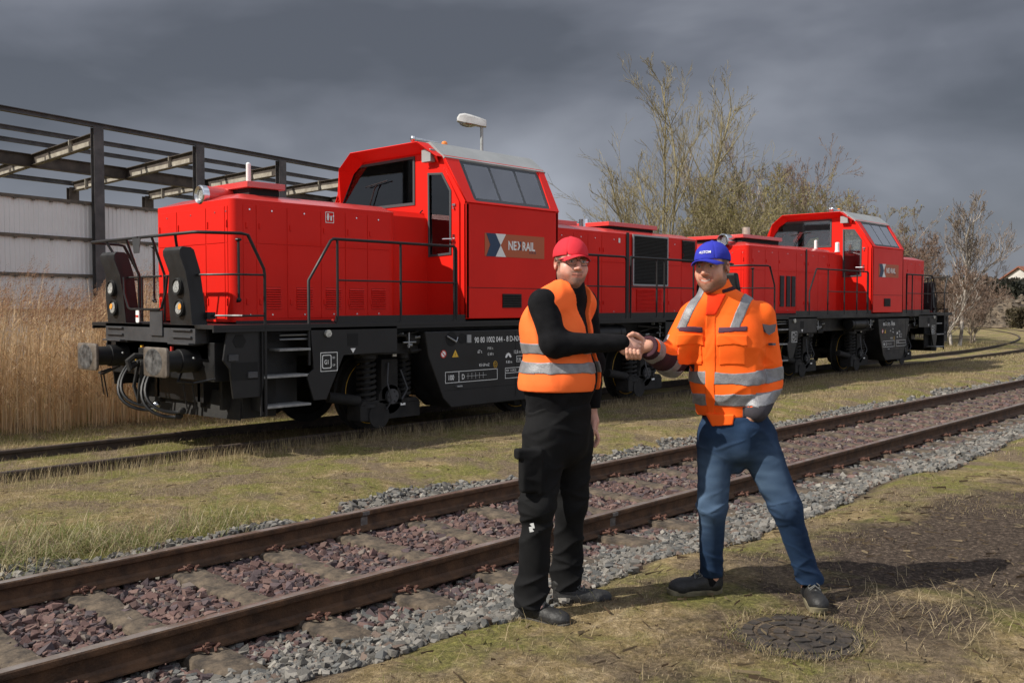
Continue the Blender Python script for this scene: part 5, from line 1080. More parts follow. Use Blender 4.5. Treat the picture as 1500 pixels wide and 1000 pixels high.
dB = [(6.6, 7.22, 'p'), (7.22, 7.60, 'p'), (7.60, 7.98, 'r'), (7.98, 8.66, 'p'), (9.98, 10.44, 'p'), (10.44, 10.94, 'p')]
loco1 = locomotive('diesel_locomotive', 5.03, 'nearer red diesel locomotive, short hood and buffers facing left, behind the safety vest', 4.19, '90 80 1002 044 - 8 D-NXRL', dA, dB, ex1)
def ex2(root, c0, c1, side_rail):
    side_rail(1.93+1.0, 5.75, [3.03+.5, 4.4, 5.1, 5.70], True, False); side_rail(c1+.30, L_-1.93, [8.6, 9.3, L_-2.03], False, True)
    for xa in (2.32, 2.62, 2.86): louver_panel(root, xa, xa+.18, 1.62, 2.30, -.9475, False, 26, True)
    for xa in (8.55, 8.85): louver_panel(root, xa, xa+.16, 1.75, 2.2, -.9475, False, 18, True)
    lid(root, 1.15, 2.9, -.70, .70, 3.01, .13); b = MB(); b.cyl((1.9, -.35, 3.1), (1.9, -.35, 3.36), .085, n=20); b.build('exhaust_pipe', mat('pale_exhaust', (.45, .40, .33), .4, .6, var=.2), root)
    antenna(root, 4.9, -.55, 3.0, .22, .035); antenna(root, 5.55, -.80, 2.95, .24, .05); lid(root, 8.4, 9.2, -.5, .5, 3.0, .06)
    b = MB(); b.loft([[(x, -.38+r_*math.cos(a), 3.02+r_*math.sin(a)) for a in np.linspace(0, 2*PI, 24, endpoint=False)] for x, r_ in ((1.3, .13), (.93, .145), (.86, .145), (.84, .125), (.86, .085), (.90, .08))], False, True); b.build('top_headlight', M_chr, root)
    b = MB(); b.box(3.55, 3.62, -.955, -.945, 1.46, 2.93); b.build('hood_joint', M_blk, root, smooth=0)
dA2 = [(1.08, 1.65, 'p'), (1.65, 2.25, 'p'), (2.25, 3.10, 'n'), (3.10, 3.54, 'r'), (3.64, 4.2, 'p'), (4.2, 4.75, 'r'), (4.75, 5.2, 'p')]
dB2 = [(8.55, 9.1, 'n'), (9.1, 9.7, 'p'), (9.7, 10.3, 'p'), (10.3, 10.9, 'r')]
loco2 = locomotive('diesel_locomotive', 17.08, 'farther red diesel locomotive, long hood facing left, half hidden behind the blue cap', 5.95, '90 80 1002 042 - 2 D-NXRL', dA2, dB2, ex2, (6.45, 8.35), .74)
# ------------------------------------------------------------------ figures: smooth implicit surfaces meshed with surface nets
def vn3(P, sc, seed=0):
    """3D value noise -1..1; sc scalar or 3-vector"""
    Q = P*np.asarray(sc, float)+seed*13.7; I = np.floor(Q).astype(np.int64); f = Q-I; f = f*f*(3-2*f); out = 0
    for dx in (0, 1):
        for dy in (0, 1):
            for dz in (0, 1):
                a = I[:, 0]+dx; b = I[:, 1]+dy; c = I[:, 2]+dz; q = (a*374761393+b*668265263+c*2147483647+seed*974711) & 0x7fffffff
                q = ((q ^ (q >> 13))*1274126177) & 0x7fffffff; v = ((q ^ (q >> 16)) & 0xffff)/32767.5-1
                out = out+v*(f[:, 0] if dx else 1-f[:, 0])*(f[:, 1] if dy else 1-f[:, 1])*(f[:, 2] if dz else 1-f[:, 2])
    return out
class Sdf:
    def __init__(s): s.ops = []; s.disp = None; s.clip = []
    def _op(s, fn, c, r, k, mode): s.ops.append((fn, np.asarray(c, float), r, k, mode)); return s
    def rc(s, a, b, ra, rb=None, k=.02, mode='u', A=None, sc=None):
        """tapered capsule; A = 3x3 rows axes, sc = scales along them (flattening)"""
        a = np.asarray(a, float); b = np.asarray(b, float); rb = ra if rb is None else rb
        if A is not None: A = np.asarray(A, float); sc = np.asarray(sc, float); T = (A/sc[:, None]); a2 = T@a; b2 = T@b; ms = sc.min()
        else: T = None; a2, b2, ms = a, b, 1.0
        ab = b2-a2; L2 = ab@ab+1e-12
        def fn(P):
            Q = P@T.T if T is not None else P
            t = np.clip(((Q-a2)@ab)/L2, 0, 1); d = np.linalg.norm(Q-a2-t[:, None]*ab, axis=1)-(ra+(rb-ra)*t); return d*ms
        mx = 1.0 if sc is None else sc.max(); return s._op(fn, (a+b)/2, np.linalg.norm(b-a)/2+max(ra, rb)*mx, k, mode)
    def el(s, c, r, A=None, k=.01, mode='u'):
        c = np.asarray(c, float); r = np.asarray(r, float); A = np.eye(3) if A is None else np.asarray(A, float)
        def fn(P):
            q = (P-c)@A.T; k0 = np.linalg.norm(q/r, axis=1)+1e-9; k1 = np.linalg.norm(q/(r*r), axis=1)+1e-9; return k0*(k0-1)/k1
        return s._op(fn, c, r.max(), k, mode)
    def bx(s, c, r, A=None, rd=.005, k=.005, mode='u'):
        c = np.asarray(c, float); r = np.asarray(r, float)-rd; A = np.eye(3) if A is None else np.asarray(A, float)
        def fn(P):
            q = np.abs((P-c)@A.T)-r; return np.linalg.norm(np.maximum(q, 0), axis=1)+np.minimum(q.max(1), 0)-rd
        return s._op(fn, c, np.linalg.norm(r)+rd, k, mode)
    def half(s, c, n): s.clip.append((np.asarray(c, float), np.asarray(n, float)/np.linalg.norm(n))); return s     # keep the side n points away from
    def ev(s, P, cen=None, rad=0.0):
        """P (m,q,3) grouped in blocks with centres cen and radius rad"""
        m, q, _ = P.shape; D = np.full((m, q), .5)
        for fn, c, r, k, mode in s.ops:
            if mode == 'x': idx = np.arange(m)
            else: idx = np.where(np.linalg.norm(cen-c, axis=1) < r+rad+k+.035)[0]
            if not len(idx): continue
            d = fn(P[idx].reshape(-1, 3)).reshape(len(idx), q); e = D[idx]
            if mode == 'u': h = np.clip(.5+.5*(e-d)/max(k, 1e-6), 0, 1); D[idx] = e*(1-h)+d*h-k*h*(1-h)
            elif mode == 's': h = np.clip(.5-.5*(e+d)/max(k, 1e-6), 0, 1); D[idx] = e*(1-h)-d*h+k*h*(1-h)
            else: D[idx] = np.maximum(e, d)
        if s.disp is not None: D = D+s.disp(P.reshape(-1, 3)).reshape(m, q)
        for c, n in s.clip: D = np.maximum(D, (P-c)@n)
        return D
    def mesh(s, h):
        B = 8; bs = B*h; U_ = [o for o in s.ops if o[4] == 'u']; lo = np.min([o[1]-o[2] for o in U_], 0)-.03; hi = np.max([o[1]+o[2] for o in U_], 0)+.03
        n = np.ceil((hi-lo)/bs).astype(int); I = np.stack(np.meshgrid(*[np.arange(k) for k in n], indexing='ij'), -1).reshape(-1, 3)
        cen = lo+(I+.5)*bs; near = np.zeros(len(I), bool)
        for o in U_: near |= np.linalg.norm(cen-o[1], axis=1) < o[2]+bs
        I = I[near]; cen = cen[near]; d = s.ev(cen[:, None, :], cen, 0)[:, 0]; keep = np.abs(d) < bs*1.15; I = I[keep]; cen = cen[keep]
        g = np.stack(np.meshgrid(*[np.arange(B+1)]*3, indexing='ij'), -1).reshape(-1, 3); GI = I[:, None, :]*B+g[None]; P = lo+GI*h
        D = np.concatenate([s.ev(P[i:i+1500], cen[i:i+1500], bs*.87) for i in range(0, len(P), 1500)]).reshape(-1, B+1, B+1, B+1)
        inside = D < 0; acc = np.zeros((len(I), B, B, B, 3)); cnt = np.zeros((len(I), B, B, B)); idx = np.arange(B)
        base = np.stack(np.meshgrid(idx, idx, idx, indexing='ij'), -1)
        for ax in range(3):
            for o1 in (0, 1):
                for o2 in (0, 1):
                    off = [0, 0, 0]; oth = [a for a in range(3) if a != ax]; off[oth[0]] = o1; off[oth[1]] = o2
                    sl0 = tuple(slice(off[a], off[a]+B) for a in range(3)); o3 = list(off); o3[ax] = 1; sl1 = tuple(slice(o3[a], o3[a]+B) for a in range(3))
                    d0 = D[(slice(None),)+sl0]; d1 = D[(slice(None),)+sl1]; cr_ = (d0 < 0) != (d1 < 0); t = np.where(cr_, d0/np.where(cr_, d0-d1, 1), 0)
                    p = np.broadcast_to(base+np.array(off), acc.shape).astype(float).copy(); p[..., ax] += t; acc += p*cr_[..., None]; cnt += cr_
        act = cnt > 0; bi, x, y, z = np.nonzero(act); vp = acc[act]/cnt[act][:, None]+I[bi]*B; V = lo+vp*h; N = (n*B+2).astype(np.int64)
        def key(c): return (c[:, 0]*N[1]+c[:, 1])*N[2]+c[:, 2]
        cell = I[bi]*B+np.stack([x, y, z], 1); ks = key(cell); order = np.argsort(ks); sk = ks[order]; F = []
        for ax in range(3):
            o1, o2 = [a for a in range(3) if a != ax]; sl0 = (slice(None),)+tuple(slice(0, B) for _ in range(3)); s1 = [slice(0, B)]*3; s1[ax] = slice(1, B+1)
            a = inside[sl0]; b = inside[(slice(None),)+tuple(s1)]; bi, x, y, z = np.nonzero(a != b); flip = a[bi, x, y, z]; c = I[bi]*B+np.stack([x, y, z], 1); q = []
            for e1, e2 in ((0, 0), (1, 0), (1, 1), (0, 1)):
                cc = c.copy(); cc[:, o1] -= e1; cc[:, o2] -= e2; kk = key(cc); p = np.clip(np.searchsorted(sk, kk), 0, len(sk)-1); q.append(np.where(sk[p] == kk, order[p], -1))
            q = np.stack(q, 1); ok = (q >= 0).all(1); q = q[ok]; fl = flip[ok] ^ (ax == 1); q[fl] = q[fl][:, ::-1]; F.append(q)
        return V, np.concatenate(F)
    def build(s, name, h, mats, parent=None, col=None, relax=1, single=False):
        V, F = s.mesh(h)
        for _ in range(relax):      # light tangential smoothing
            S = np.zeros_like(V); c = np.zeros(len(V))
            for a, b in ((0, 1), (1, 2), (2, 3), (3, 0)):
                np.add.at(S, F[:, a], V[F[:, b]]); np.add.at(c, F[:, a], 1); np.add.at(S, F[:, b], V[F[:, a]]); np.add.at(c, F[:, b], 1)
            V = V*.5+.5*S/np.maximum(c, 1)[:, None]
        # keep the pieces that belong to the shape, drop stray specks
        lab = np.arange(len(V))
        for _ in range(400):
            m = lab[F].min(1); new = lab.copy(); np.minimum.at(new, F.ravel(), np.repeat(m, 4)); new = new[new]
            if (new == lab).all(): break
            lab = new
        u, inv_, cnt_ = np.unique(lab, return_inverse=True, return_counts=True); ok = cnt_[inv_] > max(30, (.5 if single else .02)*cnt_.max())
        F = F[ok[F[:, 0]]]; used = np.unique(F); rm = np.zeros(len(V), int); rm[used] = np.arange(len(used)); F = rm[F]; V = V[used]
        o = np_mesh(name, V, F, mats, parent, col=(col(V) if col else None), smooth=True); return o
def pt(px, py, d):
    """world point seen at photo pixel (px, py) at horizontal distance d ahead"""
    cp, sp = math.cos(PITCH), math.sin(PITCH); f = np.array([math.cos(HEAD)*cp, math.sin(HEAD)*cp, -sp]); r_ = np.array([math.sin(HEAD), -math.cos(HEAD), 0]); u = np.array([math.cos(HEAD)*sp, math.sin(HEAD)*sp, cp])
    v = f+r_*(px-750)/1400-u*(py-500)/1400; return np.array([0, 0, CAMH])+v*(d/(v[0]*math.cos(HEAD)+v[1]*math.sin(HEAD)))
RT = np.array([math.sin(HEAD), -math.cos(HEAD), 0]); AW = np.array([math.cos(HEAD), math.sin(HEAD), 0]); UP = np.array([0, 0, 1.])
def dirv(a, b, c=0): v = RT*a+AW*b+UP*c; return v/np.linalg.norm(v)
def axes(fwd, up=UP):
    """rows: person's left-right (towards their left), forward, up"""
    up = up/np.linalg.norm(up); f = fwd-up*(fwd@up); f /= np.linalg.norm(f); return np.stack([np.cross(up, f), f, up])
def head_ops(s, c, A, jaw=1.0, fat=1.0, smile=0.0):
    L = lambda x, y, z: c+x*A[0]+y*A[1]+(z*jaw if z < 0 else z)*A[2]
    s.el(L(0, -.012, .032), (.078*fat, .096, .092), A, .01); s.el(L(0, .025, -.030), (.063*fat, .066, .070*jaw), A, .03); s.el(L(0, .036, -.060), (.046*fat, .050, .052), A, .03)
    s.el(L(0, .064, -.094), (.022, .022, .019), A, .025)
    for q in (-1, 1):
        s.el(L(q*.040*fat, .052, -.028), (.026, .026, .026), A, .02); s.el(L(q*.044*fat, .010, -.058), (.018, .032, .026), A, .03)
        s.el(L(q*.078*fat, -.008, -.004), (.007, .018, .031), A, .006); s.el(L(q*.081*fat, -.004, -.002), (.006, .010, .018), A, .004, 's')
    s.rc(L(-.036, .078, .024), L(.036, .078, .024), .011, .011, .012)
    for q in (-1, 1): s.el(L(q*.031, .094, .006), (.017, .014, .0115), A, .010, 's'); s.el(L(q*.031, .077, .006), (.0125, .0125, .0125), A, .002)
    for q in (-1, 1): s.rc(L(q*.031-.012, .088, .013), L(q*.031+.012, .087, .0125), .0028, .0028, .004); s.rc(L(q*.031-.010, .088, .0), L(q*.031+.010, .087, .0), .0022, .0022, .004)
    s.rc(L(0, .088, .018), L(0, .110, -.024), .0085, .0125, .012)
    for q in (-1, 1): s.el(L(q*.013, .099, -.028), (.009, .011, .008), A, .006); s.el(L(q*.0065, .104, -.036), (.004, .005, .003), A, .003, 's')
    w = .026+.009*smile
    for q in (-1, 1):
        s.rc(L(0, .0900, -.054), L(q*w, .074, -.054+.008*smile), .0042, .0025, .006); s.rc(L(0, .0875, -.0645-.002*smile), L(q*w, .073, -.056+.008*smile), .0048, .0025, .006)
        s.el(L(q*.034, .070, -.046), (.014, .012, .016), A, .015)
    return L
def head_col(L, A, c, skin, beardc, beard, hair, eye, smile=0.0, jz=1.0):
    skin = np.array(skin); beardc = np.array(beardc)
    def f(V):
        q = (V-c)@A.T; x, y, z = q[:, 0], q[:, 1], np.where(q[:, 2] < 0, q[:, 2]/jz, q[:, 2]); n = len(V); C = np.tile(skin, (n, 1))*(1+.05*vn3(V, 60, 1))[:, None]
        hd = (z > -.14) & (np.abs(x) < .10) & (y > -.12) & (y < .13)
        def mixc(m, col, a=1.0):
            m = np.clip(m, 0, 1)[:, None]*a*hd[:, None]; return C*(1-m)+np.array(col)*m
        ss = lambda a, b, v: np.clip((v-a)/(b-a), 0, 1)
        C = mixc(ss(.09, .112, y)*ss(-.045, -.03, z)*ss(.02, -.005, z), skin*np.array([1.06, .86, .84]), .5)   # nose
        C = mixc(np.exp(-((np.abs(x)-.042)/.018)**2-((z+.03)/.018)**2)*ss(.02, .05, y), skin*np.array([1.05, .82, .80]), .5)  # cheeks
        C = mixc(ss(.070, .076, np.abs(x))*ss(-.03, -.0, y+.02), skin*np.array([1.1, .72, .68]), .6)      # ears
        jaw = ss(-.060, -.080, z-.55*np.clip(np.abs(x)-.030, 0, .05))*ss(-.035, -.01, y)
        stash = np.exp(-((z+.044)/.006)**2)*ss(.036, .028, np.abs(x))*ss(.06, .07, y)
        side = ss(.054, .062, np.abs(x))*ss(.012, -.012, z)*ss(-.02, .0, y)*ss(.045, .03, y)
        rag = .86+.16*vn3(V, 260, 4)
        C = mixc(np.maximum(np.maximum(jaw, stash*.9), side*.8)*rag, beardc, beard)
        zc = z-(.06+.20*smile)*np.clip(np.abs(x), 0, .04); lw = ss(.030+.008*smile, .024+.008*smile, np.abs(x))*(y > .055)
        C = mixc(ss(-.0475, -.051, zc)*ss(-.0735, -.070, zc)*lw, skin*np.array([.85, .48, .46]), .7)
        C = mixc(np.exp(-((zc+.0600)/.0020)**2)*lw, (.07, .02, .018), .95)
        C = mixc(np.exp(-((np.abs(x)-.036-.12*(-.03-z))/.0035)**2)*ss(-.055, -.045, z)*ss(-.020, -.030, z)*(y > .05), skin*np.array([.62, .5, .48]), .35+.3*smile)
        if smile: C = mixc(ss(-.0565, -.0575, zc)*ss(-.0632, -.0622, zc)*ss(.026, .021, np.abs(x))*(y > .055), (.60, .55, .50), .85)
        C = mixc(np.maximum.reduce([ss(.044, .034, y)*ss(.002, .010, z), ss(-.028, -.036, y)*ss(-.06, -.04, z), ss(.036, .030, y)*ss(.008, .014, y)*ss(-.022, -.010, z)*(np.abs(x) > .05)])*(np.abs(x) < .083), hair, .88)
        C = mixc(1.6*np.exp(-((z-.0245-.10*np.clip(.04-np.abs(np.abs(x)-.032), 0, .01))/.0040)**2)*ss(.010, .015, np.abs(x))*ss(.054, .048, np.abs(x))*ss(.05, .06, y)*rag, hair, .85)
        for s_ in (-1, 1):
            r_ = np.sqrt((x-s_*.031)**2+(z-.006)**2); C = mixc(ss(.0100, .0080, r_+1.2*np.abs(z-.006)*.5)*(y > .07), (.60, .58, .55), 1); C = mixc(ss(.0058, .0050, r_)*(y > .07), eye, 1); C = mixc(ss(.0026, .0022, r_)*(y > .07), (.01, .01, .01), 1)
            C = mixc(np.exp(-((z-.0115)/.0016)**2)*ss(.0135, .011, np.abs(x-s_*.031))*(y > .07), (.05, .03, .025), .8)
        return np.clip(C, 0, 1)
    return f
M_skin = mat('skin', (.5, .3, .22), .48, attr=True, bump=.10, bscale=260, spec=.4, bdist=.001)
_n = M_skin.node_tree.nodes['Principled BSDF']; _n.inputs['Subsurface Weight'].default_value = .12; _n.inputs['Subsurface Radius'].default_value = (.010, .004, .002); _n.inputs['Subsurface Scale'].default_value = 1.0
def cloth(name, a, b, rough=.85, vs_=14, bump=.25, bs=220, sheen=.05):
    sheen = 0.0
    m = mat(name, a, rough, base2=b, vscale=vs_, bump=bump, bscale=bs, spec=.14, lo=.3, hi=.7, bdist=.0025); m.node_tree.nodes['Principled BSDF'].inputs['Sheen Weight'].default_value = sheen; return m
M_jumper = cloth('black_fleece', (.0055, .0055, .0065), (.011, .011, .0125), .95, 20, .4, 300, .25)
M_troub = cloth('black_work_trousers', (.0055, .0055, .006), (.011, .011, .0115), .85, 9, .3, 260, .15)
M_hivis = cloth('fluorescent_orange_vest', (1.0, .19, .045), (1.0, .16, .035), .75, 5, .2, 240, .1)
M_hivis2 = cloth('fluorescent_orange_jacket', (1.0, .150, .016), (.98, .125, .014), .7, 5, .25, 200, .1)
M_hiv_in = cloth('jacket_facing_red_orange', (.85, .05, .01), (.8, .04, .01))
M_refl = mat('reflective_tape', (.17, .17, .18), .5, .2, base2=(.25, .25, .26), vscale=25, bump=.25, bscale=150)
M_dkgrey = cloth('grey_jacket_cuff', (.045, .042, .05), (.065, .06, .07)); M_maroon = cloth('maroon_jacket_panel', (.035, .016, .022), (.055, .022, .03)); M_purple = cloth('dark_purple_piping', (.08, .035, .055), (.11, .05, .075))
M_shoe = mat('black_shoe_leather', (.006, .006, .0065), .6, base2=(.018, .017, .016), vscale=18, bump=.3, bscale=90); M_sole = mat('shoe_sole', (.02, .02, .02), .8, base2=(.08, .07, .055), vscale=12); M_sole2 = mat('tan_shoe_sole', (.10, .085, .05), .8, base2=(.22, .19, .12), vscale=12)
M_lace = mat('laces', (.10, .10, .095), .8); M_tongue = mat('pale_shoe_tongue', (.45, .45, .46), .8)
M_capr = cloth('red_cap_cloth', (.62, .035, .05), (.55, .03, .045), .8, 10, .3, 250, .3); M_capb = cloth('blue_cap_cloth', (.030, .035, .33), (.035, .045, .40), .8, 10, .3, 250, .3)
M_frame = mat('spectacle_frame', (.02, .012, .012), .3); M_lensg = glass('spectacle_lens', (.90, .91, .91), -.055)
def jeans_mat():
    m = cloth('blue_denim', (.008, .019, .045), (.017, .038, .082), .85, 7, .35, 240, .2); nt = m.node_tree; b = nt.nodes['Principled BSDF']; L = nt.links.new
    a = nt.nodes.new('ShaderNodeAttribute'); a.attribute_name = 'Col'; mx = nt.nodes.new('ShaderNodeMix'); mx.data_type = 'RGBA'; old = b.inputs['Base Color'].links[0].from_socket
    L(a.outputs['Color'], mx.inputs[0]); L(old, mx.inputs[6]); mx.inputs[7].default_value = (.085, .135, .21, 1); L(mx.outputs[2], b.inputs['Base Color']); return m
M_jeans = jeans_mat()
def hand_chain(s, pts, r0, r1, k=.003):
    n = len(pts)-1
    for i in range(n): s.rc(pts[i], pts[i+1], r0+(r1-r0)*i/n, r0+(r1-r0)*(i+1)/n, k)
def creases(amp, seed=0, tilt=.9, zs=13, hs=4.5, sharp=2.5):
    """soft cloth creases: thin diagonal ridges from two crossing families, warped so they never repeat"""
    def f(P):
        w = .035*vn3(P, 7, seed+3); out = 0
        for q, s_ in ((1, 0), (-1, 11)):
            Q = np.stack([P@RT*hs, P@AW*hs, (P[:, 2]+q*tilt*.5*(P@RT)+w)*zs], 1); n = vn3(Q, 1.0, seed+s_); out = np.maximum(out, (1-np.abs(n))**sharp)
        return amp*(.45-out)+amp*.35*vn3(P, 11, seed+7)
    return f
def folds(z0=None, amp=.005, seed=0, sc=(9, 9, 26), tilt=.6):
    def f(P):
        Q = P.copy(); Q[:, 2] = P[:, 2]+tilt*(P@RT)*.5; a = vn3(Q, sc, seed); b = vn3(Q, np.array(sc)*2.1, seed+5)
        return amp*((1-np.abs(a)*2)*.8+b*.35)
    return f
def shoe(name, heel, toe_dir, parent, mats, label=None, L_=.29, hgt=.10, tongue=None, shaft=None, tone=0):
    """work shoe: sole + upper + laces; heel = point on the ground"""
    d = toe_dir-UP*(toe_dir@UP); d = d/np.linalg.norm(d); A = axes(d); P = lambda x, y, z: heel+x*A[0]+y*A[1]+z*A[2]; s = Sdf()
    s.rc(P(0, .042, .055), P(0, .040, .125), .041, .045, .03, A=A, sc=(.95, 1.15, 1)); s.rc(P(0, .05, .05), P(0, L_-.075, .045), .041, .043, .03, A=A, sc=(1.0, 1, .9)); s.el(P(.003, L_-.060, .050), (.047, .060, .044), A, .02)
    s.rc(P(0, .09, .085), P(0, L_-.10, .062), .036, .030, .03, A=A, sc=(.95, 1, .8)); s.half(P(0, 0, .018), -UP)
    s.disp = lambda Q: .0012*vn3(Q, 60, 3); up = s.build(name, .004, mats[0], parent)
    if label: up['label'] = label
    b = MB(); out = []
    for z, g in ((0.0, -.002), (.006, .004), (.030, .005), (.034, -.004)):
        lp_ = []
        for i in range(28):
            a = 2*PI*i/28; y = L_/2+(L_/2+g)*math.sin(a); w = (.044+g)*(1.0+.14*math.sin(a)-.10*math.cos(2*a))*abs(math.cos(a))**.62*(1 if math.cos(a) > 0 else -1); lp_.append(tuple(P(w, y, z+(.012*max(0, y/L_-.8)/.2))))
        out.append(lp_)
    b.loft(out); b.build('sole', mats[1], up, smooth=40)
    b = MB()
    for i in range(5):
        y = .095+i*.025; z = .138-.0125*i-.0010*i*i; b.tube([tuple(P(-.028, y, z-.016)), tuple(P(0, y+.006, z+.006)), tuple(P(.028, y+.014, z-.016))], .0032, 6); b.tube([tuple(P(.026, y, z-.018)), tuple(P(0, y+.008, z+.001)), tuple(P(-.026, y+.014, z-.018))], .0025, 6)
    b.tube([tuple(P(0, .10, .13)), tuple(P(.03, .12, .105)), tuple(P(.02, .15, .09))], .002, 6); b.tube([tuple(P(0, .10, .13)), tuple(P(-.028, .13, .10)), tuple(P(-.018, .16, .085))], .002, 6); b.build('laces', M_lace, up)
    if tongue: t = Sdf(); t.rc(P(0, .072, .11), P(0, .058, .175), .026, .024, .01, A=A, sc=(1.0, .35, 1)); t.build('tongue', .004, tongue, up)
    return up
# ================================================================== man in the red cap and orange vest
p1 = empty('person', tuple(pt(815, 893, 4.76)), 0, 'man in red cap, glasses and orange vest over a black jumper, shaking hands', 'person')
def rebase(root):
    """children were built in world coordinates: keep them there under the moved parent"""
    for ch in root.children: ch.matrix_parent_inverse = Matrix.Translation(-root.location)
T0 = 4.76; ph = R(33); g1 = dirv(math.cos(ph), -math.sin(ph)); A = axes(g1); SL = A[0]   # SL points to his left
hipc = pt(818, 625, T0); chest = pt(821, 478, T0); neck = pt(836, 420, T0-.02); sh = .19
shR = pt(795, 444, T0-.16); shL = pt(856, 442, T0+.15)
elR = pt(812, 503, T0-.20); wrR = pt(908, 503, T0-.15); C1 = pt(928, 507, T0-.14)
elL = pt(868, 530, T0+.22); wrL = pt(866, 600, T0+.19)
hR = pt(798, 640, T0-.09); hL = pt(840, 640, T0+.09); knR = pt(788, 742, T0-.15); knL = pt(836, 742, T0+.10); anR = pt(779, 868, T0-.14); anL = pt(830, 848, T0+.15)
HA = axes(dirv(.30, -.95, -.05), UP*1.0+RT*.03); hc = pt(836.5, 386, T0-.03)
def torso_ops(s, g=0.0, k=.05, belly=.0, hem=640):
    s.rc(pt(818, 628, T0), pt(815, 560, T0), .134+g, .140+g+belly*.5, k, A=A, sc=(1.22, 1.08, 1)); s.rc(pt(815, 560, T0)+g1*.01, pt(818, 490, T0), .140+g+belly*.5, .132+g, k, A=A, sc=(1.20, 1.05, 1)); s.el(pt(812, 480, T0)-g1*.05, (.15+g, .10+g, .14+g), A, .05)
    s.rc(pt(821, 500, T0), pt(826, 452, T0-.0), .120+g, .098+g, k, A=A, sc=(1.42, .95, 1)); s.el(pt(822, 548, T0)+g1*.075, (.13+g, .105+g, .13+g), A, .06)
    s.rc(shR+(chest-shR)*.15, neck-UP*.02, .062+g, .052+g, .05); s.rc(shL+(chest-shL)*.15, neck-UP*.02, .062+g, .052+g, .05)
body = Sdf(); L1h = head_ops(body, hc, HA, 1.0, 1.0, .25)
body.rc(hc-HA[2]*.06-HA[1]*.015, neck-UP*.02, .056, .062, .03); torso_ops(body, -.022)
for a, b_, r0, r1 in ((shR, elR, .050, .040), (elR, wrR, .040, .027), (shL, elL, .050, .040), (elL, wrL, .040, .027), (hR, knR, .080, .055), (knR, anR, .052, .038), (hL, knL, .080, .055), (knL, anL, .052, .038), (anR-UP*.01, anR+dirv(.74, -.67)*.08-UP*.085, .034, .022), (anL-UP*.01, anL+dirv(.99, -.05)*.10-UP*.075, .034, .022)): body.rc(a, b_, r0, r1, .03)
# right hand in the handshake: u = along the forearms, n = towards the camera
def HP1(u, n, z, c=C1): return c+RT*u-AW*n+UP*z
HB = np.stack([RT, -AW, UP])
body.rc(wrR, HP1(-.05, .012, .0), .026, .03, .015, A=HB, sc=(1, .8, 1.0)); body.el(HP1(-.028, .014, .002), (.050, .016, .041), HB, .012)
body.rc(HP1(-.045, .013, .03), HP1(-.012, .012, .034), .013, .012, .012); body.rc(HP1(-.045, .014, -.028), HP1(-.012, .014, -.03), .012, .011, .012)
hand_chain(body, [HP1(-.040, .010, .034), HP1(-.014, .004, .050), HP1(.012, -.012, .056), HP1(.030, -.024, .050)], .0125, .0095, .006)
for i in range(4):
    z = .026-.019*i; hand_chain(body, [HP1(.002, .012, z), HP1(.028-.002*i, .006, z-.010), HP1(.040-.003*i, -.020, z-.022), HP1(.026, -.040, z-.026), HP1(.008, -.045, z-.020)], .0105, .0085, .004)
# left hand hanging
d_ = pt(871, 640, T0+.18)-wrL; d_ /= np.linalg.norm(d_); HL = pt(869.5, 616, T0+.185); body.rc(wrL, HL, .027, .030, .015); body.el(HL+d_*.03, (.020, .028, .045), np.stack([RT, AW, d_]), .012)
for i in range(4):
    o_ = AW*(-.030+.020*i)+RT*.006; hand_chain(body, [HL+d_*.055+o_, HL+d_*.092+o_+RT*.006, HL+d_*(.118-.004*abs(i-1))+o_-RT*.004, HL+d_*.130+o_-RT*.018], .0095, .0075, .004)
hand_chain(body, [HL+d_*.005-AW*.025, HL+d_*.04-AW*.042-RT*.008, HL+d_*.07-AW*.040-RT*.016], .012, .009, .008)
SK1 = (.64, .36, .28)
body.build('body', .0032, M_skin, p1, col=head_col(L1h, HA, hc, SK1, (.085, .052, .038), .80, (.085, .055, .036), (.06, .05, .035), .0))
# jumper
j = Sdf(); torso_ops(j, -.002, belly=.012); j.half(pt(818, 603, T0), -UP*1.0)
for a, b_, r0, r1 in ((shR, elR, .071, .060), (elR, pt(911, 502, T0-.15), .058, .040), (shL, elL, .066, .056), (elL, pt(867, 606, T0+.185), .055, .042)): j.rc(a, b_, r0, r1, .04)
j.rc(neck-UP*.03, pt(838, 405, T0-.025), .066, .060, .03, A=HA, sc=(1, 1, 1)); j.rc(pt(838, 402, T0-.025), pt(839, 380, T0-.03)+HA[1]*.01, .056, .060, .006, 's')
fo = creases(.010, 2); j.disp = lambda P: fo(P)*np.clip((1.56-P[:, 2])*5, .1, 1)*np.clip(.45+.9*np.exp(-(np.linalg.norm(P-elR, axis=1)/.13)**2)+.5*np.exp(-(np.linalg.norm(P-shR, axis=1)/.12)**2), 0, 1.1)
j.clip.append((pt(911.5, 502, T0-.15), RT)) if False else None
j.build('jumper', .005, M_jumper, p1)
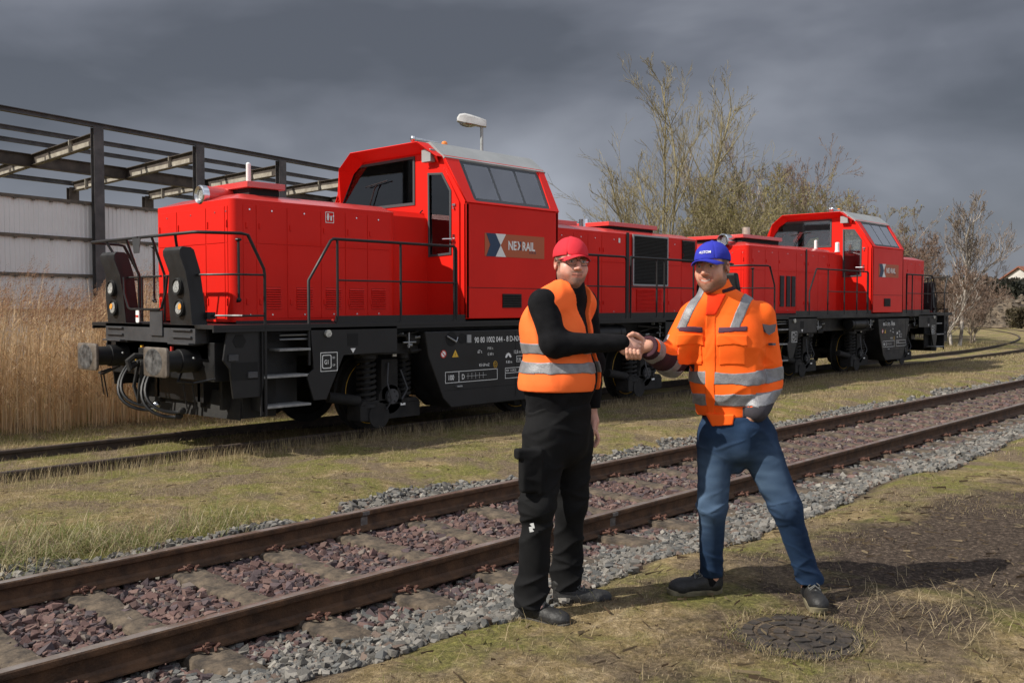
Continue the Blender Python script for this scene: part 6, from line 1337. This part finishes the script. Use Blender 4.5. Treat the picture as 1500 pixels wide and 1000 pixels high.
# trousers with cargo pocket
t = Sdf(); pc = pt(819, 628, T0)
t.rc(pt(818, 603, T0), pt(818, 645, T0), .146, .138, .05, A=A, sc=(1.17, 1.08, 1))
for a, b_, r0, r1 in ((hR, knR, .110, .084), (knR, anR+UP*.02, .078, .074), (anR+UP*.02, anR-UP*.045, .074, .078), (hL, knL, .106, .082), (knL, anL+UP*.03, .078, .076), (anL+UP*.03, anL-UP*.045, .076, .080)): t.rc(a, b_, r0, r1, .035)
t.bx(pt(778, 690, T0-.22), (.055, .030, .10), axes(dirv(.3, -1)), .015, .02); t.bx(pt(774, 664, T0-.225), (.062, .030, .022), axes(dirv(.3, -1)), .008, .006)
t.half(anR-UP*.062, -UP)
f1 = creases(.016, 4, zs=10, hs=4); t.disp = lambda P: f1(P)*np.clip(.55+.6*np.exp(-((P[:, 2]-.22)/.12)**2)+.35*np.exp(-((P[:, 2]-.62)/.12)**2), .4, 1.2)
tr = t.build('trousers', .0055, M_troub, p1)
lgM = frameM(tuple(pt(776, 779, T0-.245)), tuple(RT), (0, 0, 1)); plate('knee_mark', [(.0, .0), (.02, .004), (.012, .018), (.024, .02), (.018, .044), (0, .04), (.010, .026), (-.004, .024)], [], .003, M_white, lgM, tr)
# hi-vis vest
v = Sdf(); torso_ops(v, .014, belly=.014, k=.05)
v.rc(shR+(chest-shR)*.12, neck-UP*.01, .070, .064, .03); v.rc(shL+(chest-shL)*.12, neck-UP*.01, .070, .064, .03)
fv = creases(.008, 9, tilt=1.6, zs=5, hs=6, sharp=2); v.disp = lambda P: fv(P)
# arm holes, neck opening, front opening, hem
v.rc(shR-SL*.070-UP*.030, pt(806, 505, T0-.24), .086, .086, .012, 's', A=A, sc=(1, .92, 1.0)); v.rc(shR-SL*.045-UP*.02, shR-SL*.25-UP*.02, .066, .09, .012, 's'); v.rc(shL+SL*.045-UP*.01, elL+SL*.02, .088, .085, .012, 's')
v.rc(pt(838, 372, T0-.03), neck-UP*.012, .082, .080, .01, 's')
v.half(pt(812, 570, T0), -UP)
def front_gap(P):
    """wedge-shaped opening down the front, widest at the hem"""
    q = P-neck; x = q@SL; y = q@g1; z = q[:, 2]; c_ = .010+.02*np.clip(-z/.55, 0, 1); w = .016+.075*np.clip(1+z/.30, 0, 1)+.034*np.clip((-z-.22)/.25, 0, 1); d = w-np.abs(x-c_); return np.where(y > .02, d, -(.3+0*d))
v._op(lambda P: front_gap(P), neck, 9, 0, 'x')
vest = v.build('safety_vest', .005, M_hivis, p1)
def band(zlo, zhi, name, src, off, parent, tilt=0.0, h=.005, m=None):
    """reflective tape: the garment's own shape a little larger, cut to a horizontal slab"""
    w = Sdf(); w.ops = list(src.ops); w.disp = lambda P: (src.disp(P) if src.disp else 0)-off; w.clip = list(src.clip)
    w._op(lambda P: np.abs(P[:, 2]+tilt*((P-chest)@RT)-(zlo+zhi)/2)-(zhi-zlo)/2, neck, 9, 0, 'x'); return w.build(name, h, m or M_refl, parent)
zz = lambda py, d=T0: pt(820, py, d)[2]
band(zz(517, T0-.1), zz(504, T0-.1), 'reflective_band', v, .0035, vest, .0, .0045); band(zz(545, T0-.1), zz(531, T0-.1), 'reflective_band', v, .0035, vest, .0, .0045)
# cap
def cap(c, A_, parent, m, s1=1.0, brimdrop=.05, blen=0.0):
    L = lambda x, y, z: c+x*A_[0]+y*A_[1]+z*A_[2]; s = Sdf(); s.el(L(0, -.012, .040), (.086*s1, .104, .092), A_, .01); s.el(L(0, -.010, .028), (.079, .097, .085), A_, .004, 's'); s.half(L(0, 0, .030), -(A_[2]+A_[1]*-.10)); s.el(L(0, -.015, .132), (.008, .008, .005), A_, .002)
    def seam(P):
        q = (P-c)@A_.T; a = np.arctan2(q[:, 1]+.012, q[:, 0]); return .0022*np.exp(-((((a/(PI/3))+.5) % 1-.5)/.035)**2)+.0012*vn3(P, 40, 2)
    s.disp = seam; cp_ = s.build('cap', .0034, m, parent); b = MB(); n = 15; k = 7; top = []; 
    for i in range(n):
        u = -1+2*i/(n-1); row = []
        for jn in range(k):
            t_ = jn/(k-1); x = u*.077*(1-.12*t_**2); y0 = -.012+.102*math.sqrt(max(0, 1-(u*.077/.086)**2)); y1 = .155+blen-.062*abs(u)**2.4; y = y0+(y1-y0)*t_-.004; z = .041-.024*abs(u)**2-(y-y0)*brimdrop-.004*t_**2; row.append((x, y, z))
        top.append(row)
    V_ = [tuple(L(*p)) for r_ in top for p in r_]+[tuple(L(p[0], p[1], p[2]-.0045)) for r_ in top for p in r_]; N_ = n*k; F_ = []
    for i in range(n-1):
        for jn in range(k-1): a = i*k+jn; F_.append((a, a+1, a+k+1, a+k)); F_.append((a+N_, a+k+N_, a+k+1+N_, a+1+N_))
    for i in range(n-1): a = i*k+k-1; F_.append((a, a+N_, a+k+N_, a+k)); a = i*k; F_.append((a, a+k, a+k+N_, a+N_))
    for jn in range(k-1): F_.append((jn, jn+N_, jn+1+N_, jn+1)); a = (n-1)*k+jn; F_.append((a, a+1, a+1+N_, a+N_))
    b.add(V_, F_); b.build('cap_brim', m, cp_, smooth=60); return cp_, L
cap(hc, HA, p1, M_capr)
# glasses
b = MB(); Lh = lambda x, y, z: tuple(hc+x*HA[0]+y*HA[1]+z*HA[2])
for q in (-1, 1):
    rim = [Lh(q*.033+.026*cx*(1 if abs(cx) > .9 else 1), .099-.25*abs(q*.033+.026*cx)**2*8, .004+.0165*cz) for cx, cz in ((-1, .7), (-.85, 1), (0, 1.05), (.85, 1), (1, .7), (.95, -.5), (.6, -.98), (0, -1.05), (-.6, -.98), (-.95, -.5))]
    b.tube(rim, .0016, 6, closed=True); b.tube([Lh(q*.059, .092, .014), Lh(q*.074, .075, .016), Lh(q*.083, .02, .010), Lh(q*.083, -.005, .004)], .0020, 6)
b.tube([Lh(-.008, .100, .010), Lh(0, .104, .012), Lh(.008, .100, .010)], .0020, 6); gl = b.build('glasses', M_frame, p1)
for q in (-1, 1):
    b = MB(); ctr = Lh(q*.033, .0985, .004); rim = [Lh(q*.033+.025*cx, .0975-.25*abs(q*.033+.025*cx)**2*8, .004+.0155*cz) for cx, cz in ((-1, .7), (-.85, 1), (0, 1.05), (.85, 1), (1, .7), (.95, -.5), (.6, -.98), (0, -1.05), (-.6, -.98), (-.95, -.5))]
    b.add([ctr]+rim, [(0, i+1, (i+1) % 10+1) for i in range(10)]); b.build('lens', M_lensg, gl)
def gz_at(p): return float(gh(p[0], p[1]))
f_ = dirv(.74, -.67); hl = pt(764, 892, T0-.08); hl[2] = gz_at(hl)-.004; shoe('shoe', hl, f_, p1, (M_shoe, M_sole), L_=.30)
f_ = dirv(.99, -.05); hl = pt(812, 876, T0+.13); hl[2] = gz_at(hl)-.004; shoe('shoe', hl, f_, p1, (M_shoe, M_sole), L_=.30)
for a_, d_ in ((anR, dirv(.74, -.67)), (anL, dirv(.99, -.05))):
    s_ = Sdf(); s_.rc(a_+UP*.08, a_-UP*.04+d_*.01, .044, .043, .02); s_.build('sock', .005, M_jumper, p1)
rebase(p1)

# ================================================================== man in the blue cap and orange jacket
T2 = 4.87; p2 = empty('person', tuple(pt(1095, 880, T2)), 0, 'man in blue cap, orange reflective jacket and jeans', 'person')
g2 = dirv(-.36, -1.0); A2 = axes(g2); SL2 = A2[0]
shR2 = pt(1018, 466, T2-.03); shL2 = pt(1112, 464, T2+.03); nk2 = pt(1050, 430, T2); ch2 = pt(1060, 495, T2)
elR2 = pt(981, 529, T2-.0); C2 = C1; wrR2 = HP1(.074, -.016, .0)+0*AW; elL2 = pt(1127, 560, T2+.01); wrL2 = pt(1104, 606, T2-.135)
hR2 = pt(1049, 640, T2+.0); hL2 = pt(1106, 640, T2); knR2 = pt(1043, 742, T2-.01); knL2 = pt(1150, 742, T2-.06); anR2 = pt(1042, 842, T2+.10); anL2 = pt(1186, 858, T2-.02)
HA2 = axes(dirv(-.56, -.83, -.03), UP*1.0-RT*.05); hc2 = pt(1043, 392, T2-.03)
def torso2(s, g=0.0, k=.05, low=628):
    s.rc(pt(1070, low, T2), pt(1064, 560, T2), .120+g, .128+g, k, A=A2, sc=(1.22, .95, 1)); s.rc(pt(1064, 560, T2), pt(1060, 495, T2), .128+g, .132+g, k, A=A2, sc=(1.24, .95, 1)); s.rc(pt(1060, 500, T2), pt(1058, 460, T2), .130+g, .100+g, k, A=A2, sc=(1.38, .88, 1))
    s.rc(shR2+(ch2-shR2)*.1, nk2-UP*.02, .066+g, .055+g, .05); s.rc(shL2+(ch2-shL2)*.1, nk2-UP*.02, .066+g, .055+g, .05)
body = Sdf(); L2h = head_ops(body, hc2, HA2, 1.13, 1.04, 1.0); body.rc(hc2-HA2[2]*.06-HA2[1]*.015, nk2-UP*.02, .056, .062, .03); torso2(body, -.030)
for a, b_, r0, r1 in ((shR2, elR2, .050, .040), (elR2, wrR2, .040, .027), (shL2, elL2, .050, .040), (elL2, wrL2, .040, .027), (hR2, knR2, .080, .055), (knR2, anR2, .052, .038), (hL2, knL2, .080, .055), (knL2, anL2, .052, .038), (anR2-UP*.01, anR2+dirv(-1, -.3)*.09-UP*.075, .034, .022), (anL2-UP*.01, anL2+dirv(.0, -1)*.08-UP*.07, .030, .020)): body.rc(a, b_, r0, r1, .03)
body.rc(wrR2, HP1(.050, -.016, .0), .026, .03, .015, A=HB, sc=(1, .8, 1.0)); body.el(HP1(.026, -.016, .0), (.048, .016, .041), HB, .012)
hand_chain(body, [HP1(.042, -.010, .034), HP1(.018, .004, .052), HP1(-.006, .018, .060), HP1(-.024, .028, .054)], .0130, .0100, .006)
for i in range(4):
    x = -.030+.0185*i; z = -.012*(i > 2); hand_chain(body, [HP1(x+.030, -.018, -.004), HP1(x+.012, -.020, -.034), HP1(x+.003, .004, -.056), HP1(x-.002, .033, -.050), HP1(x-.006, .042, -.028-.002*i), HP1(x-.008, .040, -.012-.003*i)], .0108, .0088, .003)
d_ = pt(1086, 640, T2-.06)-wrL2; d_ /= np.linalg.norm(d_); HL = wrL2+d_*.03; body.rc(wrL2, HL+d_*.03, .028, .030, .015); body.el(HL+d_*.05, (.038, .018, .045), np.stack([np.cross(d_, AW), -AW, d_]), .012)
for i in range(4):
    o_ = np.cross(d_, AW)*(-.028+.019*i); hand_chain(body, [HL+d_*.08+o_, HL+d_*.115+o_, HL+d_*(.14-.005*abs(i-1))+o_], .0095, .008, .004)
hand_chain(body, [HL+d_*.02+np.cross(d_, AW)*-.03, HL+d_*.05+np.cross(d_, AW)*-.052, HL+d_*.08+np.cross(d_, AW)*-.058], .012, .009, .008)
SK2 = (.58, .30, .21)
body.build('body', .0032, M_skin, p2, col=head_col(L2h, HA2, hc2, SK2, (.105, .056, .034), .82, (.055, .032, .02), (.05, .06, .065), 1.0, 1.13))
cp2, Lc = cap(hc2+HA2[2]*.003, HA2, p2, M_capb, 1.03, blen=.014)
# wording on the cap front
cu = bpy.data.curves.new('t', 'FONT'); cu.body = 'ALSTOM'; cu.size = 1.0; cu.extrude = .03; cu.offset = .01; cu.align_x = 'CENTER'; me = curve_mesh(cu, Matrix.Diagonal((.018, .018, .018, 1)))
for v_ in me.vertices:
    x, z = v_.co.x, v_.co.y; a = x/.088; zz_ = .068+z; yy = -.012+.107*math.sqrt(max(.02, 1-((zz_-.040)/.095)**2))*math.cos(a); v_.co = Vector(Lc(.088*math.sqrt(max(.02, 1-((zz_-.040)/.095)**2))*math.sin(a), yy+v_.co.z, zz_))
link_mesh('cap_lettering', me, M_white, cp2)
# jacket
j = Sdf(); torso2(j, .014, low=602); j.half(pt(1060, 607, T2), -UP)
cuffR = HP1(.066, -.012, .0); armR = ((shR2, elR2, .084, .074), (elR2, cuffR, .073, .050)); armL = ((shL2, elL2, .082, .070), (elL2, wrL2+(elL2-wrL2)*.10, .069, .056))
for a, b_, r0, r1 in armR: j.rc(a, b_, r0, r1, .035)
j.rc(*armL[0][:4], .014); j.rc(*armL[1][:4], .004)
j.rc(nk2-UP*.03, pt(1048, 418, T2), .078, .072, .03, A=A2, sc=(1.0, .95, 1)); j.rc(pt(1047, 414, T2)-g2*.0, pt(1045, 385, T2)+g2*.03, .064, .075, .006, 's')
co_ = cuffR-elR2; co_ /= np.linalg.norm(co_); j.rc(cuffR-co_*.04, cuffR+co_*.06, .036, .040, .004, 's')
j._op(lambda P: np.where(np.linalg.norm(P-cuffR, axis=1) < .14, (P-cuffR)@co_+.004, -.5), cuffR, 9, 0, 'x')
fj = creases(.013, 21, zs=8, hs=5, tilt=1.1); j.disp = lambda P: fj(P)*np.clip((1.60-P[:, 2])*5, .2, 1)*.8
j.clip = [(pt(1060, 628, T2), -UP)]
def hemcut(P):
    """waistband hem, left open where the front flap hangs down"""
    q = P-pt(1052, 608, T2); arm = (P-pt(1086, 600, T2))@RT > 0; return np.where(arm, -.5, -(q[:, 2]))
j._op(hemcut, nk2, 9, 0, 'x'); jk = j.build('jacket', .0044, M_hivis2, p2)
w = Sdf(); torso2(w, .017, low=640); w.disp = lambda P: .5*fj(P)
def flapcut(P):
    x = (P-pt(1052, 605, T2))@RT; z = P[:, 2]-pt(1052, 605, T2)[2]; l_ = -.075-.50*z; r_ = .052+.10*z; return np.maximum.reduce([l_*1.0-x, x-r_, z-.01, -.050-z+.10*x, -((P-nk2)@g2)+.05])
w._op(flapcut, nk2, 9, 0, 'x'); w.build('hem_flap', .005, M_hivis2, jk)
def slab(src, name, m, cond, off=.0035, h=.0042, parent=None):
    w = Sdf(); w.ops = list(src.ops); w.disp = lambda P: (src.disp(P) if src.disp else 0)-off; w.clip = list(src.clip); w._op(cond, nk2, 9, 0, 'x'); return w.build(name, h, m, parent or jk)
def arm_local(P, a, b_): ab = b_-a; L2 = np.linalg.norm(ab); t = ((P-a)@(ab/L2)); d = np.linalg.norm(P-a-t[:, None]*(ab/L2), axis=1); return t, d
def not_arms(P): 
    d = np.full(len(P), 9.)
    for a, b_, r0, r1 in armL+armR: t, dd = arm_local(P, a, b_); L2 = np.linalg.norm(b_-a); d = np.where((t > -.0) & (t < L2+.06), np.minimum(d, dd-.085), d)
    return -d
z2 = lambda py: pt(1060, py, T2-.12)[2]
for a, b_ in ((562, 546), (594, 579)): slab(j, 'reflective_band', M_refl, lambda P, a=a, b_=b_: np.maximum.reduce([np.abs(P[:, 2]-(z2(a)+z2(b_))/2)-(z2(b_)-z2(a))/2, not_arms(P)-.03, (P-pt(1101, 560, T2-.05))@RT]))
def armband(a, b_, t0, t1, R0=.12): return lambda P: (lambda td: np.maximum(np.abs(td[0]-(t0+t1)/2)-(t1-t0)/2, td[1]-R0))(arm_local(P, a, b_))
La = np.linalg.norm(elL2-shL2); Lb = np.linalg.norm(wrL2-elL2)
for a, b_ in ((559, 542), (589, 574)): slab(j, 'reflective_band', M_refl, lambda P, a=a, b_=b_: np.maximum(np.abs(P[:, 2]-(z2(a)+z2(b_))/2-.10*((P-elL2)@RT))-(z2(b_)-z2(a))/2, -((P-pt(1103, 560, T2-.05))@RT)))
slab(j, 'cuff', M_dkgrey, lambda P: np.maximum(P[:, 2]-z2(591)-.10*((P-elL2)@RT), -((P-pt(1087, 600, T2-.12))@RT)), .002)
Lc_ = np.linalg.norm(cuffR-elR2); slab(j, 'reflective_band', M_refl, armband(elR2, cuffR, .035, .075)); slab(j, 'reflective_band', M_refl, armband(elR2, cuffR, Lc_-.085, Lc_-.045))
slab(j, 'sleeve_patch', M_maroon, lambda P: np.maximum(armband(elR2, cuffR, -.06, Lc_+.06)(P), (P-(elR2+cuffR)/2)[:, 2]+.012+.25*((P-elR2)@RT)), .0025)
slab(j, 'cuff', M_maroon, armband(elR2, cuffR, Lc_-.010, Lc_+.07), .002)
fr = lambda P: -((P-nk2)@g2)+.02
# shoulder braces of reflective tape and chest piping
for xc in (-.150, .105):
    slab(j, 'reflective_band', M_refl, lambda P, xc=xc: np.maximum.reduce([np.abs((P-nk2)@A2[0]-xc-.42*(P[:, 2]-z2(478))*(1.0 if xc < 0 else .8))-.021, z2(480)-P[:, 2], fr(P)-.10]))
for x0, x1 in ((-.165, -.055), (.030, .160)):
    slab(j, 'chest_piping', M_purple, lambda P, x0=x0, x1=x1: np.maximum.reduce([np.abs((P-nk2)@A2[0]-(x0+x1)/2)-(x1-x0)/2, np.abs(P[:, 2]-z2(484)-.06*np.abs((P-nk2)@A2[0]))-.010, fr(P)]))
    slab(j, 'chest_pocket', M_hivis2, lambda P, x0=x0, x1=x1: np.maximum.reduce([np.abs((P-nk2)@A2[0]-(x0+x1)/2)-(x1-x0)/2+.008, np.abs(P[:, 2]-z2(513))-.068, fr(P)]), .005)
    slab(j, 'pocket_flap', M_hivis2, lambda P, x0=x0, x1=x1: np.maximum.reduce([np.abs((P-nk2)@A2[0]-(x0+x1)/2)-(x1-x0)/2+.002, np.abs(P[:, 2]-z2(497)+.05*np.abs(np.abs((P-nk2)@A2[0])-.10))-.017, fr(P)]), .009)
slab(j, 'zip_placket', M_hivis2, lambda P: np.maximum.reduce([np.abs((P-nk2)@A2[0]+.012)-.018, fr(P), P[:, 2]-z2(437)]), .0045)
slab(j, 'collar_piping', M_maroon, lambda P: np.maximum.reduce([np.abs(P[:, 2]-z2(428)-.30*((P-nk2)@RT))-.007, -((P-nk2)@RT)+.012, fr(P)-.05]), .003)
slab(j, 'collar_flap', M_hiv_in, lambda P: np.maximum.reduce([np.abs((P-nk2)@A2[0]-.0-.25*(P[:, 2]-z2(446)))-.014-.22*np.clip(P[:, 2]-z2(462), 0, .1), np.abs(P[:, 2]-z2(446))-.045, fr(P)]), .008)
bdg = frameM(tuple(pt(1127, 480, T2-.075)), tuple(RT*.95-AW*.25), (.0, 0, 1.)); plate('sleeve_badge', [(-.034, .020), (0, .013), (.034, .020), (.028, -.018), (0, -.036), (-.028, -.018)], [], .012, M_dkgrey, bdg, jk)
bdg = frameM(tuple(pt(1131, 504, T2-.072)), tuple(RT*.95-AW*.25), (.0, 0, 1.)); plate('sleeve_label', rrect(-.018, .018, -.006, .006, .002, 2), [], .010, M_dkgrey, bdg, jk)
# shirt hem and collar
s_ = Sdf(); torso2(s_, -.006, low=612); s_.half(pt(1060, 618, T2), -UP); s_._op(lambda P: P[:, 2]-z2(585), nk2, 9, 0, 'x'); s_.build('shirt', .005, M_jumper, p2)
s_ = Sdf(); s_.rc(nk2-UP*.02, pt(1047, 421, T2), .064, .060, .02); s_.rc(pt(1046, 419, T2), pt(1045, 395, T2), .054, .06, .004, 's'); s_.build('shirt_collar', .004, M_tongue, p2)
# jeans
t = Sdf(); t.rc(pt(1076, 612, T2), pt(1077, 645, T2), .134, .130, .05, A=A2, sc=(1.22, .98, 1))
for a, b_, r0, r1 in ((hR2, knR2, .099, .069), (knR2, anR2-UP*.0, .069, .055), (hL2, knL2, .108, .074), (knL2, anL2+UP*.03, .072, .057), (anL2+UP*.03, anL2-UP*.005, .057, .058)): t.rc(a, b_, r0, r1, .035)
t.rc(pt(1076, 640, T2), pt(1079, 684, T2-.0), .085, .034, .03); t.rc(pt(1096, 628, T2-.088), pt(1090, 656, T2-.06), .070, .068, .03); t.half(anL2+UP*.018, -UP)
f2 = creases(.011, 31, zs=13, hs=5); t.disp = lambda P: f2(P)*np.clip(.30+.8*np.exp(-((P[:, 2]-.66)/.09)**2)+.7*np.exp(-((P[:, 2]-.27)/.10)**2)+.5*np.exp(-((P[:, 2]-1.0)/.07)**2), .3, 1.2)
t._op(lambda P: P[:, 2]-pt(1070, 608, T2)[2], nk2, 9, 0, 'x')
def jcol(V):
    w = np.zeros(len(V))
    for a, b_ in ((hR2, knR2), (hL2, knL2)):
        q, d = arm_local(V, a, b_); L2 = np.linalg.norm(b_-a); fw = (V-a-(q/L2)[:, None]*(b_-a))@g2; w = np.maximum(w, np.exp(-((q/L2-.55)/.38)**2)*np.clip(fw/.06, 0, 1)**2*.62)
    w = w*(1+.35*vn3(V, (14, 14, 40), 3))+.10*np.clip(vn3(V, (20, 20, 70), 8), 0, 1); return np.repeat(np.clip(w, 0, 1)[:, None], 3, 1)
jn = t.build('jeans', .005, M_jeans, p2, col=jcol)
f_ = dirv(-.95, -.22); hl = pt(1056, 862, T2+.12); hl[2] = gz_at(hl)-.004; shoe('shoe', hl, f_, p2, (M_shoe, M_sole2), L_=.295, tongue=M_tongue)
f_ = dirv(-.10, -1.0); hl = pt(1184, 866, T2+.05); hl[2] = gz_at(hl)-.004; shoe('shoe', hl, f_, p2, (M_shoe, M_sole2), L_=.295, tongue=M_tongue)
for a_, d_ in ((anR2, dirv(-1, -.3)), (anL2, dirv(-.1, -1))):
    s_ = Sdf(); s_.rc(a_+UP*.08, a_-UP*.03+d_*.01, .043, .042, .02); s_.build('sock', .005, M_jumper, p2)
rebase(p2)
